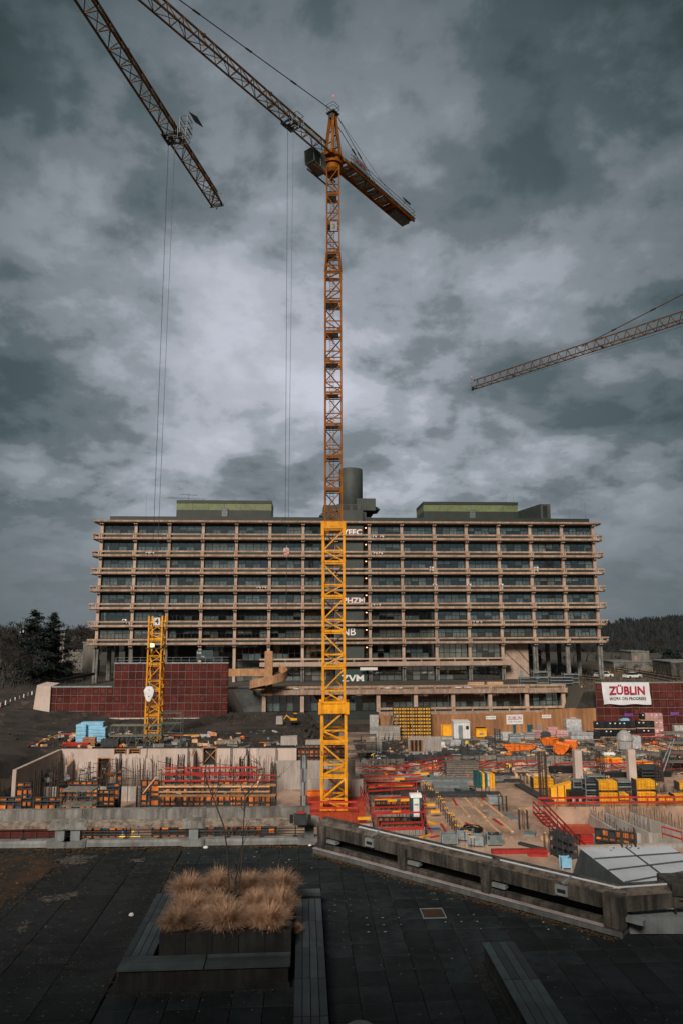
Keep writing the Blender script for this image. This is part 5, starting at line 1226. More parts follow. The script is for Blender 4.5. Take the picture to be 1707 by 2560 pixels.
# ---- banner and signs
def banner(label, x0, y0, x1, y1, Y, big=True):
    a = AT(x0, y0, Y); b = AT(x1, y1, Y); w = b.x - a.x; h = a.z - b.z
    o = thing('banner', label, 'banner', (a.x, Y, b.z)); m = MB(); nu, nv = 26, 14
    fy = lambda u, v: .05 * math.sin(u * 9 + v * 3) + .04 * math.sin(u * 17 - v * 5) + (.10 * math.sin(u * 14) * (1 - v) ** 3)
    for v in range(nv + 1):
        for u in range(nu + 1):
            U, Vv = u / nu, v / nv; m.v.append((U * w + (.25 * (1 - Vv) if big else 0) + .02 * math.sin(Vv * 9), fy(U, Vv), Vv * h + (.08 * math.sin(U * 12) * (1 - Vv) if big else 0)))
    m.f = [(v*(nu+1)+u, v*(nu+1)+u+1, (v+1)*(nu+1)+u+1, (v+1)*(nu+1)+u) for v in range(nv) for u in range(nu)]
    m.out('cloth', 'banner', o, smooth=True); return o, w, h
bn, w, h = banner('large wavy white ZÜBLIN banner hung on the brown panel wall', 1502, 1706, 1624, 1761, 126.7)
t_ = text('lettering', 'ZÜBLIN', h * .50, 'printred', bn, (w * .53, -.17, h * .62), bold=.055, ext=.006, sx=.98); bpy.context.view_layer.update()
def fit(o, width):
    k = width / max(1e-3, o.dimensions.x); o.scale = (o.scale[0] * k, o.scale[1], o.scale[2])
fit(t_, w * .76); t2 = text('lettering', 'WORK ON PROGRESS', h * .185, 'printdark', bn, (w * .53, -.17, h * .27), bold=.004, ext=.006); bpy.context.view_layer.update(); fit(t2, w * .77)
HL, HR = G(946, 1846, SITE), G(1492, 1832, SITE)
hd_ = (HR - HL); HLen = hd_.length; HA = math.atan2(hd_.y, hd_.x)
ho = thing('hoarding', 'orange brown plywood hoarding along the back of the site', 'fence', HL, HA)
nb = 31; bw = HLen / nb
bm = MB().box(.012, 0, 0, bw - .012, .05, 1).mesh('board', 'osb')
def hx(x, y): # photo -> (u, z) on the hoarding face
    n = Vector((-hd_.y, hd_.x, 0)); d = ray(x, y); p = d * (n.dot(HL) / n.dot(d)) - HL; return p.dot(hd_.normalized()), p.z
for i in range(nb): link('board', bm, ho, (i * bw, rs.uniform(-.015, .015), 0), 0, (1, 1, (3.75 if i < nb - 8 else 4.3) + rs.uniform(-.08, .08)))
m = MB(); m.box(0, .06, .8, HLen, .14, .95).box(0, .06, 3.0, HLen, .14, 3.15); m.out('rail', 'timber', ho)
for x0, x1, y0, y1 in ((1281, 1289, 1812, 1832), (1316, 1331, 1812, 1832), (1342, 1352, 1810, 1831)):
    u0, zz = hx(x0, y0); u1, _ = hx(x1, y1); MB().box(u0, -.06, 0, u1, -.016, zz).out('door', 'teal' if x0 != 1342 else 'signgrey', ho)
def sign(x0, y0, x1, y1, label, lines, col='printred'):
    u0, zt = hx(x0, y0); u1, zb_ = hx(x1, y1); c = HL + hd_.normalized() * u0; o = thing('site_sign', label, 'sign', (c.x, c.y, SITE + zb_), HA); w, h = u1 - u0, zt - zb_
    MB().box(0, -.09, 0, w, -.045, h).out('board', 'white', o)
    for tx, sz, zz, cc, wd in lines:
        q = text('lettering', tx, sz * h, cc, o, (w / 2, -.096, zz * h), bold=.012 if cc == 'printred' else 0, ext=.003); bpy.context.view_layer.update(); fit(q, w * wd)
sign(1264, 1787, 1306, 1810, 'white ZÜBLIN board in the middle of the plywood hoarding', [('ZÜBLIN', .5, .62, 'printred', .84), ('WORK ON PROGRESS', .2, .25, 'printdark', .82)])
sign(1213, 1790, 1238, 1798, 'narrow white notice board left of the ZÜBLIN board on hoarding', [('WILLKOMMEN', .45, .5, 'printdark', .8)])
sign(1353, 1787, 1376, 1795, 'narrow white notice board right of the ZÜBLIN board on hoarding', [('WILLKOMMEN', .45, .5, 'printdark', .8)])
sign(1425, 1794, 1438, 1806, 'small square white notice at the right end of the hoarding', [('INFO', .3, .62, 'printdark', .6)])
for x0, x1, y, w in ((1560, 1582, 1787, 'below the middle of the banner'), (1675, 1697, 1784, 'near the right picture edge')):
    a, b = AT(x0, y - 4, 127), AT(x1, y + 4, 127); o = tag(MB().add([(0, 0, 0), (b.x - a.x, 0, .02), (b.x - a.x, 0, a.z - b.z), ((b.x - a.x) / 2, -.06, a.z - b.z - .05), (0, 0, a.z - b.z), ((b.x - a.x) / 2, -.06, -.05)], [(0, 5, 3, 4), (5, 1, 2, 3)]).out('small_banner', 'purple', None, (a.x, 127.1, b.z)), 'small purple banner on the brown wall ' + w, 'banner', 'purple banners')
# ---- generic site things
FW = {}
def formwork(label, p, w, h, rz=0.0, cw=.62, rh=.62, depth=.16, group='orange formwork panels', props=False, dens=.84):
    nx_, nz_ = max(1, round(w / cw)), max(1, round(h / rh)); key = (round(w, 2), round(h, 2)); a, b = w / nx_, h / nz_
    o = thing('formwork', label, 'formwork', p, rz, group)
    if key not in FW:
        f = MB()
        for i in range(nx_ + 1): f.box(i * a - .045, -depth, 0, i * a + .045, .02, h)
        for j in range(nz_ + 1): f.box(0, -depth * .8, j * b - .04, w, .015, j * b + .04)
        for j in range(1, nz_ + 1, 2): f.box(-.05, -depth - .1, j * b - b/2 - .06, w + .05, -depth - .005, j * b - b/2 + .06)
        f.box(0, .025, 0, w, .05, h)
        pl_ = MB().box(.10, -.03, .11, a - .08, .014, b - .10); FW[key] = (f.mesh('frame', 'steel'), pl_.mesh('plywood', 'orangeply'))
    link('frame', FW[key][0], o)
    for i in range(nx_):
        for j in range(nz_):
            if rs.random() < dens: link('plywood', FW[key][1], o, (i * a, 0, j * b))
    if props:
        m = MB()
        for x in (w * .2, w * .8): m.bar((x, -depth, h * .85), (x, -2.2, 0), .09).bar((x, -depth, h * .4), (x, -2.2, 0), .07)
        m.out('raking_prop', 'galv', o)
    return o
def rebar_cage(label, p, w, d, h, n=4, group='rebar column cages', caps=False, ties=True):
    o = thing('rebar_column', label, 'rebar', p, rs.uniform(-.1, .1), group); m = MB()
    for i in range(n):
        for j in range(n):
            if 0 < i < n - 1 and 0 < j < n - 1: continue
            x, y = -w/2 + w * i / (n - 1), -d/2 + d * j / (n - 1); m.bar((x, y, 0), (x + rs.uniform(-.03, .03), y, h * rs.uniform(.93, 1)), .05, n=4, cap=False)
    m.out('bars', 'rebar', o)
    if ties:
        t = MB(); z = .2
        while z < h * .92:
            for a, b in (((-w/2, -d/2), (w/2, -d/2)), ((w/2, -d/2), (w/2, d/2)), ((w/2, d/2), (-w/2, d/2)), ((-w/2, d/2), (-w/2, -d/2))): t.bar((*a, z), (*b, z), .035, n=3, cap=False)
            z += .35
        t.out('ties', 'rebar', o)
    if caps:
        for sx in (-1, 1): MB().cbox((sx * w * .4, 0, h + .03), (.11, .11, .10)).out('safety_cap', 'yellow', o)
    return o
def rebar_row(p0, p1, n, h0, h1, name='starter_bars', w=.035, m=None):
    own = m is None; m = m or MB()
    for i in range(n):
        q = p0.lerp(p1, (i + rs.uniform(-.2, .2)) / max(1, n - 1)); m.bar(q, q + Vector((rs.uniform(-.08, .08), rs.uniform(-.05, .05), rs.uniform(h0, h1))), w, n=3, cap=False)
    return m
def guard(label, pts, mt='red', h=1.05, rails=(.45, 1.0), post=2.0, rw=.14, group='red guard rails', posts=True):
    o = thing('guard_rail', label, 'railing', pts[0], 0, group); b = pts[0]
    for a, c in zip(pts, pts[1:]):
        Ln = (c - a).length; n = max(1, round(Ln / post))
        for z in rails: MB().bar(a - b + Vector((0, 0, z)), c - b + Vector((0, 0, z)), .035, rw).out('rail', mt, o)
        if posts:
            for i in range(n + 1): q = a.lerp(c, i / n) - b; MB().bar(q, q + Vector((0, 0, h)), .06).out('post', 'red' if mt == 'red' else mt, o)
    return o
def meshbox(label, p, rz=0, w=1.2, d=.85, h=.75, group='grey steel mesh boxes', mt='galv', fill=None):
    o = thing('steel_crate', label, 'crate', p, rz, group)
    MB().box(-w/2, -d/2, .12, w/2, d/2, .17).out('base', mt, o)
    for y, nm in ((-d/2, 'front'), (d/2 - .05, 'back')):
        m = MB(); 
        for k in range(4): m.box(-w/2, y, .17 + k * (h - .1) / 4, w/2, y + .05, .17 + (k + .72) * (h - .1) / 4)
        m.box(-w/2 + .02, y + .02, .17, w/2 - .02, y + .03, h); m.out('side_panel', mt, o)
    for x in (-w/2, w/2 - .05):
        m = MB(); 
        for k in range(4): m.box(x, -d/2 + .055, .17 + k * (h - .1) / 4, x + .05, d/2 - .055, .17 + (k + .72) * (h - .1) / 4)
        m.out('side_panel', mt, o)
    for x in (-w/2, w/2):
        for y in (-d/2, d/2): MB().cbox((x, y, h * .5 + .02), (.08, .08, h + .08)).out('leg', mt, o)
    if fill: 
        m = MB(); 
        for k in range(9): m.cbox((rs.uniform(-w*.35, w*.35), rs.uniform(-d*.35, d*.35), h * .75 + rs.uniform(0, .25)), (rs.uniform(.2, .5), rs.uniform(.15, .4), rs.uniform(.1, .3)), rs.random() * 3, rs.uniform(-.4, .4))
        m.out('contents', fill, o)
    return o
def pallet_stack(label, p, w, d, h, mt, rz=0, layers=3, group=None, cat='pallet', name='pallet_load', rough=.04):
    o = thing(name, label, cat, p, rz, group); m = MB()
    for y in (-d/2 + .06, 0, d/2 - .06): m.box(-w/2, y - .05, 0, w/2, y + .05, .1)
    for k in range(5): x = -w/2 + .08 + k * (w - .16) / 4; m.box(x - .06, -d/2, .1, x + .06, d/2, .13)
    m.out('pallet', 'timber', o); lh = (h - .14) / layers
    for k in range(layers):
        c = MB(); dx, dy = rs.uniform(-rough, rough), rs.uniform(-rough, rough); b = .04
        x0, x1, y0, y1, z0, z1 = -w/2 + dx, w/2 + dx, -d/2 + dy, d/2 + dy, .14 + k * lh + .01, .14 + (k + 1) * lh
        ring = lambda g, z: [(x0 + g, y0 + b, z), (x0 + b, y0 + g, z), (x1 - b, y0 + g, z), (x1 - g, y0 + b, z), (x1 - g, y1 - b, z), (x1 - b, y1 - g, z), (x0 + b, y1 - g, z), (x0 + g, y1 - b, z)]
        vs_ = ring(b * .6, z0) + ring(0, z0 + lh * .2) + ring(0, z1 - lh * .2) + ring(b * .8, z1); fs_ = [(j*8+i, j*8+(i+1) % 8, (j+1)*8+(i+1) % 8, (j+1)*8+i) for j in range(3) for i in range(8)] + [tuple(range(24, 32)), tuple(range(7, -1, -1))]
        c.add(vs_, fs_).out('load', mt, o)
    return o
def plank(label, a, b, w=.16, t=.05, mt='timber', group='planks lying on the wet slab', name='plank'):
    d = b - a; o = MB().bar((0, 0, t / 2), (d.x, d.y, t / 2 + d.z), w, t).out(name, mt, None, (a.x, a.y, a.z + .006)); return tag(o, label, 'plank', group)
# ================================================================== left pit
YB = 86.2
def XW(x, y=1900, Y=YB): return AT(x, y, Y).x
pw = thing('pit_wall', 'pale cast concrete wall with door openings at the back of left pit', 'wall', (0, YB, SITE))
zt = -15.0 - SITE
ops = [(245, 277, 1894, 1975), (285, 316, 1871, 1885), (322, 351, 1871, 1885), (507, 542, 1868, 1914)]
xcut = [150] + [v for a, b, c, d in ops for v in (a, b)] + [742]
def wseg(x0, x1, z0, z1):
    n = max(1, round((x1 - x0) / 2.7)); w = (x1 - x0) / n
    for i in range(n): MB().box(x0 + i * w + .008, rs.uniform(-.01, .01), z0, x0 + (i + 1) * w - .008, .4, z1).out('wall_panel', 'concpink', pw)
for k in range(0, len(xcut), 2): wseg(XW(xcut[k]), XW(xcut[k+1]), 0, zt)
for a, b, c, d in ops:
    x0, x1 = XW(a), XW(b); z1_ = AT(300, c, YB).z - SITE; z0_ = max(0, AT(300, d, YB).z - SITE)
    if zt - z1_ > .05: MB().box(x0, .0, z1_, x1, .4, zt).out('lintel', 'concpink', pw)
    if z0_ > .05: MB().box(x0, .0, 0, x1, .4, z0_).out('wall_panel', 'concpink', pw)
    m = MB(); m.box(x0, -.08, z0_, x0 + .12, .3, z1_).box(x1 - .12, -.08, z0_, x1, .3, z1_).box(x0 + .12, -.08, z1_ - .12, x1 - .12, .3, z1_); m.out('timber_frame', 'osb', pw)
    m = MB(); m.bar((x0 + .2, .25, z0_ + .3), (x1 - .2, .25, z1_ - .4), .14, .1).bar((x0 + .3, .3, z1_ - .5), (x1 - .1, .3, z0_ + .5), .12, .08); m.out('brace', 'osb', pw)
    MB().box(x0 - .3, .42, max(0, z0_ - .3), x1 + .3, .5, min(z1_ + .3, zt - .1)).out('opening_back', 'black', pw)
for x in (470, 577, 690, 300, 620):
    u = XW(x); m = MB()
    for q in range(3): m.bar((u + q * .12, -.05, 1.2), (u + q * .12, -.05, zt + rs.uniform(-.3, .4)), .05)
    m.out('rebar', 'rebar', pw)
sw_ = thing('pit_wall', 'oblique pale concrete side wall at the left end of left pit', 'wall', (-33.9, 74.5, SITE))
for i in range(4): MB().box(-.4, i * 2.9 + .01, 0, 0, (i + 1) * 2.9 - .01, zt).out('wall_panel', 'concpink', sw_)
for i in range(5): m = rebar_row(Vector((.1, 1 + i * 2.2, .6)), Vector((.1, 1.9 + i * 2.2, .6)), 5, 1.6, 2.6, w=.05); m.out('rebar', 'rebar', sw_)
# buttress walls standing out from the back wall
def fin(label, x, ytop, Y0, Y1, slope, mt='conc'):
    X = XW(x); o = thing('wall_fin', label, 'wall', (X, Y0, SITE)); h = AT(x, ytop, Y0).z - SITE
    MB().add([(0, 0, 0), (.3, 0, 0), (.3, Y1 - Y0, 0), (0, Y1 - Y0, 0), (0, 0, h), (.3, 0, h), (.3, Y1 - Y0, h + slope), (0, Y1 - Y0, h + slope)], [(3, 2, 1, 0), (4, 5, 6, 7), (0, 1, 5, 4), (1, 2, 6, 5), (2, 3, 7, 6), (3, 0, 4, 7)]).out('wall_panel', mt, o)
    MB().bar((.15, -.02, h + .03), (.15, Y1 - Y0, h + slope + .03), .34, .06).out('capping', 'timber', o)
    rebar_row(Vector((.15, .2, h)), Vector((.15, Y1 - Y0, h + slope)), 7, .4, 1.2).out('rebar', 'rebar', o)
fin('short sloping concrete fin wall by the first door of the left pit', 180, 1918, 84.2, YB, .5); fin('slim concrete fin right of the second pit doorway', 485, 1890, 84.6, YB, .4, 'concpink'); fin('narrow pale pillar wall before the pink wall panels', 615, 1890, 85.2, YB, 0, 'concpink')
low = thing('low_wall', 'low pale concrete kerb wall crossing the left pit', 'wall', (XW(110, 1950, 80), 80.2, SITE)); MB().box(0, 0, 0, 13, .3, 1.5).out('wall_panel', 'conc', low)
# formwork in the left pit: (photo x0, x1, top y, Y)
FL = [(0, 56, 1993, 69, 'at the left picture edge, front row'), (88, 158, 1993, 69, 'second of the front row, beside the timber post'), (165, 198, 1996, 68.5, 'narrow one under the scaffold platform'), (44, 80, 1956, 74, 'left end of the back row'), (58, 82, 1972, 71, 'tall narrow one between the two front row panels'), (150, 200, 1953, 76, 'back row, behind the scaffold platform'), (203, 246, 1953, 76, 'back row, right of the scaffold platform'), (246, 288, 1975, 73, 'low one in the middle of the left pit'), (294, 306, 1924, 76, 'slim upright one in the middle of the pit'), (270, 300, 1958, 75, 'small one beside the slim upright one'), (355, 398, 1950, 72, 'left of the red railed platform'), (378, 400, 1962, 70, 'tall narrow one at the left end of platform'), (400, 470, 1953, 77, 'behind the platform, left part'), (472, 545, 1953, 77, 'behind the platform, middle part'), (547, 620, 1953, 77, 'behind the platform, right part'), (622, 678, 1955, 76.5, 'behind the platform, right end')]
for x0, x1, yt, Y, w in FL:
    a = AT(x0, yt, Y); b = AT(x1, yt, Y); formwork('orange formwork panel in left pit, ' + w, (a.x, Y, SITE), b.x - a.x, a.z - SITE)
a, b = AT(400, 2003, 66), AT(690, 2003, 66); 
for i in range(4): x = a.x + (b.x - a.x) * i / 4; formwork(f'{ORD[i]} orange formwork panel from the left under the red railed platform', (x, 66, SITE), (b.x - a.x) / 4 - .04, 2.9)
# panels seen through the parapet gap
for i, x in enumerate((20, 165, 240, 330, 450, 560, 640)): q = G(x, 2125, SITE); formwork(f'{ORD[i]} orange formwork panel from the left seen through the parapet gap', (q.x - 1.4, 59.5, SITE), 2.4 + .35 * (i % 3), 4.3)
q = G(45, 2125, SITE); o = thing('skip', 'dark red steel box seen through the left parapet gap', 'skip', (q.x + .6, 59, SITE)); MB().box(0, -.8, .1, 5.5, .8, 3.0).out('box', 'brownply', o)
for k in range(6): MB().box(k * 1.05, -.9, .1, k * 1.05 + .12, -.802, 3.0).out('rib', 'brownply2', o)
# tall rebar and starter bars in the pit
rb_ = MB()
for x0, x1, y, n, h0, h1 in ((150, 250, 1990, 40, 2.2, 3.8), (250, 330, 1985, 40, 2.5, 4.2), (50, 140, 1985, 26, 2.2, 3.6), (330, 400, 1985, 26, 2.5, 4.5), (400, 540, 1990, 46, 2.5, 4.0), (540, 690, 1990, 60, 2.8, 4.6), (0, 60, 1990, 18, 2.4, 3.3), (240, 300, 1970, 24, 3.2, 4.6)):
    p0, p1 = G(x0, y, SITE), G(x1, y, SITE); rebar_row(p0, p1, n, h0, h1, m=rb_, w=.045)
    for k in range(5): z = SITE + .5 + k * .5; rb_.bar((p0.x, p0.y, z), (p1.x, p1.y, z + .05), .03, n=3, cap=False)
for i in range(160):
    q = G(rs.uniform(0, 690), rs.uniform(1965, 2010), SITE); rb_.bar(q, q + Vector((rs.uniform(-.2, .2), rs.uniform(-.2, .2), rs.uniform(2.2, 4.2))), .07, n=3, cap=False)
for i in range(70):
    q = G(rs.uniform(0, 690), rs.uniform(1970, 2005), SITE) + Vector((0, 0, rs.uniform(1.5, 3.2))); rb_.bar(q, q + Vector((rs.uniform(-3, 3), rs.uniform(-1, 1), rs.uniform(-.8, .8))), .07, n=3, cap=False)
tag(rb_.out('starter_bars', 'rebar'), 'thicket of rusty starter bars standing in the left pit', 'rebar', kind='stuff')
for i, (x, yb, yt, w, l) in enumerate(((137, 1970, 1897, .8, 'left of the first fin wall'), (95, 1965, 1918, .6, 'against the oblique side wall'), (297, 1950, 1892, .5, 'before the pale back wall'), (420, 1950, 1890, .5, 'right of the second doorway'), (606, 1925, 1890, .5, 'beside the narrow pillar wall'), (452, 1960, 1884, .6, 'left of the second doorway'), (348, 2020, 1965, .5, 'at the left end of the red railed platform'), (683, 2015, 1905, .5, 'at the right end of the red railed platform'))):
    Y = 82 if yb < 1960 else 74; a = AT(x, yb, Y); h = AT(x, yt, Y).z - SITE; rebar_cage('dark rebar column cage in left pit, ' + l, (a.x, Y, SITE), w, w * .8, h, 4)
# scaffold platform
def scaffold(label, p, w, d, h, bays, lifts, mt='galv', rz=0, deck=True, group=None, brace=True):
    o = thing('scaffold', label, 'scaffold', p, rz, group); st = MB()
    for i in range(bays + 1):
        for y in (0, d): MB().bar((i * w / bays, y, 0), (i * w / bays, y, h), .07, n=6).out('standard', mt, o)
    for j in range(lifts + 1):
        z = h * (j + .15) / (lifts + .3)
        for y in (0, d): MB().bar((0, y, z), (w, y, z), .06, n=5).out('ledger', mt, o)
        for i in range(bays + 1): st.bar((i * w / bays, 0, z), (i * w / bays, d, z), .05, n=4, cap=False)
        if deck and j and j < lifts + 1: MB().box(.02, .03, z + .035, w - .02, d - .03, z + .085).out('deck_board', 'timbergrey', o)
    if brace:
        for i in range(bays): st.bar((i * w / bays, -.02, .2), ((i + 1) * w / bays, -.02, h * .9), .045, n=4)
    st.out('braces', mt, o); return o
mat('scafgreen', (0.10, 0.16, 0.13), (0.07, 0.10, 0.08), 3, 0.6, rvar=0.2)
p = G(160, 2030, SITE); a = AT(160, 1970, 67); b = AT(238, 1970, 67)
scaffold('greenish scaffold platform with timber decks standing in the left pit', (a.x, 66.5, SITE), b.x - a.x, 1.8, a.z - SITE, 2, 3, 'scafgreen')
# red railed platform
a, b = AT(400, 1990, 66), AT(690, 1990, 66); zp = a.z - SITE
pf = thing('work_platform', 'timber work platform with red railings above the left pit formwork', 'platform', (a.x, 65.6, SITE)); Wp = b.x - a.x
for j, z in enumerate((zp, zp + .7)):
    for k in range(4): MB().box(0, j * .9 + k * .2, z, Wp, j * .9 + k * .2 + .18, z + .06).out('deck_board', 'timber' if k % 2 else 'osb', pf)
for i in range(9): x = Wp * i / 8; MB().bar((x, .9, 0), (x, .9, zp + 2.2), .09).out('post', 'steel', pf); MB().bar((x, 0, zp - .4), (x, .9, zp - .4), .08).out('bracket_arm', 'steel', pf)
for z in (1.2, 1.75): MB().bar((0, .95, zp + z), (Wp, .95, zp + z + rs.uniform(-.1, .1)), .04, .14).out('rail', 'red', pf)
for z in (.45, .9): MB().bar((0, -.02, zp + z), (Wp * .95, -.02, zp + z), .04, .12).out('rail', 'timber', pf)
guard('red guard rail of two boards before the pink pit wall panels', [Vector((AT(415, 1932, 80).x, 80, AT(415, 1938, 80).z)), Vector((AT(642, 1928, 80).x, 80, AT(642, 1936, 80).z))], rails=(.2, .75), h=.9, rw=.2)
guard('slanting red guard rail board at the left of the pink wall', [Vector((AT(455, 1925, 78).x, 78, AT(455, 1930, 78).z)), Vector((AT(520, 1945, 78).x, 78, AT(520, 1950, 78).z))], rails=(.2,), h=.4, rw=.18)
for i, (x0, y0, x1, y1) in enumerate(((358, 1985, 392, 1943), (395, 1930, 460, 1925), (455, 1985, 395, 1975), (640, 1970, 655, 1935), (560, 1985, 640, 1960))):
    plank(f'{ORD[i]} loose pale board from the left leaning in the left pit', AT(x0, y0, 70), AT(x1, y1, 71), .14, .06, 'timber', 'loose boards in the left pit')
# ---- things on the bank behind the left pit
ZU = -15.3
for i, (x, y, w, h, l) in enumerate(((205, 1858, 1.3, 2.4, 'left narrow'), (231, 1856, 2.9, 2.6, 'tallest middle'), (252, 1858, 1.5, 2.0, 'right low'))):
    p = G(x, y, ZU); pallet_stack(f'{l} stack of light blue foam boards behind the left pit', (p.x, p.y, ZU), w, 1.2, h, 'bluefoam', .05, 5, 'blue foam board stacks', 'foam boards', 'foam_stack')
p = G(224, 1866, ZU); pallet_stack('brown timber beam stack before the blue foam boards', (p.x, p.y, ZU), 1.6, .7, 1.1, 'osb', .05, 4)
p = G(190, 1868, ZU); o = thing('barrier_stack', 'flat pile of red barrier boards before the blue foam boards', 'boards', (p.x, p.y, ZU)); 
for k in range(6): MB().cbox((rs.uniform(-.2, .2), 0, .08 + k * .09), (3.2, .5, .07), rs.uniform(-.1, .1)).out('board', 'red', o)
p = G(265, 1867, ZU); 
for i in range(3): q = G(265 + i * 12, 1868, ZU); meshbox(f'{ORD[i]} dark bin from the left beside the blue foam boards', q, 0, .9, .8, 1.0, 'dark bins behind the left pit', 'steel')
def pole(pts, label):
    o = thing('barrier_pole', label, 'barrier', pts[0]); 
    for a, b in zip(pts, pts[1:]):
        n = max(2, round((b - a).length / 2.2))
        for i in range(n): MB().bar(a.lerp(b, i / n) - pts[0], a.lerp(b, (i + 1) / n) - pts[0], .16, n=6).out('striped_tube', 'yellow' if (i % 4) else 'red', o)
        for i in range(0, n + 1, 3): q = a.lerp(b, i / n) - pts[0]; MB().bar((q.x, q.y, q.z - .9), q, .07).out('post', 'steel', o)
pole([G(70, 1866, ZU + .5), G(152, 1835, ZU + .9), G(212, 1836, ZU + .9)], 'yellow and red barrier pole sloping down at the far left bank')
pole([G(262, 1841, ZU + .8), G(500, 1838, ZU + .8)], 'long yellow and red barrier pole behind the scaffold bridge')
a, b = G(285, 1862, ZU), G(410, 1862, ZU); scaffold('low green scaffold bridge around the foot of mast 4', (a.x, a.y - 1.5, ZU - .2), b.x - a.x, 1.3, 2.9, 6, 2, 'scafgreen')
a = G(400, 1866, ZU); scaffold('slender green scaffold frame right of mast 4', (a.x, a.y, ZU), 2.6, 1.2, 4.2, 1, 3, 'scafgreen', deck=False)
for x, y, w, h, mt, l in ((724, 1862, 2.2, 1.1, 'conc', 'pale concrete block on the rim right of the earth mound'), (790, 1866, 2.6, .8, 'conc', 'low concrete block on the rim beside the crane mast'), (573, 1862, 2.4, .6, 'conctop', 'tilted broken concrete slab on the rim left of mound'), (596, 1860, .9, .8, 'conctop', 'small broken concrete lump beside the tilted slab'), (700, 1806, 1.0, .9, 'conc', 'grey stone block on top of the earth mound')):
    p = G(x, y, ZU if y > 1850 else -14.3); o = tag(MB().add([(-w/2, -.5, -.2), (w/2, -.5, -.2), (w/2, .5, -.2), (-w/2, .5, -.2), (-w/2 + .05, -.45, h), (w/2 - .1, -.4, h * .92), (w/2 - .1, .45, h), (-w/2 + .1, .4, h * .95)], [(3, 2, 1, 0), (4, 5, 6, 7), (0, 1, 5, 4), (1, 2, 6, 5), (2, 3, 7, 6), (3, 0, 4, 7)]).out('concrete_block', mt, None, p), l, 'concrete')
# mini digger on the mound
p = G(735, 1806, -14.35); o = thing('mini_digger', 'small yellow digger parked on the dark earth mound', 'digger', p, .2)
MB().box(-.9, -.6, 0, .9, -.25, .45).out('track', 'black', o); MB().box(-.9, .25, 0, .9, .6, .45).out('track', 'black', o); MB().box(-.8, -.5, .5, .7, .5, 1.0).out('engine_deck', 'yellow', o); MB().box(0, -.45, 1.0, .7, .45, 2.0).out('cab', 'frameblack', o); MB().box(-.05, -.5, 2.0, .75, .5, 2.1).out('cab_roof', 'yellow', o)
o.scale = (.62, .62, .62); MB().bar((-.8, 0, .9), (-1.7, 0, 1.7), .22).bar((-1.7, 0, 1.7), (-2.4, 0, .8), .18).out('boom', 'yellow', o); MB().box(-2.7, -.3, .3, -2.2, .3, .8).out('bucket', 'steel', o)
# rubble and stones on the bank
rub = MB()
for i in range(420):
    x, y = rs.uniform(-46, -4), rs.uniform(88, 114); s = rs.uniform(.03, .13); z = hgt(x, y); rub.cbox((x, y, z + s * .2), (s * 2, s * 1.4, s), rs.random() * 3, rs.random(), rs.random())
tag(rub.out('rubble', 'ground'), 'stones and rubble scattered on the dark earth bank', 'rubble', kind='stuff')
# ================================================================== crane foundation
fb = thing('crane_foundation', 'red boarded foundation platform around the foot of crane 3', 'foundation', (c3x, c3y, SITE))
x0 = G(760, 2030, SITE).x - c3x; x1 = G(912, 2030, SITE).x - c3x
for i in range(9): w = (x1 - x0) / 9; MB().box(x0 + i * w + .01, -6.0, .02, x0 + (i + 1) * w - .01, 4.5, .08).out('board', 'redmesh', fb)
MB().box(x0 + 3.2, -6.6, -1.2, x1 + .3, -6.02, .05).out('front_wall', 'concpink', fb); MB().box(x0, 4.6, 0, x1, 4.9, 1.9).out('rear_wall', 'conc', fb)
m = rebar_row(Vector((x0 + .5, -5.9, .05)), Vector((x1, -5.9, .05)), 60, .6, 1.0, w=.03); m.out('mesh_fence', 'redmesh', fb)
guard('red guard rail round the foot of crane 3', [Vector((c3x - 2.6, c3y - 2.4, SITE + .1)), Vector((c3x + 2.4, c3y - 2.4, SITE + .1))], rails=(.5, 1.1), rw=.2)
guard('red guard rail running back along the trench beside crane 3', [Vector((c3x + 3.4, c3y - 3.5, SITE + .1)), Vector((c3x + 2.9, c3y + 4.5, SITE + .1))], rails=(.5, 1.1), rw=.16)
a = AT(742, 1862, 87); b = AT(862, 1862, 87); 
for i, (k0, k1) in enumerate(((0, .36), (.37, 1.0))): formwork(('narrow' if not i else 'wide') + ' orange formwork panel on the rim behind the mast of crane 3', (a.x + (b.x - a.x) * k0, 86.8, -18.4), (b.x - a.x) * (k1 - k0), a.z + 18.4, cw=.55, rh=.55)
a, b = AT(690, 1975, 86), AT(830, 1975, 86); o = tag(MB().box(0, 0, 0, 9.5, .5, 3.2).out('retaining_wall', 'conc', None, (AT(625, 1950, 85.5).x + 3, 85.3, SITE)), 'grey lower retaining wall behind the mast of crane 3', 'wall')
p = G(760, 2022, SITE); o = thing('steel_shaft', 'tall bundle of grey column formwork standing left of crane 3', 'formwork', (p.x, p.y, SITE))
h = AT(760, 1888, p.y).z - SITE
for k in range(4):
    for i in range(4): MB().box(-.36 + i * .19, -.2 + (i % 2) * .1, h * k / 4 + .02, -.36 + i * .19 + .15, .2, h * (k + 1) / 4 - .02).out('segment', 'galv' if (i + k) % 3 else 'steel', o)
p = G(795, 1990, SITE); o = thing('steel_tray', 'shallow orange steel tray behind crane 3', 'tray', p); MB().box(-1.6, -.6, .1, 1.6, .6, .7).out('tray', 'skip', o); MB().box(-1.7, -.7, .7, 1.7, .7, .78).out('rim', 'skip', o)
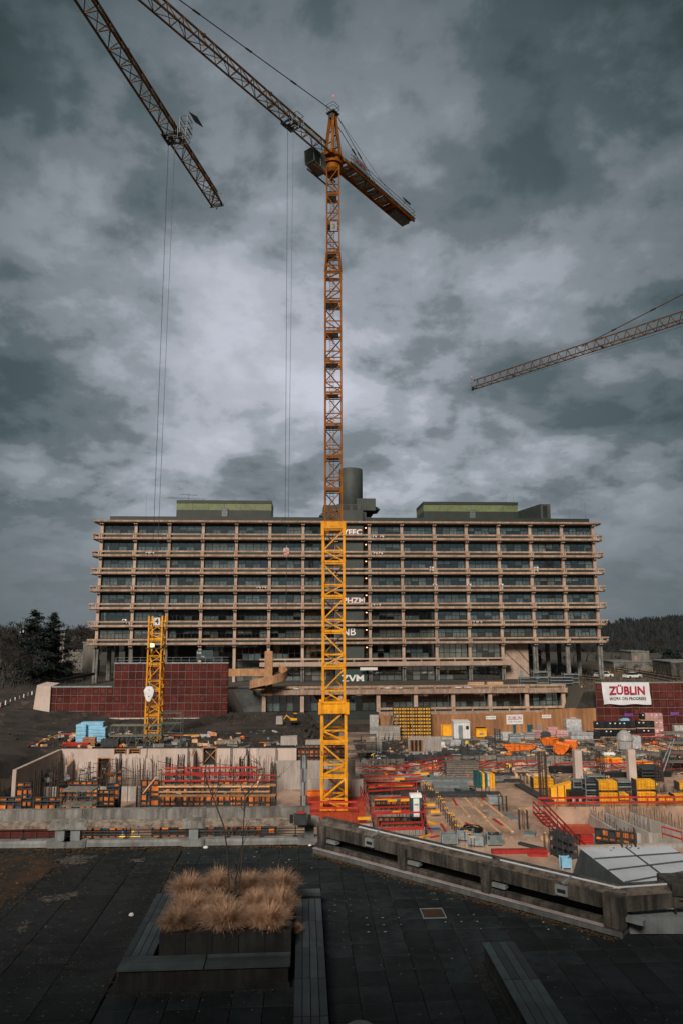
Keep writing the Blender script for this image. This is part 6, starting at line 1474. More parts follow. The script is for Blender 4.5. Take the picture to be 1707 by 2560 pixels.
# ================================================================== trench with rebar beside the crane
tr_ = thing('trench_lining', 'deep rebar lined trench right of crane 3', 'trench', (P1[3].x, P1[3].y, SITE))
def TR(u, v, z): q = P1[3].lerp(P1[2], u).lerp(P1[0].lerp(P1[1], u), v); return Vector((q.x - P1[3].x, q.y - P1[3].y, z))
for k, v in enumerate((.12, .24, .36, .50, .64, .78, .9)):
    a, b = TR(.03, v, -3.1), TR(.97, v, -3.1); m = MB(); m.box(0, 0, 0, 1, 1, 1)
    MB().add([a, b, b + Vector((0, .35, 0)), a + Vector((0, .35, 0)), a + Vector((0, 0, 2.3)), b + Vector((0, 0, 2.3)), b + Vector((0, .35, 2.3)), a + Vector((0, .35, 2.3))], [(3, 2, 1, 0), (4, 5, 6, 7), (0, 1, 5, 4), (1, 2, 6, 5), (2, 3, 7, 6), (3, 0, 4, 7)]).out('cross_wall', 'conc', tr_)
    rebar_row(a + Vector((0, .18, 2.3)), b + Vector((0, .18, 2.3)), 46, .7, 1.5, w=.04).out('rebar', 'rebar', tr_)
for i, v in enumerate((.30, .57)):
    q = P1[3].lerp(P1[2], .12).lerp(P1[0].lerp(P1[1], .12), v); formwork(('front' if not i else 'rear') + ' row of orange formwork inside the trench right of crane 3', (q.x, q.y, SITE - 2.2), 6.6, 2.0, dens=.9)
for i, (x0, y0, x1, y1) in enumerate(((903, 1945, 1050, 1938), (915, 1962, 1040, 1955), (920, 1970, 1035, 1963), (935, 1996, 1062, 1990), (928, 2022, 1065, 2016), (938, 2035, 1060, 2030), (952, 2062, 1058, 2058), (955, 2075, 1058, 2072))):
    a, b = G(x0, y0, SITE + .9), G(x1, y1, SITE + .9); guard(f'{ORD[i]} red rail from the back crossing the rebar trench', [Vector((a.x, a.y, SITE)), Vector((b.x, b.y, SITE))], rails=(.9,) if i % 2 else (.55, 1.0), rw=.17, post=3.5)
for i, (x0, x1, y) in enumerate(((934, 975, 2000), (968, 990, 2004), (1000, 1022, 2003), (1050, 1085, 2015), (1075, 1097, 2032), (920, 935, 1970), (945, 1030, 1966), (980, 1000, 2034), (893, 925, 2049), (1033, 1070, 1937), (985, 1010, 1950))):
    plank(f'{ORD[i]} short yellow formwork beam from the left among the trench rails', G(x0, y, SITE + .5), G(x1, y - 1, SITE + .5), .3, .22, 'yellow', 'yellow beams over the trench', 'formwork_beam')
guard('red guard rail down the right side of the rebar trench', [G(1062, 2016, SITE), G(1050, 2052, SITE), G(1058, 2085, SITE)], rails=(.5, 1.0), rw=.16)
guard('red guard rail down the left side of the rebar trench', [G(905, 1975, SITE), G(925, 2030, SITE), G(945, 2080, SITE)], rails=(.5,), rw=.12)
# portable toilet
p = G(1038, 2043, SITE); wc = thing('portable_toilet', 'white and teal portable toilet beside the rebar trench', 'toilet', (p.x, p.y, SITE), .06)
MB().box(-.56, -.56, .0, .56, .56, .16).out('skid', 'black', wc); MB().box(-.54, -.54, .16, .54, .54, 2.0).out('body', 'teal', wc)
MB().box(-.30, -.575, .18, .30, -.542, 1.95).out('door', 'white', wc); MB().box(-.33, -.57, .18, -.305, -.545, 1.97).out('door_trim', 'teal', wc)
MB().profx([(-.57, 2.0), (.57, 2.0), (.5, 2.2), (.25, 2.32), (-.25, 2.32), (-.5, 2.2)], -.57, .57).out('roof', 'white', wc); text('door_print', 'DIXI', .22, 'black', wc, (0, -.58, 1.35), bold=.01, ext=.002); MB().bar((.3, .3, 2.25), (.3, .3, 2.5), .1, n=8).out('vent', 'white', wc)
# ================================================================== loose things on the slab
Z3 = lambda px, py: (800 + px * .3189, 1800 + py * .3189)
for i, (x0, y0, x1, y1, mt) in enumerate(sorted(((1130, 615, 1195, 685, 'timber'), (1195, 680, 1290, 765, 'timber'), (1090, 670, 1165, 760, 'timber'), (1280, 640, 1425, 755, 'timber'), (1210, 615, 1265, 675, 'timber'), (1030, 705, 1075, 840, 'timber'), (1080, 780, 1150, 870, 'timber'), (1195, 790, 1300, 890, 'timber'), (1295, 785, 1400, 885, 'timber'), (1385, 780, 1505, 880, 'timber'), (915, 620, 955, 690, 'timber'), (1000, 730, 1040, 790, 'timber')))):
    plank(f'{ORD[i]} pale timber batten from the left lying on wet slab', G(*Z3(x0, y0), SITE), G(*Z3(x1, y1), SITE), .24, .10, mt, 'pale timber battens on the slab', 'timber_batten')
for (x0, y0, x1, y1, mt, l) in ((1035, 615, 1070, 675, 'red', 'short red board at the rear of the slab planks'), (1355, 780, 1425, 830, 'red', 'red board among the pale battens at the right'), (1135, 810, 1190, 840, 'red', 'red board beside the black coil on the slab'), (1265, 615, 1360, 690, 'red', 'long red board running beside the grey crate'), (825, 862, 935, 855, 'bluepaint', 'blue board lying by the trench corner'), (780, 925, 855, 905, 'yellow', 'yellow board lying behind the diagonal parapet'), (860, 925, 950, 910, 'red', 'red board lying next to the yellow one behind parapet'), (845, 800, 905, 820, 'yellow', 'yellow pole lying beside the trench corner'), (830, 820, 875, 890, 'red', 'thin red rod lying beside the trench corner'), (945, 820, 990, 890, 'red', 'thin red rod lying by the rebar stub row')):
    plank(l, G(*Z3(x0, y0), SITE), G(*Z3(x1, y1), SITE), .2 if mt != 'bluepaint' else .35, .1, mt, 'painted boards on the slab', 'painted_board')
Z4 = lambda px, py: (1207 + px * .3189, 1800 + py * .3189)
for (x0, y0, x1, y1, w, t, mt, l) in ((1455, 735, 1530, 785, .75, .12, 'galv', 'short grey steel plank on the slab'), ):
    plank(l, G(*Z3(x0, y0), SITE), G(*Z3(x1, y1), SITE), w, t, mt, 'steel sections on the slab', 'steel_plank')
for (x0, y0, x1, y1, w, t, mt, l) in ((280, 975, 490, 1028, .4, .2, 'steel', 'long dark steel beam lying at the front of the slab'), (65, 1045, 500, 1040, .55, .3, 'red', 'long red steel beam at the front of the slab'), (350, 1065, 500, 1068, .5, .2, 'red', 'shorter red steel beam before the long red one'), (275, 515, 520, 650, 1.1, .25, 'steel', 'long dark steel panel lying across the slab'), (320, 895, 410, 905, 1.2, .2, 'galv', 'square grey slab plate by the excavation edge'), (465, 935, 520, 960, .5, .3, 'timber', 'short pale timber block by the yellow capped stubs')):
    plank(l, G(*Z4(x0, y0), SITE), G(*Z4(x1, y1), SITE), w, t, mt, 'steel sections on the slab', 'steel_plank')
# grey crates
for i, (x, y, rz, l) in enumerate(((1121, 2110, .05, 'left one of the front row'), (1163, 2100, -.3, 'small turned one in the front row'), (1190, 2114, -.35, 'tilted one in the front row'), (1234, 2112, .02, 'right one of the front row'), (1234, 2012, -.1, 'lone one near the rebar stubs'))):
    meshbox('grey ribbed steel crate on the slab, ' + l, G(x, y, SITE), rz, 1.35, .9, .9, fill='steel' if i % 2 else None)
for i, (x, y, h, l) in enumerate(((1213, 1996, 2.2, 'beside the teal panels'), (1256, 2028, 2.6, 'right of the lone grey crate'), (1309, 1960, 1.7, 'left of the tall dark rebar cage'), (1308, 2074, 3.0, 'on the edge above the excavation'), (1373, 2132, 2.6, 'nearest one at the front of the slab'))):
    rebar_cage('cluster of black starter bars with yellow caps, ' + l, G(x, y, SITE), .8, .35, h * .62, 3, 'capped rebar clusters', True, False)
for i in range(9): k = i / 8; a = G(1092 + 45 * k, 2012 + 70 * k, SITE); rebar_cage(f'{ORD[i]} yellow capped rebar stub from the back in the slab edge row', a, .25, .2, rs.uniform(.9, 1.3), 2, 'yellow capped stub row', True, False)
for i in range(6): k = i / 5; a = G(1140 + 40 * k, 2085 + 32 * k, SITE); rebar_cage(f'{ORD[i]} yellow capped rebar stub from the back between the front grey crates', a, .25, .2, rs.uniform(.7, 1.0), 2, 'yellow capped stubs by the crates', True, False)
for i in range(5): k = i / 4; a = G(1060 + 18 * k, 1978 + 25 * k, SITE); rebar_cage(f'{ORD[i]} yellow capped rebar stub from the back behind the portable toilet', a, .3, .2, rs.uniform(.9, 1.3), 2, 'yellow capped stubs behind toilet', True, False)
def coil(label, p, r, n, mt='black'):
    m = MB()
    for k in range(n):
        c = Vector((rs.uniform(-.12, .12), rs.uniform(-.12, .12), .06 + k * .05)); rr_ = r * rs.uniform(.7, 1.05); pts = [c + Vector((rr_ * math.cos(a), rr_ * math.sin(a), .03 * math.sin(3 * a + k))) for a in [i * 6.283 / 16 for i in range(17)]]
        for a, b in zip(pts, pts[1:]): m.bar(a, b, .06, n=4, cap=False)
    return tag(m.out('cable_coil', mt, None, p), label, 'cable coil')
coil('black cable coil lying among the timber battens', G(1181, 2078, SITE), .9, 8); coil('large dark rebar coil on the mat pile', G(1160, 1980, SITE), 1.3, 10, 'steel')
def stack(label, p, w, d, n, th, mt, rz=0, cat='panel stack', name='panel_stack', gap=.03, group=None):
    o = thing(name, label, cat, p, rz, group)
    for k in range(n): MB().cbox((rs.uniform(-.05, .05), rs.uniform(-.05, .05), (k + .5) * (th + gap)), (w * rs.uniform(.96, 1), d, th), rs.uniform(-.02, .02)).out('sheet', mt, o)
    return o
stack('grey stack of shuttering sheets at the middle rear of slab', G(1153, 1938, SITE), 4.2, 2.2, 8, .14, 'timbergrey', gap=.07); stack('wide row of flat grey steel sheets on the slab', G(1125, 1952, SITE), 13, 1.6, 2, .12, 'galv'); stack('low stack of grey steel mats beside the rebar coil', G(1125, 1976, SITE), 4.2, 2.2, 6, .08, 'galv', gap=.05); stack('dark flat mat lying right of the teal panels', G(1259, 1953, SITE), 4.6, 1.7, 1, .1, 'steel'); stack('long dark steel channels before the rebar coil', G(1125, 1990, SITE), 11.5, 1.4, 2, .16, 'steel'); stack('flat dark grids behind the dark mat', G(1255, 1938, SITE), 7, 1.0, 2, .1, 'steel')
# teal and yellow upright panels
p = G(1212, 1968, SITE); o = thing('panel_rack', 'row of teal and yellow formwork panels standing upright on the slab', 'formwork', p, .1)
for i, mt in enumerate(('teal', 'teal', 'yellow', 'teal', 'bags', 'yellow', 'yellow')): MB().box(-1.1 + i * .33, -.5 + i * .05, 0, -1.1 + i * .33 + .26, 1.2, 1.75 - .04 * i).out('panel', mt, o)
# yellow formwork crates
def ycrate(label, p, w, h, rows, rz=0):
    o = thing('formwork_crate', label, 'crate', p, rz, 'yellow formwork crates'); d = 1.2; hh = h / rows
    for k in range(rows):
        for i in range(2):
            x0 = -w/2 + i * w/2 + .03; MB().box(x0, -d/2, .12 + k * hh + .015, x0 + w/2 - .06, d/2, .12 + (k + 1) * hh - .015).out('panel', 'yellow', o)
    m = MB()
    for k in range(rows):
        for i in range(6): x = -w/2 + (i + .5) * w/6; m.box(x - .08, -d/2 - .004, .12 + k * hh + hh * .3, x + .08, -d/2 + .002, .12 + k * hh + hh * .5)
    m.out('slots', 'black', o)
    for x in (-w/2 - .05, w/2 + .05): MB().box(x - .04, -d/2, 0, x + .04, d/2, h + .2).out('frame', 'steel', o)
    return o
def yc(x0, x1, yb, yt, l, rows=6, zlift=0):
    a, b = G(x0, yb, SITE), G(x1, yb, SITE); t = AT(x0, yt, a.y).z - SITE; ycrate('yellow formwork crate on the slab, ' + l, (((a.x + b.x) / 2), a.y, SITE + zlift), b.x - a.x, t, rows)
yc(1493, 1540, 2004, 1982, 'lower one of the left pair'); yc(1587, 1634, 2002, 1980, 'lower one of the right pair')
for x0, x1, yb, l in ((1493, 1540, 2004, 'upper one of the left pair'), (1587, 1634, 2002, 'upper one of the right pair')):
    a, b = G(x0, yb, SITE), G(x1, yb, SITE); h = AT(x0, yb - 22, a.y).z - SITE; ycrate('yellow formwork crate on the slab, ' + l, ((a.x + b.x) / 2, a.y, SITE + h + .28), b.x - a.x, h, 6)
yc(1542, 1567, 2000, 1985, 'small one between the two pairs', 3); yc(1639, 1677, 2005, 1992, 'low one right of the pairs', 3); yc(1680, 1720, 2003, 1988, 'low one at the picture edge', 3); yc(1692, 1722, 1975, 1957, 'rear one at the picture edge', 4); yc(1330, 1380, 1970, 1947, 'open one behind the dark steel panel', 3)
p = G(1402, 1998, SITE); o = thing('form_box', 'slanted yellow box formwork with steel edges on slab', 'formwork', p, -.15); MB().add([(-1.2, -.5, 0), (1.1, -.5, 0), (1.1, .6, 0), (-1.2, .6, 0), (-1.2, -.5, 1.2), (1.1, -.5, 1.9), (1.1, .6, 1.9), (-1.2, .6, 1.2)], [(3, 2, 1, 0), (4, 5, 6, 7), (0, 1, 5, 4), (1, 2, 6, 5), (2, 3, 7, 6), (3, 0, 4, 7)]).out('box', 'yellow', o)
for i in range(4): x = -1.2 + i * .75; MB().bar((x, -.53, 0), (x, -.53, 1.25 + i * .2), .09).out('stiffener', 'steel', o)
for i in range(3): plank(f'{ORD[i]} yellow formwork beam from the back beside the slanted yellow box', G(1370, 1965 + i * 12, SITE), G(1388, 1985 + i * 9, SITE), .3, .25, 'yellow', 'yellow beams beside the box', 'formwork_beam')
# grey frame stacks
def frames(label, p, w, d, h, n, rz=0, mt='galv'):
    o = thing('frame_stack', label, 'frame stack', p, rz, 'grey steel frame stacks')
    for x in (-w/2, w/2):
        for y in (-d/2, d/2): MB().bar((x, y, 0), (x, y, h), .07).out('post', mt, o)
    for k in range(n): z = .15 + k * (h - .25) / n; MB().box(-w/2, -d/2, z, w/2, d/2, z + (h / n) * .42).out('frame', mt if k % 2 else 'steel', o)
    return o
for x, y, w, h, n, l in ((1450, 1992, 1.8, 2.1, 6, 'before the left concrete column'), (1478, 2000, 1.6, 2.4, 7, 'beside the left yellow crates'), (1485, 1962, 2.0, 1.4, 4, 'behind the left yellow crates'), (1557, 1975, 1.8, 1.3, 4, 'between the two crate pairs'), (1615, 1940, 2.4, 1.6, 5, 'behind the right crate pair')): frames('grey steel frame stack on slab ' + l, G(x, y, SITE), w, 1.2, h, n)
p = G(1438, 2008, SITE); o = thing('dark_box', 'dark box with white labels before the grey frame stacks', 'box', p); MB().box(-.85, -.5, 0, .85, .5, 1.35).out('box', 'black', o)
for x in (-.35, .35): MB().box(x - .16, -.515, .25, x + .16, -.505, .65).out('label', 'bags', o)
# concrete columns
for x0, x1, yb, yt, l in ((1436, 1455, 1957, 1875, 'left'), (1570, 1589, 1954, 1873, 'right')):
    a, b = G(x0, yb, SITE), G(x1, yb, SITE); h = AT(x0, yt, a.y).z - SITE; o = thing('concrete_column', f'{l} free standing pale concrete column on the slab', 'column', ((a.x + b.x) / 2, a.y, SITE)); w = b.x - a.x
    MB().prism([(-w/2 + .06, -w/2), (w/2 - .06, -w/2), (w/2, -w/2 + .06), (w/2, w/2), (-w/2, w/2), (-w/2, -w/2 + .06)], 0, h).out('shaft', 'concpink', o); MB().box(-w/2 - .3, -w/2 - .3, 0, w/2 + .3, w/2 + .3, .06).out('kicker', 'conc', o)
for x, yb, yt, l in ((1358, 1992, 1876, 'tallest, behind the slanted yellow box'), (1502, 1950, 1876, 'between the two concrete columns'), (1648, 1955, 1892, 'right of the right concrete column'), (1243, 1862, 1820, 'far back by the grey pallets')):
    a = G(x, yb, SITE); rebar_cage('dark rebar column cage on slab, ' + l, a, .75, .75, AT(x, yt, a.y).z - SITE, 4)
# red rails over the slab rear
for i, pts in enumerate(([(1010, 1920), (1130, 1900)], [(1060, 1928), (1350, 1912)], [(1380, 1922), (1500, 1916)], [(1510, 1922), (1660, 1915)], [(1550, 1845), (1690, 1840)], [(1610, 1862), (1700, 1890)], [(905, 1930), (1025, 1926)], [(1660, 1925), (1740, 1920)])):
    P_ = [G(x, y + 8, SITE) for x, y in pts]; guard(f'{ORD[i]} red guard rail along the muddy rear edge of slab', P_, rails=(.45, 1.0), rw=.16, post=3).__setitem__('label', ['slanting red guard rail behind the rebar trench', 'long red guard rail behind the panel stacks', 'red guard rail left of the left concrete column', 'red guard rail between the concrete columns', 'red guard rail before the black pallets', 'red guard rail sloping down by the right scaffold', 'red guard rail at the rear left trench corner', 'red guard rail at the right picture edge behind yellow crates'][i])
# excavation at the right
guard('red guard rail along the rear edge of the right excavation', [G(1345, 2020, SITE), G(1800, 2016, SITE)], rails=(.5, 1.0), rw=.2)
st = thing('site_stair', 'red steel stair descending into the right excavation', 'stair', G(1332, 2030, SITE)); b0_ = G(1332, 2030, SITE); e0 = Vector(G(1440, 2118, SITE)); e0.z = SITE - 1.2
for off_ in (0, 1.1):
    a = Vector((off_, 0, 0)); b = e0 - b0_ + Vector((off_, 0, 0))
    for z in (.0, .55, 1.05): MB().bar(a + Vector((0, 0, z)), b + Vector((0, 0, z)), .07, .16 if z != 0 else .28).out('stringer' if z == 0 else 'rail', 'red', st)
    for k in range(7): q = a.lerp(b, k / 6); MB().bar(q, q + Vector((0, 0, 1.1)), .07).out('post', 'red', st)
for k in range(14): q = Vector((0, 0, 0)).lerp(e0 - b0_, (k + .5) / 14); MB().cbox((q.x + .55, q.y, q.z), (1.1, .3, .05)).out('tread', 'steel', st)
rp = thing('mesh_platform', 'bright red boarded platform inside the right excavation', 'platform', G(1400, 2080, SITE - 1.6)); q0 = G(1395, 2085, SITE - 1.6); q1 = G(1505, 2085, SITE - 1.6); q2 = G(1480, 2060, SITE - 1.6); q3 = G(1400, 2060, SITE - 1.6); rp.location = q0
for k in range(8):
    a, b = q0.lerp(q3, k / 8), q1.lerp(q2, k / 8); c, d = q0.lerp(q3, (k + .9) / 8), q1.lerp(q2, (k + .9) / 8); MB().add([a - q0, b - q0, d - q0, c - q0], [(0, 1, 2, 3)]).out('board', 'redmesh', rp)
def exwall(label, x0, y0, x1, y1, zt_, th=.35, bars=0, mt='conc'):
    a, b = G(x0, y0, zt_), G(x1, y1, zt_); d = (b - a); d.z = 0; o = thing('pit_wall', label, 'wall', (a.x, a.y, -22.6), math.atan2(d.y, d.x)); Ln = d.length; n = max(1, round(Ln / 3))
    for i in range(n): MB().box(Ln * i / n + .008, 0, 0, Ln * (i + 1) / n - .008, th, zt_ + 22.6).out('wall_panel', mt, o)
    if bars: rebar_row(Vector((0, th / 2, zt_ + 22.6)), Vector((Ln, th / 2, zt_ + 22.6)), bars, .5, 1.4, w=.05).out('rebar', 'rebar', o)
exwall('concrete wall with rebar running into the right excavation', 1470, 2035, 1540, 2078, SITE - .5, .4, 26); exwall('second concrete wall with rebar crossing the right excavation', 1510, 2032, 1620, 2082, SITE - .4, .4, 36); exwall('third concrete wall with rebar at far right of excavation', 1570, 2030, 1707, 2078, SITE - .4, .4, 40); exwall('long stained concrete wall before the right excavation', 1478, 2088, 1660, 2082, SITE - .8, .4); exwall('front concrete wall above the sheet metal roof', 1440, 2118, 1760, 2108, SITE + .1, .5); exwall('dark rear concrete wall of the right excavation', 1345, 2040, 1480, 2038, SITE - 1.0, .4, 30)
for i, (x, y, n) in enumerate(((1560, 2060, 60), (1640, 2045, 70), (1690, 2060, 50), (1490, 2050, 30), (1400, 2030, 36))):
    a = G(x - 35, y, SITE - 2.6); b = G(x + 35, y - 6, SITE - 2.6); tag(rebar_row(a, b, n, 2.2, 3.8, w=.05).out('starter_bars', 'rebar'), ['rebar thicket in the middle of the right excavation', 'rebar thicket at the rear right of the excavation', 'rebar thicket at the picture edge of the excavation', 'sparse rebar by the red platform', 'rebar along the rear wall of the excavation'][i], 'rebar', kind='stuff')
p = G(1462, 2112, SITE - .2); formwork('slanted orange formwork panel leaning in the right excavation', G(1488, 2106, SITE - 1.0), 3.6, 1.3, -.5)
stack('stack of red trays in an opening of the excavation', G(1465, 2110, SITE - .9), 1.2, .6, 4, .18, 'red'); guard('orange red guard rail at the right end of the excavation', [G(1655, 2095, SITE - .5), G(1705, 2110, SITE - .5)], rails=(.4, 1.0))
rebar_cage('stub of black rebar sticking up behind the metal roof', G(1570, 2118, SITE), 1.2, .4, 1.6, 4, ties=False)
for i in range(3): o = frames(f'dark vertical rack at the front right slab corner, {["left", "middle", "right"][i]} one', G(1395 + i * 14, 2140 + i * 3, SITE), .9, .9, 2.4 - .2 * i, 3, .4, 'steel')
p = G(1413, 2170, SITE); meshbox('small pale blue bin by the front right slab corner', p, 0, .7, .7, .8, None, 'bluefoam')
# ================================================================== rear of the site
def yform(label, x0, x1, yb, yt, mt='yellow'):
    a, b = G(x0, yb, SITE), G(x1, yb, SITE); h = AT(x0, yt, a.y).z - SITE; w = b.x - a.x; o = thing('formwork', label, 'formwork', (a.x, a.y, SITE), 0); nx_, nz_ = 14, 9; cw, rh = w / nx_, h / nz_
    pm = MB().box(.10, -.05, .12, cw - .06, .02, rh - .14).mesh('plywood', mt); 
    for i in range(nx_):
        for j in range(nz_): link('plywood', pm, o, (i * cw, rs.uniform(-.02, .02), j * rh))
    f = MB(); f.box(0, .03, 0, w, .1, h)
    for i in range(nx_ + 1): f.box(i * cw - .05, -.12, 0, i * cw + .05, .02, h)
    for j in range(nz_ + 1): f.box(0, -.1, j * rh - .05, w, .018, j * rh + .05)
    f.out('frame', 'steel', o)
    for i in range(1, nx_, 3): MB().bar((i * cw, -.2, 0), (i * cw, -.2, h), .1).out('soldier', 'galv', o)
    for i, x in enumerate((-.4, .3, 1.0)): MB().bar((x, -.2, h * .8), (x - 1.6, -2.6, 0), .1).out('raking_prop', 'galv', o); MB().bar((x, -.2, h * .4), (x - 1.6, -2.6, 0), .08).out('raking_prop', 'galv', o)
    MB().box(w * .42, -.25, h * .32, w * .46, -.1, h * .48).out('hatch', 'black', o)
    return o
yform('big yellow formwork wall propped up before the plywood hoarding', 983, 1077, 1846, 1768)
def boxthing(name, label, cat, x0, x1, yb, yt, d, mt, rz=0, parts=None):
    a, b = G(x0, yb, SITE), G(x1, yb, SITE); h = AT(x0, yt, a.y).z - SITE; w = b.x - a.x; o = thing(name, label, cat, (a.x, a.y, SITE), rz); MB().box(0, 0, .1, w, d, h).out('body', mt, o); MB().box(.1, .05, 0, w - .1, d, .1).out('skid', 'black', o)
    return o, w, h
o, w, h = boxthing('container', 'yellow steel container before the plywood hoarding', 'container', 1078, 1133, 1842, 1812, 2.4, 'yellow')
for i in range(14): MB().box(w * (i + .15) / 14, -.05, .2, w * (i + .7) / 14, -.002, h - .15).out('rib', 'yellow', o)
MB().box(-.03, -.06, h - .12, w + .03, 2.42, h + .02).out('roof_frame', 'yellow', o)
o, w, h = boxthing('site_cabin', 'white site cabin with small dark window at the rear', 'cabin', 1134, 1175, 1848, 1806, 2.6, 'white')
MB().box(w * .74, -.04, h * .58, w * .92, -.002, h * .78).out('window', 'frameblack', o); MB().box(-.05, -.1, h, w + .05, 2.65, h + .12).out('roof', 'white', o); MB().box(w * .28, -.04, .15, w * .55, -.002, h * .82).out('door', 'signgrey', o)
for k in range(1, 6): MB().box(w * k / 6 - .015, -.025, .12, w * k / 6 + .015, -.001, h - .02).out('seam', 'bags', o)
o, w, h = boxthing('tool_box', 'small yellow steel box right of the white cabin', 'box', 1190, 1216, 1844, 1821, 1.4, 'yellow'); MB().box(-.05, -.06, h - .25, w + .05, 1.45, h).out('lid', 'yellow', o); MB().box(w * .3, -.03, h * .3, w * .7, -.001, h * .5).out('plate', 'signgrey', o)
o, w, h = boxthing('signal_box', 'tiny yellow cabinet against the hoarding', 'box', 1219, 1226, 1836, 1816, .5, 'yellow'); MB().box(.05, -.03, h * .5, w - .05, -.001, h * .9).out('door', 'osb', o)
# precast walls
a, b = G(914, 1890, SITE), G(953, 1888, SITE); h = AT(914, 1850, a.y).z - SITE; o = thing('precast_wall', 'narrow grey ribbed concrete wall behind the bending worker', 'wall', a); w = b.x - a.x
for i in range(6): MB().box(w * i / 6 + .01, rs.uniform(-.02, .02), 0, w * (i + 1) / 6 - .01, .25, h).out('panel', 'conc', o)
a, b = G(1020, 1890, SITE), G(1100, 1886, SITE); h = AT(1020, 1842, a.y).z - SITE; o = thing('precast_wall', 'wide grey precast wall with barred window opening at rear', 'wall', a); w = b.x - a.x; wx0, wx1, wz0, wz1 = w * .06, w * .42, h * .22, h * .82
for x0, x1, z0, z1 in ((0, wx0, 0, h), (wx0 + .004, wx1 - .004, 0, wz0), (wx0 + .004, wx1 - .004, wz1, h), (wx1, w * .7, 0, h), (w * .7 + .01, w, 0, h)): MB().box(x0, 0, z0, x1, .25, z1).out('panel', 'conc', o)
for k in range(4): x = wx0 + (wx1 - wx0) * k / 3; MB().box(x - .12, -.03, wz0, x + .12, .2, wz1).out('window_bar', 'osb', o)
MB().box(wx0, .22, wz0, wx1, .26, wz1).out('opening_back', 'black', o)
a = G(866, 1905, SITE); scaffold('dark scaffold with decks right of crane 3', (a.x, a.y, SITE), 4.2, 1.6, AT(866, 1838, a.y).z - SITE, 2, 3, 'steel'); 
a = G(880, 1905, SITE); pallet_stack('tall stack of white wrapped blocks before the glazed lower storey', (G(935, 1850, SITE).x, 121, SITE), 1.5, 1.2, 3.9, 'bags', 0, 6); pallet_stack('wide stack of grey boards before the lower storey', (G(972, 1848, SITE).x, 120, SITE), 3.6, 1.4, 2.2, 'conc', 0, 7)
# grey barrier boards and formwork edges across the rear
for i, (x0, x1, y, h, mt, l) in enumerate(((1110, 1240, 1908, .9, 'timbergrey', 'low grey boarded wall left of the orange skip'), (1240, 1410, 1910, .9, 'timbergrey', 'low grey boarded wall below the orange skip'), (900, 1010, 1912, .7, 'timbergrey', 'low grey boarded wall behind the trench'), (1150, 1390, 1902, .5, 'galv', 'long grey steel edge beam across the rear'), (1010, 1110, 1906, .6, 'steel', 'dark edge beam before the precast wall'))):
    a, b = G(x0, y, SITE), G(x1, y - 3, SITE); d = b - a; o = thing('edge_wall', l, 'wall', a, math.atan2(d.y, d.x)); n = max(2, round(d.length / 1.3))
    for k in range(n): MB().box(d.length * k / n + .01, rs.uniform(-.04, .04), 0, d.length * (k + 1) / n - .01, .2, h * rs.uniform(.9, 1.05)).out('board', mt, o)
    for k in range(0, n + 1, 2): MB().bar((d.length * k / n, -.1, 0), (d.length * k / n, -.1, h + .8), .06).out('post', 'steel', o)
# crates with bags
rows = [(950, 1908, 'bags'), (975, 1904, 'steel'), (995, 1906, None), (1016, 1904, 'bags'), (1040, 1903, 'bags'), (1062, 1906, None), (1085, 1898, 'bags'), (1108, 1900, 'steel'), (1139, 1904, 'bags'), (1165, 1894, 'steel'), (1122, 1890, 'white'), (1180, 1890, 'bags'), (940, 1898, 'white')]
for i, (x, y, fl) in enumerate(sorted(rows)): meshbox(f'{ORD[i]} dark steel crate from the left in the rear crate row', G(x, y, SITE), rs.uniform(-.2, .2), 1.7, 1.0, 1.0, 'dark crates at the rear', 'steel', fl)
# grey pallets by the hoarding
PL = [(1116, 1862, 1.8, 1.2, 'bags'), (1136, 1866, 1.6, 1.0, 'wrapclear'), (1100, 1870, 1.4, .9, 'white'), (1250, 1850, 1.8, 1.3, 'galv'), (1268, 1852, 1.8, 1.4, 'bags'), (1286, 1856, 1.9, 1.3, 'galv'), (1300, 1847, 1.5, .9, 'conc'), (1320, 1848, 1.7, 1.1, 'bags'), (1340, 1844, 1.7, 1.3, 'bagred'), (1362, 1845, 1.6, 1.0, 'steel'), (1378, 1840, 1.7, 1.5, 'bagred'), (1402, 1842, 1.9, 1.1, 'bagred'), (1206, 1862, 1.3, .8, 'bags'), (1222, 1858, 1.2, 1.0, 'steel')]
for i, (x, y, w, h, mt) in enumerate(sorted(PL)):
    pallet_stack(f'{ORD[i]} pallet of bagged material from the left before the hoarding', G(x, y, SITE), w, 1.2, h, mt, rs.uniform(-.1, .1), 3, 'pallets of bags before the hoarding', rough=.1)
pallet_stack('tall clear wrapped pallet at the right end of hoarding', G(1432, 1842, SITE), 2.6, 1.6, 3.0, 'wrapclear', 0, 2); pallet_stack('low rumpled plastic wrapped load beside the clear wrapped pallet', G(1452, 1850, SITE), 3.8, 1.4, 1.3, 'wrapclear', .1, 2, rough=.2)
# black wrapped pallets before the banner wall
cols = [1491, 1502, 1513, 1524, 1536, 1548, 1559, 1570, 1581]
right = [1596, 1607, 1618, 1629, 1640, 1651]
def bp(x, y, lift, h, lab, mt='wrapblack', grp='black wrapped pallets'):
    p = G(x, y, SITE); o = pallet_stack(lab, (p.x, p.y, SITE + lift), .78, .8, h, mt, rs.uniform(-.04, .04), 1, grp, 'pallet', 'wrapped_pallet', .02)
    if rs.random() < .6: MB().box(-.1, -.42, h * .68, .14, -.405, h * .82).out('label', 'white', o)
for i, x in enumerate(cols): bp(x, 1843, 0, 1.35, f'{ORD[i]} black wrapped pallet from the left, ground row below banner')
for i, x in enumerate(cols): bp(x, 1843, 1.37, 1.3, f'{ORD[i]} black wrapped pallet from the left, upper row below banner')
for i, x in enumerate(right): bp(x, 1841, 0, 1.35, f'{ORD[i]} wrapped pallet in the ground row of the right group', 'wrapblack' if i < 4 else 'bagred')
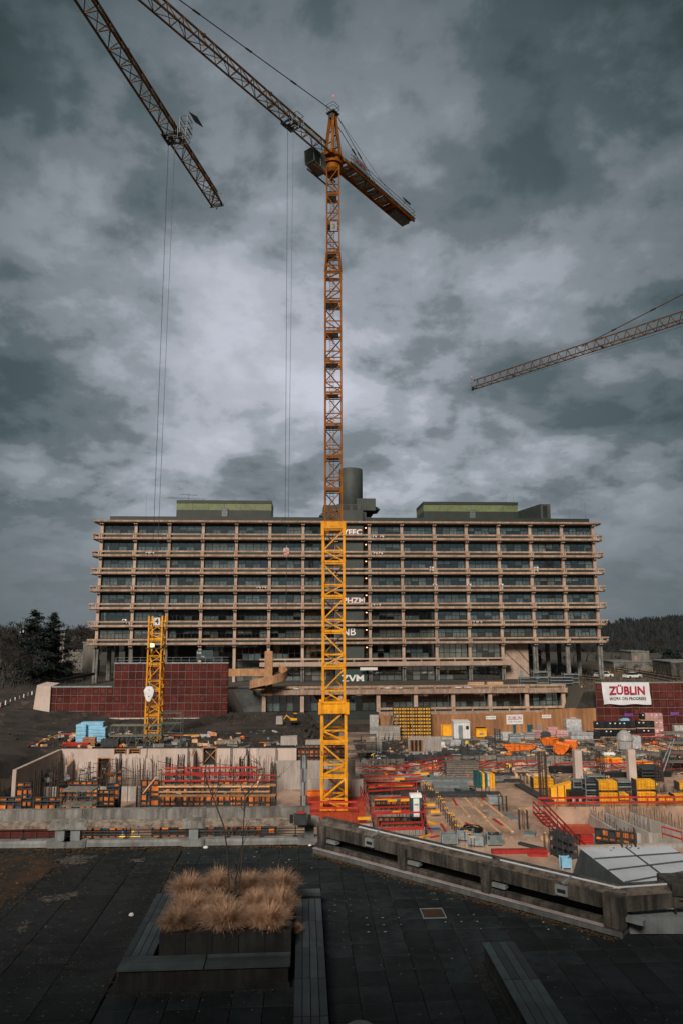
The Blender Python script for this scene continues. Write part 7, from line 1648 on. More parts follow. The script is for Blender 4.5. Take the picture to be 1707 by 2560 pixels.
for i, x in enumerate(right): bp(x, 1841, 1.37, 1.3, f'{ORD[i]} wrapped pallet in the middle row of the right group', 'wrapblack' if i < 4 else 'bagred')
for i, x in enumerate(right[1:]): bp(x, 1841, 2.7, 1.2, f'{ORD[i]} wrapped pallet in the top row of the right group', 'bagred' if i else 'wrapblack')
p = G(1562, 1843, SITE); tag(MB().cbox((0, 0, .12), (1.6, .7, .24), .1).cbox((.2, 0, .3), (1.0, .6, .16), -.1).out('blue_sheet', 'bluefoam', None, (p.x, p.y, SITE + 2.75)), 'folded light blue sheet lying on the black pallets', 'sheet')
p = G(1480, 1848, SITE); pallet_stack('low black wrapped load left of the black pallets', p, 2.2, 1.2, 1.3, 'wrapblack', 0, 1)
for i in range(2): pallet_stack(f'{["left", "right"][i]} pale wrapped pallet behind the right scaffold tower', G(1690 + i * 14, 1842, SITE), .9, .9, 1.9, 'bags', 0, 2)
# orange tipping skips
def tub(label, x, y, s, rz, tilt):
    o = thing('tipping_skip', label, 'skip', G(x, y, SITE), rz, 'orange tipping skips'); w = .8 * s
    pr = [(-.75*s, .45*s), (-.45*s, .12), (.45*s, .12), (1.05*s, .95*s), (1.15*s, 1.25*s), (-.75*s, 1.35*s)]
    e = Euler((0, tilt, 0)).to_matrix()
    def shell(g): return [e @ Vector((a * (1 - g * .08), sgn * (w - g * .06) * (1 if b > .6 * s else .82), b + (g * .05 if b < .6 * s else 0))) for sgn in (-1, 1) for a, b in pr]
    m = MB(); A_, I_ = shell(0), shell(1); n = 6
    for vs_, fl in ((A_, 0), (I_, 1)):
        fs_ = [(5, 4, 3, 2, 1, 0), (6, 7, 8, 9, 10, 11)] + [(i, i + 1, i + 7, i + 6) for i in range(4)] + [(5, 0, 6, 11)]
        m.add(vs_, [f[::-1] for f in fs_] if fl else fs_)
    m.out('tub', 'skip', o); r = MB()
    for a, b in ((A_[5], A_[4]), (A_[11], A_[10]), (A_[4], A_[10]), (A_[5], A_[11])): r.bar(a, b, .1)
    r.out('rim', 'skip', o)
    for sgn in (-1, 1):
        MB().box(-.6*s, sgn * w * .6 - .08, 0, .6*s, sgn * w * .6 + .08, .1).out('skid', 'steel', o)
        for q in (-.35, .15): MB().cbox((q * s, sgn * (w + .0) * .99, .7 * s), (.1, .1, 1.0 * s)).out('rib', 'skip', o)
    MB().box(-.55*s, -w * .6, .6*s, .6*s, w * .6, .95*s).out('load', 'mud', o)
tub('left orange tipping skip raised behind the slab columns', 1377, 1872, 1.15, 2.3, .0); tub('middle orange tipping skip tilted towards the front', 1399, 1886, 1.2, -.5, .12); tub('right orange tipping skip standing upright', 1426, 1878, 1.15, 1.2, 0)
p = G(1372, 1878, SITE); frames('small grey rack left of the orange tipping skips', p, 1.2, .8, 1.0, 3)
a, b = G(1258, 1880, SITE), G(1338, 1878, SITE); w = b.x - a.x; o = thing('open_skip', 'long open orange steel skip with slanted ends', 'skip', a)
m = MB(); pr = [(0, .9), (.7, .1), (w - .7, .1), (w, .9)]
for y in (0, 1.6): m.add([(x, y, z) for x, z in pr] + [(x, y + .06, z) for x, z in pr], [(0, 1, 2, 3), (7, 6, 5, 4), (0, 3, 7, 4), (1, 0, 4, 5), (2, 1, 5, 6), (3, 2, 6, 7)])
m.add([(pr[0][0], 0, .9), (pr[1][0], 0, .1), (pr[1][0], 1.6, .1), (pr[0][0], 1.6, .9)], [(0, 1, 2, 3)]).add([(pr[3][0], 0, .9), (pr[2][0], 0, .1), (pr[2][0], 1.6, .1), (pr[3][0], 1.6, .9)], [(3, 2, 1, 0)]).add([(pr[1][0], 0, .1), (pr[2][0], 0, .1), (pr[2][0], 1.6, .1), (pr[1][0], 1.6, .1)], [(0, 1, 2, 3)])
m.out('tub', 'skip', o); MB().box(-.05, -.08, .86, w + .05, 0, .98).out('rim', 'skip', o); MB().box(w * .55, .3, .3, w * .95, 1.3, .9).out('load', 'osb', o)
for k in range(1, 6): MB().box(w * k / 6 - .06, -.06, .1, w * k / 6 + .06, -.002, .86).out('rib', 'skip', o)
# silo with chute
p = G(1562, 1878, SITE); o = thing('mortar_silo', 'pale domed mortar bin with ribbed body before the black pallets', 'silo', p)
MB().lathe([(1.15, 0), (1.15, 1.6), (1.25, 1.65), (1.25, 1.85), (1.0, 2.5), (.5, 3.0), (.15, 3.1)], 18).out('drum', 'bags', o, smooth=False)
for k in range(10): a = k * .628; MB().bar((1.17 * math.cos(a), 1.17 * math.sin(a), 0), (1.17 * math.cos(a), 1.17 * math.sin(a), 1.6), .1).out('rib', 'conc', o)
pallet_stack('wrapped pale load right of the mortar bin', G(1583, 1876, SITE), 2.0, 1.2, 2.2, 'wrapclear', 0, 2)
stack('fan of grey planks lying before the mortar bin', G(1600, 1888, SITE), 5.5, 1.0, 4, .12, 'timbergrey', -.5); stack('scattered dark planks left of the mortar bin', G(1490, 1874, SITE), 6.0, 1.0, 3, .1, 'timbergrey', -.3); stack('pile of black pipes right behind the slab columns', G(1590, 1942, SITE), 9, .8, 3, .16, 'black', .03); stack('pile of black rolls between the concrete columns', G(1410, 1932, SITE), 4, .8, 3, .25, 'black', .05)
stack('timber formwork deck with yellow edge at the right rear', G(1660, 1878, SITE), 7, 2.2, 3, .16, 'timber', -.12); plank('yellow edge beam before the timber deck at right rear', G(1618, 1876, SITE), G(1692, 1868, SITE), .3, .3, 'yellow', None, 'edge_beam')
for i, (x, y) in enumerate(((1520, 1898), (1538, 1900), (1600, 1908), (1620, 1912), (1504, 1900))): p = G(x, y + 6, SITE); boxo = thing('orange_block', f'{ORD[i]} orange plastic block from the front between the columns', 'block', p, rs.uniform(-.3, .3), 'orange blocks'); boxo['label'] = ['orange block left of the gas bottles', 'orange block under the white gas bottle', 'orange block left of the right concrete column', 'long orange block right of the right concrete column', 'small orange block nearest the dark rebar cage'][i]; MB().box(-.8, -.4, 0, .8, .4, .5).out('body', 'skip', boxo); MB().box(-.8, -.42, .5, .8, .42, .62).out('lid', 'yellow', boxo)
p = G(1518, 1892, SITE); tag(MB().bar((-.9, 0, .35), (.9, 0, .35), .6, n=12).bar((.9, 0, .35), (1.1, 0, .35), .3, n=10).out('gas_bottle', 'white', None, p), 'white gas cylinder lying between the concrete columns', 'cylinder')
# scaffold tower at the right frame edge
a = G(1672, 1935, SITE); scaffold('tall grey green scaffold tower at the right picture edge', (a.x, a.y, SITE), 4.5, 2.0, AT(1672, 1832, a.y).z - SITE, 2, 4, 'scafgreen'); 
a = G(1640, 1945, SITE); o = thing('push_prop', 'slanted steel push props against the right scaffold tower', 'prop', a)
for k in range(2): MB().bar((k * .6, 0, 0), (2.6 + k * .5, 1.0, 4.2 + .4 * k), .12, n=6).out('prop', 'galv', o)
frames('dark equipment rack right of the right concrete column', G(1625, 1950, SITE), 2.6, 1.4, 1.8, 4, 0, 'steel')
# loose rubble on the mud
rub = MB()
for i in range(900):
    q = mp_[0].lerp(mp_[1], rs.random()).lerp(mp_[3].lerp(mp_[2], rs.random()), rs.random() * .95); s = rs.uniform(.05, .22); rub.cbox((q.x, q.y, SITE + .1), (s * rs.uniform(1, 5), s * 1.3, s), rs.random() * 3, rs.uniform(-.2, .2), 0)
tag(rub.out('debris', 'timbergrey'), 'offcuts and debris strewn over the muddy rear strip', 'debris', kind='stuff')
sc_ = MB()
for i in range(420):
    q = G(rs.uniform(1060, 1500), rs.uniform(1945, 2140), SITE)
    if inpoly(q.x, q.y, holes[0]) or inpoly(q.x, q.y, holes[1]): continue
    s = rs.uniform(.03, .10); sc_.cbox((q.x, q.y, SITE + .03), (s * rs.uniform(1, 6), s, .04), rs.random() * 3)
tg = MB()
for i in range(520):
    x, y = rs.uniform(900, 1707), rs.uniform(1862, 1942); q = G(x, y, SITE); k = rs.random()
    if k < .45: tg.bar(q, q + Vector((rs.uniform(-.1, .1), 0, rs.uniform(.6, 1.9))), .06, n=3, cap=False)
    else: tg.bar(q + Vector((0, 0, rs.uniform(.05, .6))), q + Vector((rs.uniform(-2.5, 2.5), rs.uniform(-1, 1), rs.uniform(.05, .8))), rs.uniform(.05, .13), n=4)
tag(tg.out('steel_tangle', 'steel'), 'tangle of dark bars and tubes over the rear of the site', 'scrap', kind='stuff')
tag(sc_.out('offcuts', 'timber'), 'small timber offcuts scattered over the wet slab', 'debris', kind='stuff')
cl = MB()
for i in range(2400):
    x, y = rs.uniform(-48, -2), rs.uniform(88, 115.5); s = rs.uniform(.08, .42) * (1.3 if rs.random() < .1 else 1); z = -15.4 + .95 * smooth(92, 111, y) * smooth(-24, -16, x) - 4.4 * smooth(-6.5, .5, x)
    c = Vector((x, y, z)); vs_ = [c + Vector((rs.uniform(.6, 1.1) * s * math.cos(a), rs.uniform(.6, 1.1) * s * math.sin(a), -.25)) for a in (0, 1.25, 2.5, 3.8, 5.0)] + [c + Vector((rs.gauss(0, .2) * s, rs.gauss(0, .2) * s, s * rs.uniform(.5, .95)))]
    cl.add(vs_, [(k, (k + 1) % 5, 5) for k in range(5)])
tag(cl.out('soil_clods', 'earth'), 'churned clods of dark soil on the bank before the brown wall', 'soil', kind='stuff')
for mt, n, nm, lab in (('timber', 170, 'timber_scraps', 'pale timber scraps lying about the rear and banks of the site'), ('bags', 130, 'pale_scraps', 'pale sacks and sheets lying about the rear of the site'), ('skip', 60, 'orange_scraps', 'small orange pieces lying about the rear of the site'), ('galv', 200, 'tube_scraps', 'grey tubes and fittings lying about the site')):
    m = MB()
    for i in range(n):
        k = rs.random()
        if k < .72: x, y = rs.uniform(900, 1707), rs.uniform(1858, 1945); q = G(x, y, SITE)
        elif k < .88: q = Vector((rs.uniform(-40, -8), rs.uniform(88, 100), -15.25))
        else: q = G(rs.uniform(40, 680), rs.uniform(1975, 2005), SITE) + Vector((0, 0, rs.uniform(0, 2.5)))
        if inpoly(q.x, q.y, holes[0]) or inpoly(q.x, q.y, holes[1]): continue
        m.cbox(q + Vector((0, 0, .15)), (rs.uniform(.25, 1.5), rs.uniform(.1, .5), rs.uniform(.06, .45)), rs.random() * 3.1, rs.uniform(-.25, .25), rs.uniform(-.15, .15))
    tag(m.out(nm, mt), lab, 'scraps', kind='stuff')
# ================================================================== workers
def person_mesh(pose):
    J = {'pel': (0, 0, .95, .15, 't'), 'kl': (-.11, .0, .5, .085, 't'), 'fl': (-.13, .03, .08, .055, 't'), 'tl': (-.14, -.14, .05, .05, 't'), 'kr': (.11, 0, .5, .085, 't'), 'fr': (.13, .03, .08, .055, 't'), 'tr': (.14, -.14, .05, .05, 't'),
         'bel': (0, 0, 1.12, .15, 'v'), 'che': (0, 0, 1.34, .165, 'v'), 'nek': (0, 0, 1.50, .06, 's'), 'hed': (0, -.02, 1.60, .095, 's'), 'top': (0, -.01, 1.72, .09, 's'),
         'sl': (-.2, 0, 1.42, .075, 'v'), 'el': (-.28, .02, 1.14, .055, 'v'), 'hl': (-.27, -.12, .92, .045, 's'), 'sr': (.2, 0, 1.42, .075, 'v'), 'er': (.28, .02, 1.14, .055, 'v'), 'hr': (.27, -.12, .92, .045, 's')}
    if pose == 'bend':
        import copy
        def rot(n, ang, px=0, pz=.95):
            x, y, z, r_, l = J[n]; dy, dz = y, z - pz; J[n] = (x, dy * math.cos(ang) - dz * math.sin(ang), pz + dy * math.sin(ang) + dz * math.cos(ang), r_, l)
        for n in ('bel', 'che', 'nek', 'hed', 'top', 'sl', 'sr', 'el', 'er', 'hl', 'hr'): rot(n, R(62))
        for s_, k in (('l', -1), ('r', 1)): x, y, z, r_, l = J['s' + s_]; J['e' + s_] = (x + .04 * k, y - .05, z - .28, .055, 'v'); J['h' + s_] = (x + .02 * k, y - .14, z - .52, .045, 's')
        J['kl'] = (-.13, -.12, .5, .085, 't'); J['kr'] = (.13, -.10, .5, .085, 't')
    if pose == 'lean':
        J['hl'] = (-.2, -.32, 1.05, .045, 's'); J['hr'] = (.2, -.32, 1.02, .045, 's'); J['el'] = (-.28, -.08, 1.16, .055, 'v'); J['er'] = (.28, -.08, 1.16, .055, 'v'); J['kl'] = (-.12, -.1, .5, .085, 't'); J['fl'] = (-.13, -.12, .08, .055, 't'); J['tl'] = (-.13, -.28, .05, .05, 't')
    E_ = [('pel', 'kl'), ('kl', 'fl'), ('fl', 'tl'), ('pel', 'kr'), ('kr', 'fr'), ('fr', 'tr'), ('pel', 'bel'), ('bel', 'che'), ('che', 'nek'), ('nek', 'hed'), ('hed', 'top'), ('che', 'sl'), ('sl', 'el'), ('el', 'hl'), ('che', 'sr'), ('sr', 'er'), ('er', 'hr')]
    ks = list(J); me = bpy.data.meshes.new('tmp'); me.from_pydata([J[k][:3] for k in ks], [(ks.index(a), ks.index(b)) for a, b in E_], [])
    ob = bpy.data.objects.new('tmp', me); COL.objects.link(ob); md = ob.modifiers.new('s', 'SKIN'); md.use_smooth_shade = True
    for i, k in enumerate(ks): me.skin_vertices[0].data[i].radius = (J[k][3], J[k][3]); me.skin_vertices[0].data[i].use_root = (k == 'pel')
    ob.modifiers.new('d', 'SUBSURF').levels = 1; bpy.context.view_layer.update()
    m = bpy.data.meshes.new_from_object(ob.evaluated_get(bpy.context.evaluated_depsgraph_get())); bpy.data.objects.remove(ob)
    m.materials.clear()
    for q in ('trousers', 'vest', 'skin'): m.materials.append(MATS[q])
    pts = [(Vector(J[a][:3]).lerp(Vector(J[b][:3]), t_), J[a][4] if t_ < .5 else J[b][4]) for a, b in E_ for t_ in (0, .25, .5, .75, 1)]
    for p in m.polygons: p.material_index = 'tvs'.index(min(pts, key=lambda q: (q[0] - p.center).length)[1]); p.use_smooth = True
    return m, Vector(J['hed'][:3]), Vector(J['top'][:3])
PM = {k: person_mesh(k) for k in ('stand', 'bend', 'lean')}
def worker(label, p, pose, rz, helmet='helmetblue'):
    me, hd0, tp0 = PM[pose]; o = tag(link('person', me, None, p, rz), label, 'person', 'workers on the site'); d = (tp0 - hd0).normalized(); c = hd0 + d * .05
    m = MB(); m.lathe([(.15, 0), (.13, .015), (.125, .06), (.10, .12), (.05, .155), (.01, .165)], 12); h = m.out('helmet', helmet, o, c, smooth=True); h.rotation_euler = d.to_track_quat('Z', 'Y').to_euler(); return o
worker('worker in yellow vest and blue helmet bending over white bags', G(926, 1906, SITE), 'bend', R(70)); worker('worker in yellow vest standing on the mud before the hoarding pallets', G(1167, 1877, SITE), 'stand', R(20)); worker('dark clothed worker bending beside the rear red rail', G(1277, 1934, SITE), 'bend', R(-60), 'helmetyellow'); worker('worker in yellow vest and blue helmet right of the yellow crate pair', G(1637, 1992, SITE), 'lean', R(170))
for x, yh, hm_, l in ((308, 2083, 'helmetblue', 'left worker in yellow jacket and blue helmet behind the parapet rail'), (334, 2083, 'helmetyellow', 'middle worker with yellow helmet behind the parapet rail'), (345, 2084, 'helmetblue', 'right worker of the pair behind the parapet rail')):
    q = AT(x, yh, 55 if x != 334 else 56); worker(l, (q.x, q.y, q.z - 1.62), 'stand', R(180), hm_)
wp = thing('inner_platform', 'timber walkway below the left parapet on which workers stand', 'platform', (AT(320, 2090, 55).x - 8, 53.5, AT(308, 2083, 55).z - 1.78)); 
for k in range(5): MB().box(0, k * .7, 0, 22, k * .7 + .66, .06).out('deck_board', 'timbergrey', wp)
for i in range(6): MB().bar((1 + i * 4, 1.5, 0), (1 + i * 4, 1.5, SITE - wp.location.z), .2).out('post', 'steel', wp)
p = G(930, 1908, SITE); 
for i, (dx, dy) in enumerate(((.9, -.2), (1.7, .2), (1.3, .6))): tag(MB().lathe([(.35, 0), (.5, .2), (.5, .6), (.35, .85), (.1, .95)], 9).out('bulk_bag', 'white', None, (p.x + dx, p.y + dy, SITE), rs.random(), True), f'{["left", "right", "rear"][i]} white bulk bag beside the bending worker', 'bag', 'white bags by the worker')
# ================================================================== podium top and far setting
def BW(s, t, z): return Vector((B0.x + s * bc - t * bs, B0.y + s * bs + t * bc, B0.z + z))
ZP = B0.z + PZ
for i, (x, t, w, h, l) in enumerate(((1318, -17, 3.4, 2.2, 'left'), (1348, -16, 3.0, 3.4, 'tallest'), (1400, -15, 4.6, 2.0, 'wide'), (1425, -14, 3.0, 2.6, 'right'))):
    s, _ = BL(x, 1700, t); frames(f'{l} grey scaffold frame stack on the podium terrace', BW(s, t, PZ), w, 1.4, h, 6, BY)
for i, (x, t, l) in enumerate(((1188, -17.5, 'left'), (1235, -17.5, 'right'))):
    s, _ = BL(x, 1705, t); ps = pallet_stack(f'{l} orange crate pile on the podium edge', BW(s, t, PZ), 3.2, 1.0, 1.1, 'timber', BY, 3)
for i, x in enumerate((683, 740, 968, 996, 1145, 1168)):
    s, _ = BL(x, 1712, -17.6); p = BW(s, -17.6, PZ); tag(MB().lathe([(.85, 0), (.85, .12), (.7, .35), (.4, .5), (.05, .55)], 14).out('skylight_dome', 'white', None, p, 0, True), f'{ORD[i]} white skylight dome from the left on the podium edge', 'skylight', 'podium skylight domes')
# small structures left and right of the slab
def far_block(label, x0, x1, yb, yt, Y, d, mt, cat='building', name='far_building', feats=()):
    a, b = AT(x0, yb, Y), AT(x1, yb, Y); h = AT((x0 + x1) / 2, yt, Y).z - a.z; o = thing(name, label, cat, (a.x, Y, a.z - 3)); w = b.x - a.x
    MB().box(0, 0, 0, w, d, h + 3).out('wall', mt, o); MB().box(-.15, -.15, h + 3, w + .15, d + .15, h + 3.25).out('roof_edge', 'kerb', o)
    for f in feats:
        if f == 'win':
            for k in range(max(2, int(w / 3))): MB().box(w * (k + .2) / max(2, int(w / 3)), -.05, 3.4, w * (k + .8) / max(2, int(w / 3)), -.002, h + 2.4).out('window', 'frameblack', o)
        if f == 'tag': MB().box(w * .15, -.05, 3.6, w * .32, -.002, h + 2).out('graffiti', 'bagred', o)
        if f == 'rib':
            for k in range(3): MB().box(w * (k + 1) / 3 - .12, -.1, 3, w * (k + 1) / 3 + .12, -.002, h + 3).out('rib', 'concfar', o)
    return o
far_block('square pale tower block with graffiti stripe far right', 1579, 1622, 1662, 1630, 190, 8, 'concfar', feats=('tag', 'rib')); far_block('long low concrete building below the pale tower block', 1534, 1655, 1682, 1656, 186, 10, 'concfar', feats=('rib',)); far_block('brown flat block at the right picture edge behind trees', 1678, 1760, 1690, 1656, 170, 10, 'concdark', feats=()); far_block('dark flat roofed shed right of the low concrete building', 1655, 1690, 1684, 1672, 184, 6, 'sheetside')
far_block('grey concrete wall block under the dark conifers', 104, 158, 1708, 1662, 158, 5, 'concfar'); far_block('stepped concrete bridge head behind the left columns', 160, 212, 1645, 1628, 176, 4, 'concfar', 'bridge', 'bridge_head'); far_block('lower concrete beam of the bridge behind left columns', 186, 236, 1668, 1655, 172, 4, 'concfar', 'bridge', 'bridge_head'); far_block('tall thin concrete pillar behind the conifers', 149, 160, 1640, 1575, 180, 2, 'conc', 'pillar', 'far_pillar'); far_block('far pale building glimpsed over the left trees', 50, 66, 1590, 1566, 320, 12, 'white', feats=('win',)); far_block('distant low building on the horizon left of the slab', 178, 206, 1590, 1572, 420, 12, 'concfar', feats=('win',)); far_block('dark concrete stump behind the left columns', 205, 232, 1690, 1607, 168, 4, 'concfar', 'pillar', 'far_pillar')
# road with posts at the far left
rd = MB(); A1, B1 = AT(-40, 1800, 100), AT(150, 1725, 140)
rd.add([AT(-60, 1775, 104), AT(82, 1742, 132), AT(82, 1730, 136), AT(-60, 1755, 110)], [(0, 1, 2, 3)]); mat('asphaltroad', (0.055, 0.06, 0.062), (0.04, 0.043, 0.045), 0.5, .7, .2, 20, rvar=0)
tag(rd.out('road', 'asphaltroad'), kind='structure')
br = thing('ramp_wall', 'grey concrete ramp wall with railing at the far left', 'wall', AT(-40, 1800, 106)); b_ = AT(-40, 1800, 106); e_ = AT(80, 1752, 128)
d = e_ - b_; MB().add([(0, 0, -4), (d.x, d.y, -4), (d.x, d.y, d.z), (0, 0, 0), (0, .6, -4), (d.x, d.y + .6, -4), (d.x, d.y + .6, d.z), (0, .6, 0)], [(0, 1, 2, 3), (7, 6, 5, 4), (3, 2, 6, 7)]).out('wall', 'concfar', br)
for k in range(11): q = Vector((0, 0, 0)).lerp(d, k / 10); MB().bar(q, q + Vector((0, 0, 1.7)), .16).out('post', 'bagred' if k % 2 else 'white', br)
MB().bar((0, 0, 1.0), d + Vector((0, 0, 1.0)), .08).out('rail', 'steel', br)
wbk = thing('path_ramp', 'sloping path with dark rail behind the low brown wall', 'path', AT(118, 1712, 135)); a0 = AT(118, 1712, 130); a1 = AT(236, 1688, 150); wbk.location = a0
q = a1 - a0; MB().add([(0, 0, 0), q, q + Vector((0, 1.5, .3)), (0, 1.5, .3)], [(0, 1, 2, 3)]).out('path_surface', 'concfar', wbk); MB().bar((0, -.1, .4), q + Vector((0, -.1, .4)), .3).out('rail', 'black', wbk)
gp = MB(); c0, c1, c2, c3_ = AT(160, 1702, 150), AT(208, 1698, 156), AT(208, 1678, 172), AT(160, 1680, 172); gp.add([c0, c1, c2, c3_], [(0, 1, 2, 3)]); tag(gp.out('lawn', 'grassdry'), kind='structure')
# cars and skips on the podium road at the right
for i, (x, y) in enumerate(((1498, 1688), (1508, 1694), (1580, 1696))):
    p = G(x, y, -12.9); o = thing('parked_car', ['white car parked right behind the last column', 'second white car just before the first one', 'pale car parked above the banner'][i], 'car', (p.x, p.y, -12.9), .3, 'cars behind the banner wall')
    MB().prism([(-2.1, -.85), (2.1, -.85), (2.1, .85), (-2.1, .85)], .3, .85).out('body', 'white', o); MB().add([(-1.3, -.75, .85), (1.0, -.75, .85), (1.0, .75, .85), (-1.3, .75, .85), (-.8, -.65, 1.4), (.6, -.65, 1.4), (.6, .65, 1.4), (-.8, .65, 1.4)], [(4, 5, 6, 7), (0, 1, 5, 4), (1, 2, 6, 5), (2, 3, 7, 6), (3, 0, 4, 7)]).out('cabin', 'frameblack', o); MB().box(-.8, -.62, 1.4, .6, .62, 1.44).out('roof', 'white', o)
    for sx in (-1.3, 1.3):
        for sy in (-.8, .8): MB().bar((sx, sy - .1, .32), (sx, sy + .1, .32), .62, n=12).out('wheel', 'black', o)
# railings and kerbs on the ground right of the slab
for i, (x0, y0, x1, y1) in enumerate(((1510, 1670, 1700, 1702), (1515, 1676, 1690, 1710), (1400, 1695, 1500, 1705))):
    a, b = G(x0, y0, -12.6), G(x1, y1, -12.6); guard(['long dark rail descending right of the slab', 'lower dark kerb rail right of the slab', 'short dark rail under the right columns'][i], [a, b], 'black', rails=(.3, .8), rw=.2, post=4, group='dark rails right of the slab')
# ================================================================== trees
def bare_tree_mesh(seed, H, lev=5, tw=.11):
    r = random.Random(seed); tk = MB(); cr_ = MB()
    def grow(p, d, ln, rad, l):
        n = 2
        for i in range(n):
            d = (d + Vector((r.uniform(-.22, .22), r.uniform(-.22, .22), r.uniform(-.02, .14)))).normalized(); e = p + d * ln / n
            (tk if l >= lev - 1 else cr_).bar(p, e, max(rad * 2, tw), n=4 if l >= lev - 1 else 3, cap=False, w2=max(rad * 1.6, tw * .7)); p = e; rad *= .82
        if l == 0: return
        for k in range(3 if l > 1 else 4):
            ax = Vector((r.uniform(-1, 1), r.uniform(-1, 1), r.uniform(-.1, .5))).normalized(); grow(p, (d * .8 + ax * .75).normalized(), ln * r.uniform(.62, .82), rad * .62, l - 1)
    grow(Vector((0, 0, 0)), Vector((0, 0, 1)), H * .32, H * .022, lev)
    return tk.mesh('trunk', 'barkfar'), cr_.mesh('crown', 'barkfar')
BT = [bare_tree_mesh(s, 14) for s in (1, 2, 3, 4)]
def bare(label, p, s, k, grp, sy=1.0):
    o = thing('bare_tree', label, 'tree', p, rs.uniform(0, 6.28), grp); a = link('trunk', BT[k][0], o); b = link('crown', BT[k][1], o); o.scale = (s * sy, s * sy, s); return o
left = [(-12, 1590, 168), (8, 1552, 175), (30, 1556, 182), (52, 1568, 170), (22, 1580, 150), (70, 1575, 186), (-5, 1620, 140), (44, 1605, 146), (175, 1562, 190), (160, 1560, 196), (200, 1590, 200), (215, 1580, 182), (232, 1560, 178), (240, 1560, 198), (190, 1600, 176), (12, 1640, 132), (60, 1640, 138), (-20, 1560, 190), (18, 1568, 200), (40, 1572, 210), (84, 1585, 205), (0, 1610, 155), (34, 1630, 136), (168, 1585, 188), (206, 1610, 190), (222, 1600, 205), (180, 1575, 215)]
for i, (x, yt, Y) in enumerate(sorted(left)):
    t = AT(x, yt, Y); zb = -13.2 if Y > 145 else -12.0; bare(f'{ORD[i]} bare winter tree from the left, left of the slab block', (t.x, Y, zb), (t.z - zb) / 13.2, i % 4, 'bare trees left of the block')
rightt = [(1300, 1615, 215), (1340, 1612, 230), (1370, 1618, 220), (1400, 1610, 240), (1430, 1612, 225), (1462, 1608, 235), (1492, 1606, 228), (1525, 1600, 240), (1555, 1606, 236), (1500, 1640, 205), (1420, 1640, 205), (1655, 1592, 230), (1690, 1600, 236), (1615, 1604, 246), (1580, 1600, 250), (1540, 1640, 200), (1350, 1645, 208), (1640, 1655, 172), (1600, 1660, 170), (1565, 1662, 172)]
for i, (x, yt, Y) in enumerate(sorted(rightt)):
    t = AT(x, yt, Y); bare(f'{ORD[i]} bare winter tree from the left, behind the right end of block', (t.x, Y, -13.4), (t.z + 13.4) / 13.2, i % 4, 'bare trees right of the block', 1.2)
def conifer_mesh(seed, H, Wd, n=760):
    r = random.Random(seed); tk = MB().bar((0, 0, 0), (0, 0, H * .96), H * .045, n=8, cap=False, w2=.06); cr_ = MB()
    n = 120
    for i in range(n):
        k = (i / n) ** .9; z = H * (.07 + .92 * k); rad = Wd * ((1 - k) ** .7) * r.uniform(.45, 1.2) + .2; a = r.uniform(0, 6.283); droop = r.uniform(-.28, .12)
        tk.bar((0, 0, z), (rad * .9 * math.cos(a), rad * .9 * math.sin(a), z + droop * rad), .09, n=3, cap=False)
        for q in range(int(26 + 16 * rad)):
            u = r.uniform(.12, 1.0) ** .8; sp_ = .10 + .16 * rad * u * .5; x, y, zz = rad * u * math.cos(a), rad * u * math.sin(a), z + droop * rad * u; s = r.uniform(.16, .42)
            v = [Vector((r.gauss(0, 1), r.gauss(0, 1), r.gauss(0, .4))).normalized() * s for _ in range(3)]; c = Vector((x + r.gauss(0, sp_ + .1), y + r.gauss(0, sp_ + .1), zz + r.gauss(0, .18))); cr_.add([c + v[0], c + v[1], c + v[2]], [(0, 1, 2)])
    return tk.mesh('trunk', 'barkfar'), cr_.mesh('crown', 'needle')
def conifer(label, x, yt, Y, zb, Wd, seed):
    t = AT(x, yt, Y); H = t.z - zb; a, b = conifer_mesh(seed, H, Wd); o = thing('conifer_tree', label, 'tree', (t.x, Y, zb), 0, 'dark conifers'); link('trunk', a, o); link('crown', b, o)
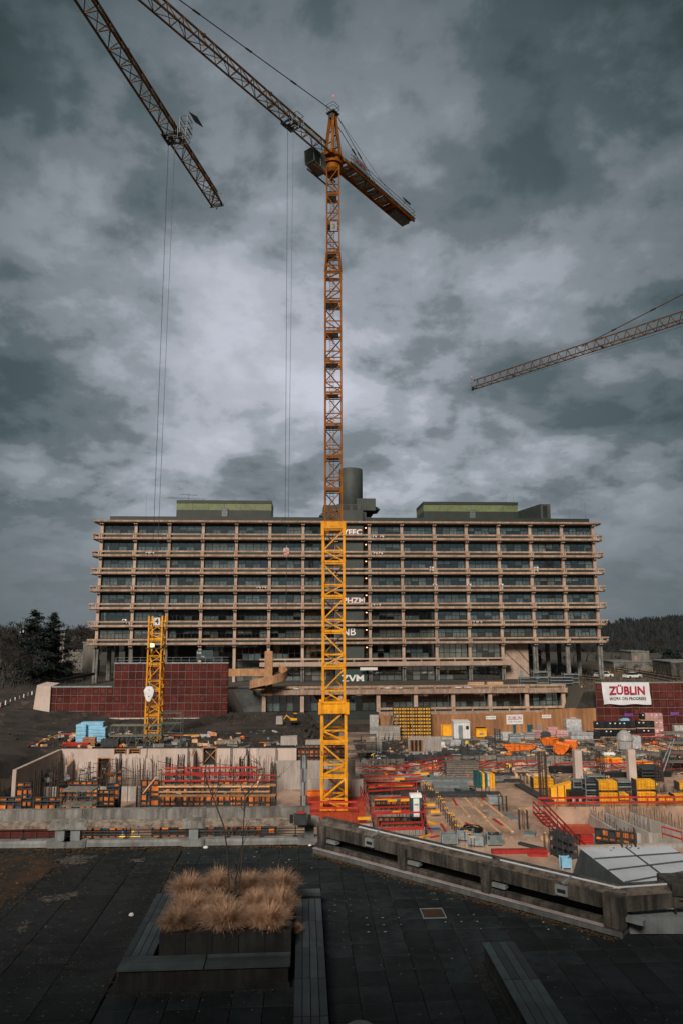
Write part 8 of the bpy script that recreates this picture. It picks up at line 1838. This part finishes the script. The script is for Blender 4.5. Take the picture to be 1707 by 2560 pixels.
conifer('tall dark conifer left of the slab block, front one', 90, 1524, 148, -13, 7.6, 1); conifer('second dark conifer just right of the tall one', 136, 1530, 154, -13, 7.0, 2); conifer('dark conifer at far right before the wooded hill', 1672, 1624, 196, -14, 6, 3); conifer('wide dark conifer beside it at the right edge', 1690, 1634, 192, -14, 6, 4)
# shrubs on the left slope
sh = MB()
for i in range(5000):
    x, y = rs.uniform(-95, -52), rs.uniform(118, 175); z = -13.4; h = rs.uniform(.6, 2.8); sh.add([(x, y, z), (x + .12, y, z), (x + rs.uniform(-.6, .6), y + rs.uniform(-.4, .4), z + h)], [(0, 1, 2)])
tag(sh.out('undergrowth', 'barkfar'), 'brown leafless undergrowth on the far left slope', 'undergrowth', kind='stuff')
sh = MB()
for i in range(4200):
    x, y = rs.uniform(46, 120), rs.uniform(131, 205); z = -12.8 - .02 * max(0, x - 60); h = rs.uniform(.2, 1.1) * (1.8 if y > 170 else 1)
    sh.add([(x, y, z), (x + .15, y, z), (x + rs.uniform(-.5, .5), y + rs.uniform(-.4, .4), z + h)], [(0, 1, 2)])
tag(sh.out('scrub', 'grassdry'), 'dry brown scrub on the ground behind the banner wall', 'scrub', kind='stuff')
# wood on the far hill
wf = MB(); rw = random.Random(77)
for i in range(5200):
    Y = 345 + 560 * rw.random() ** 1.3; X = rw.uniform(-.62, .75) * Y; z = hillz(X, Y) - 1.2; H = rw.uniform(6, 9.5); w = H * rw.uniform(.28, .45)
    for q in range(9):
        a = rw.uniform(0, 6.283); r1 = w * rw.uniform(.5, 1.1); zz = z + H * rw.uniform(.25, .75); b_ = (X + r1 * math.cos(a), Y + r1 * math.sin(a) * .6, zz); t_ = (X + r1 * .6 * math.cos(a + .5), Y, zz + H * rw.uniform(.2, .4)); c_ = (X + r1 * .3 * math.cos(a - .8), Y + .3, zz - H * .22)
        wf.add([b_, t_, c_], [(0, 1, 2)])
tag(wf.out('forest', 'foresttwig'), 'dark wooded hill on the horizon beyond the campus', 'forest', kind='stuff')
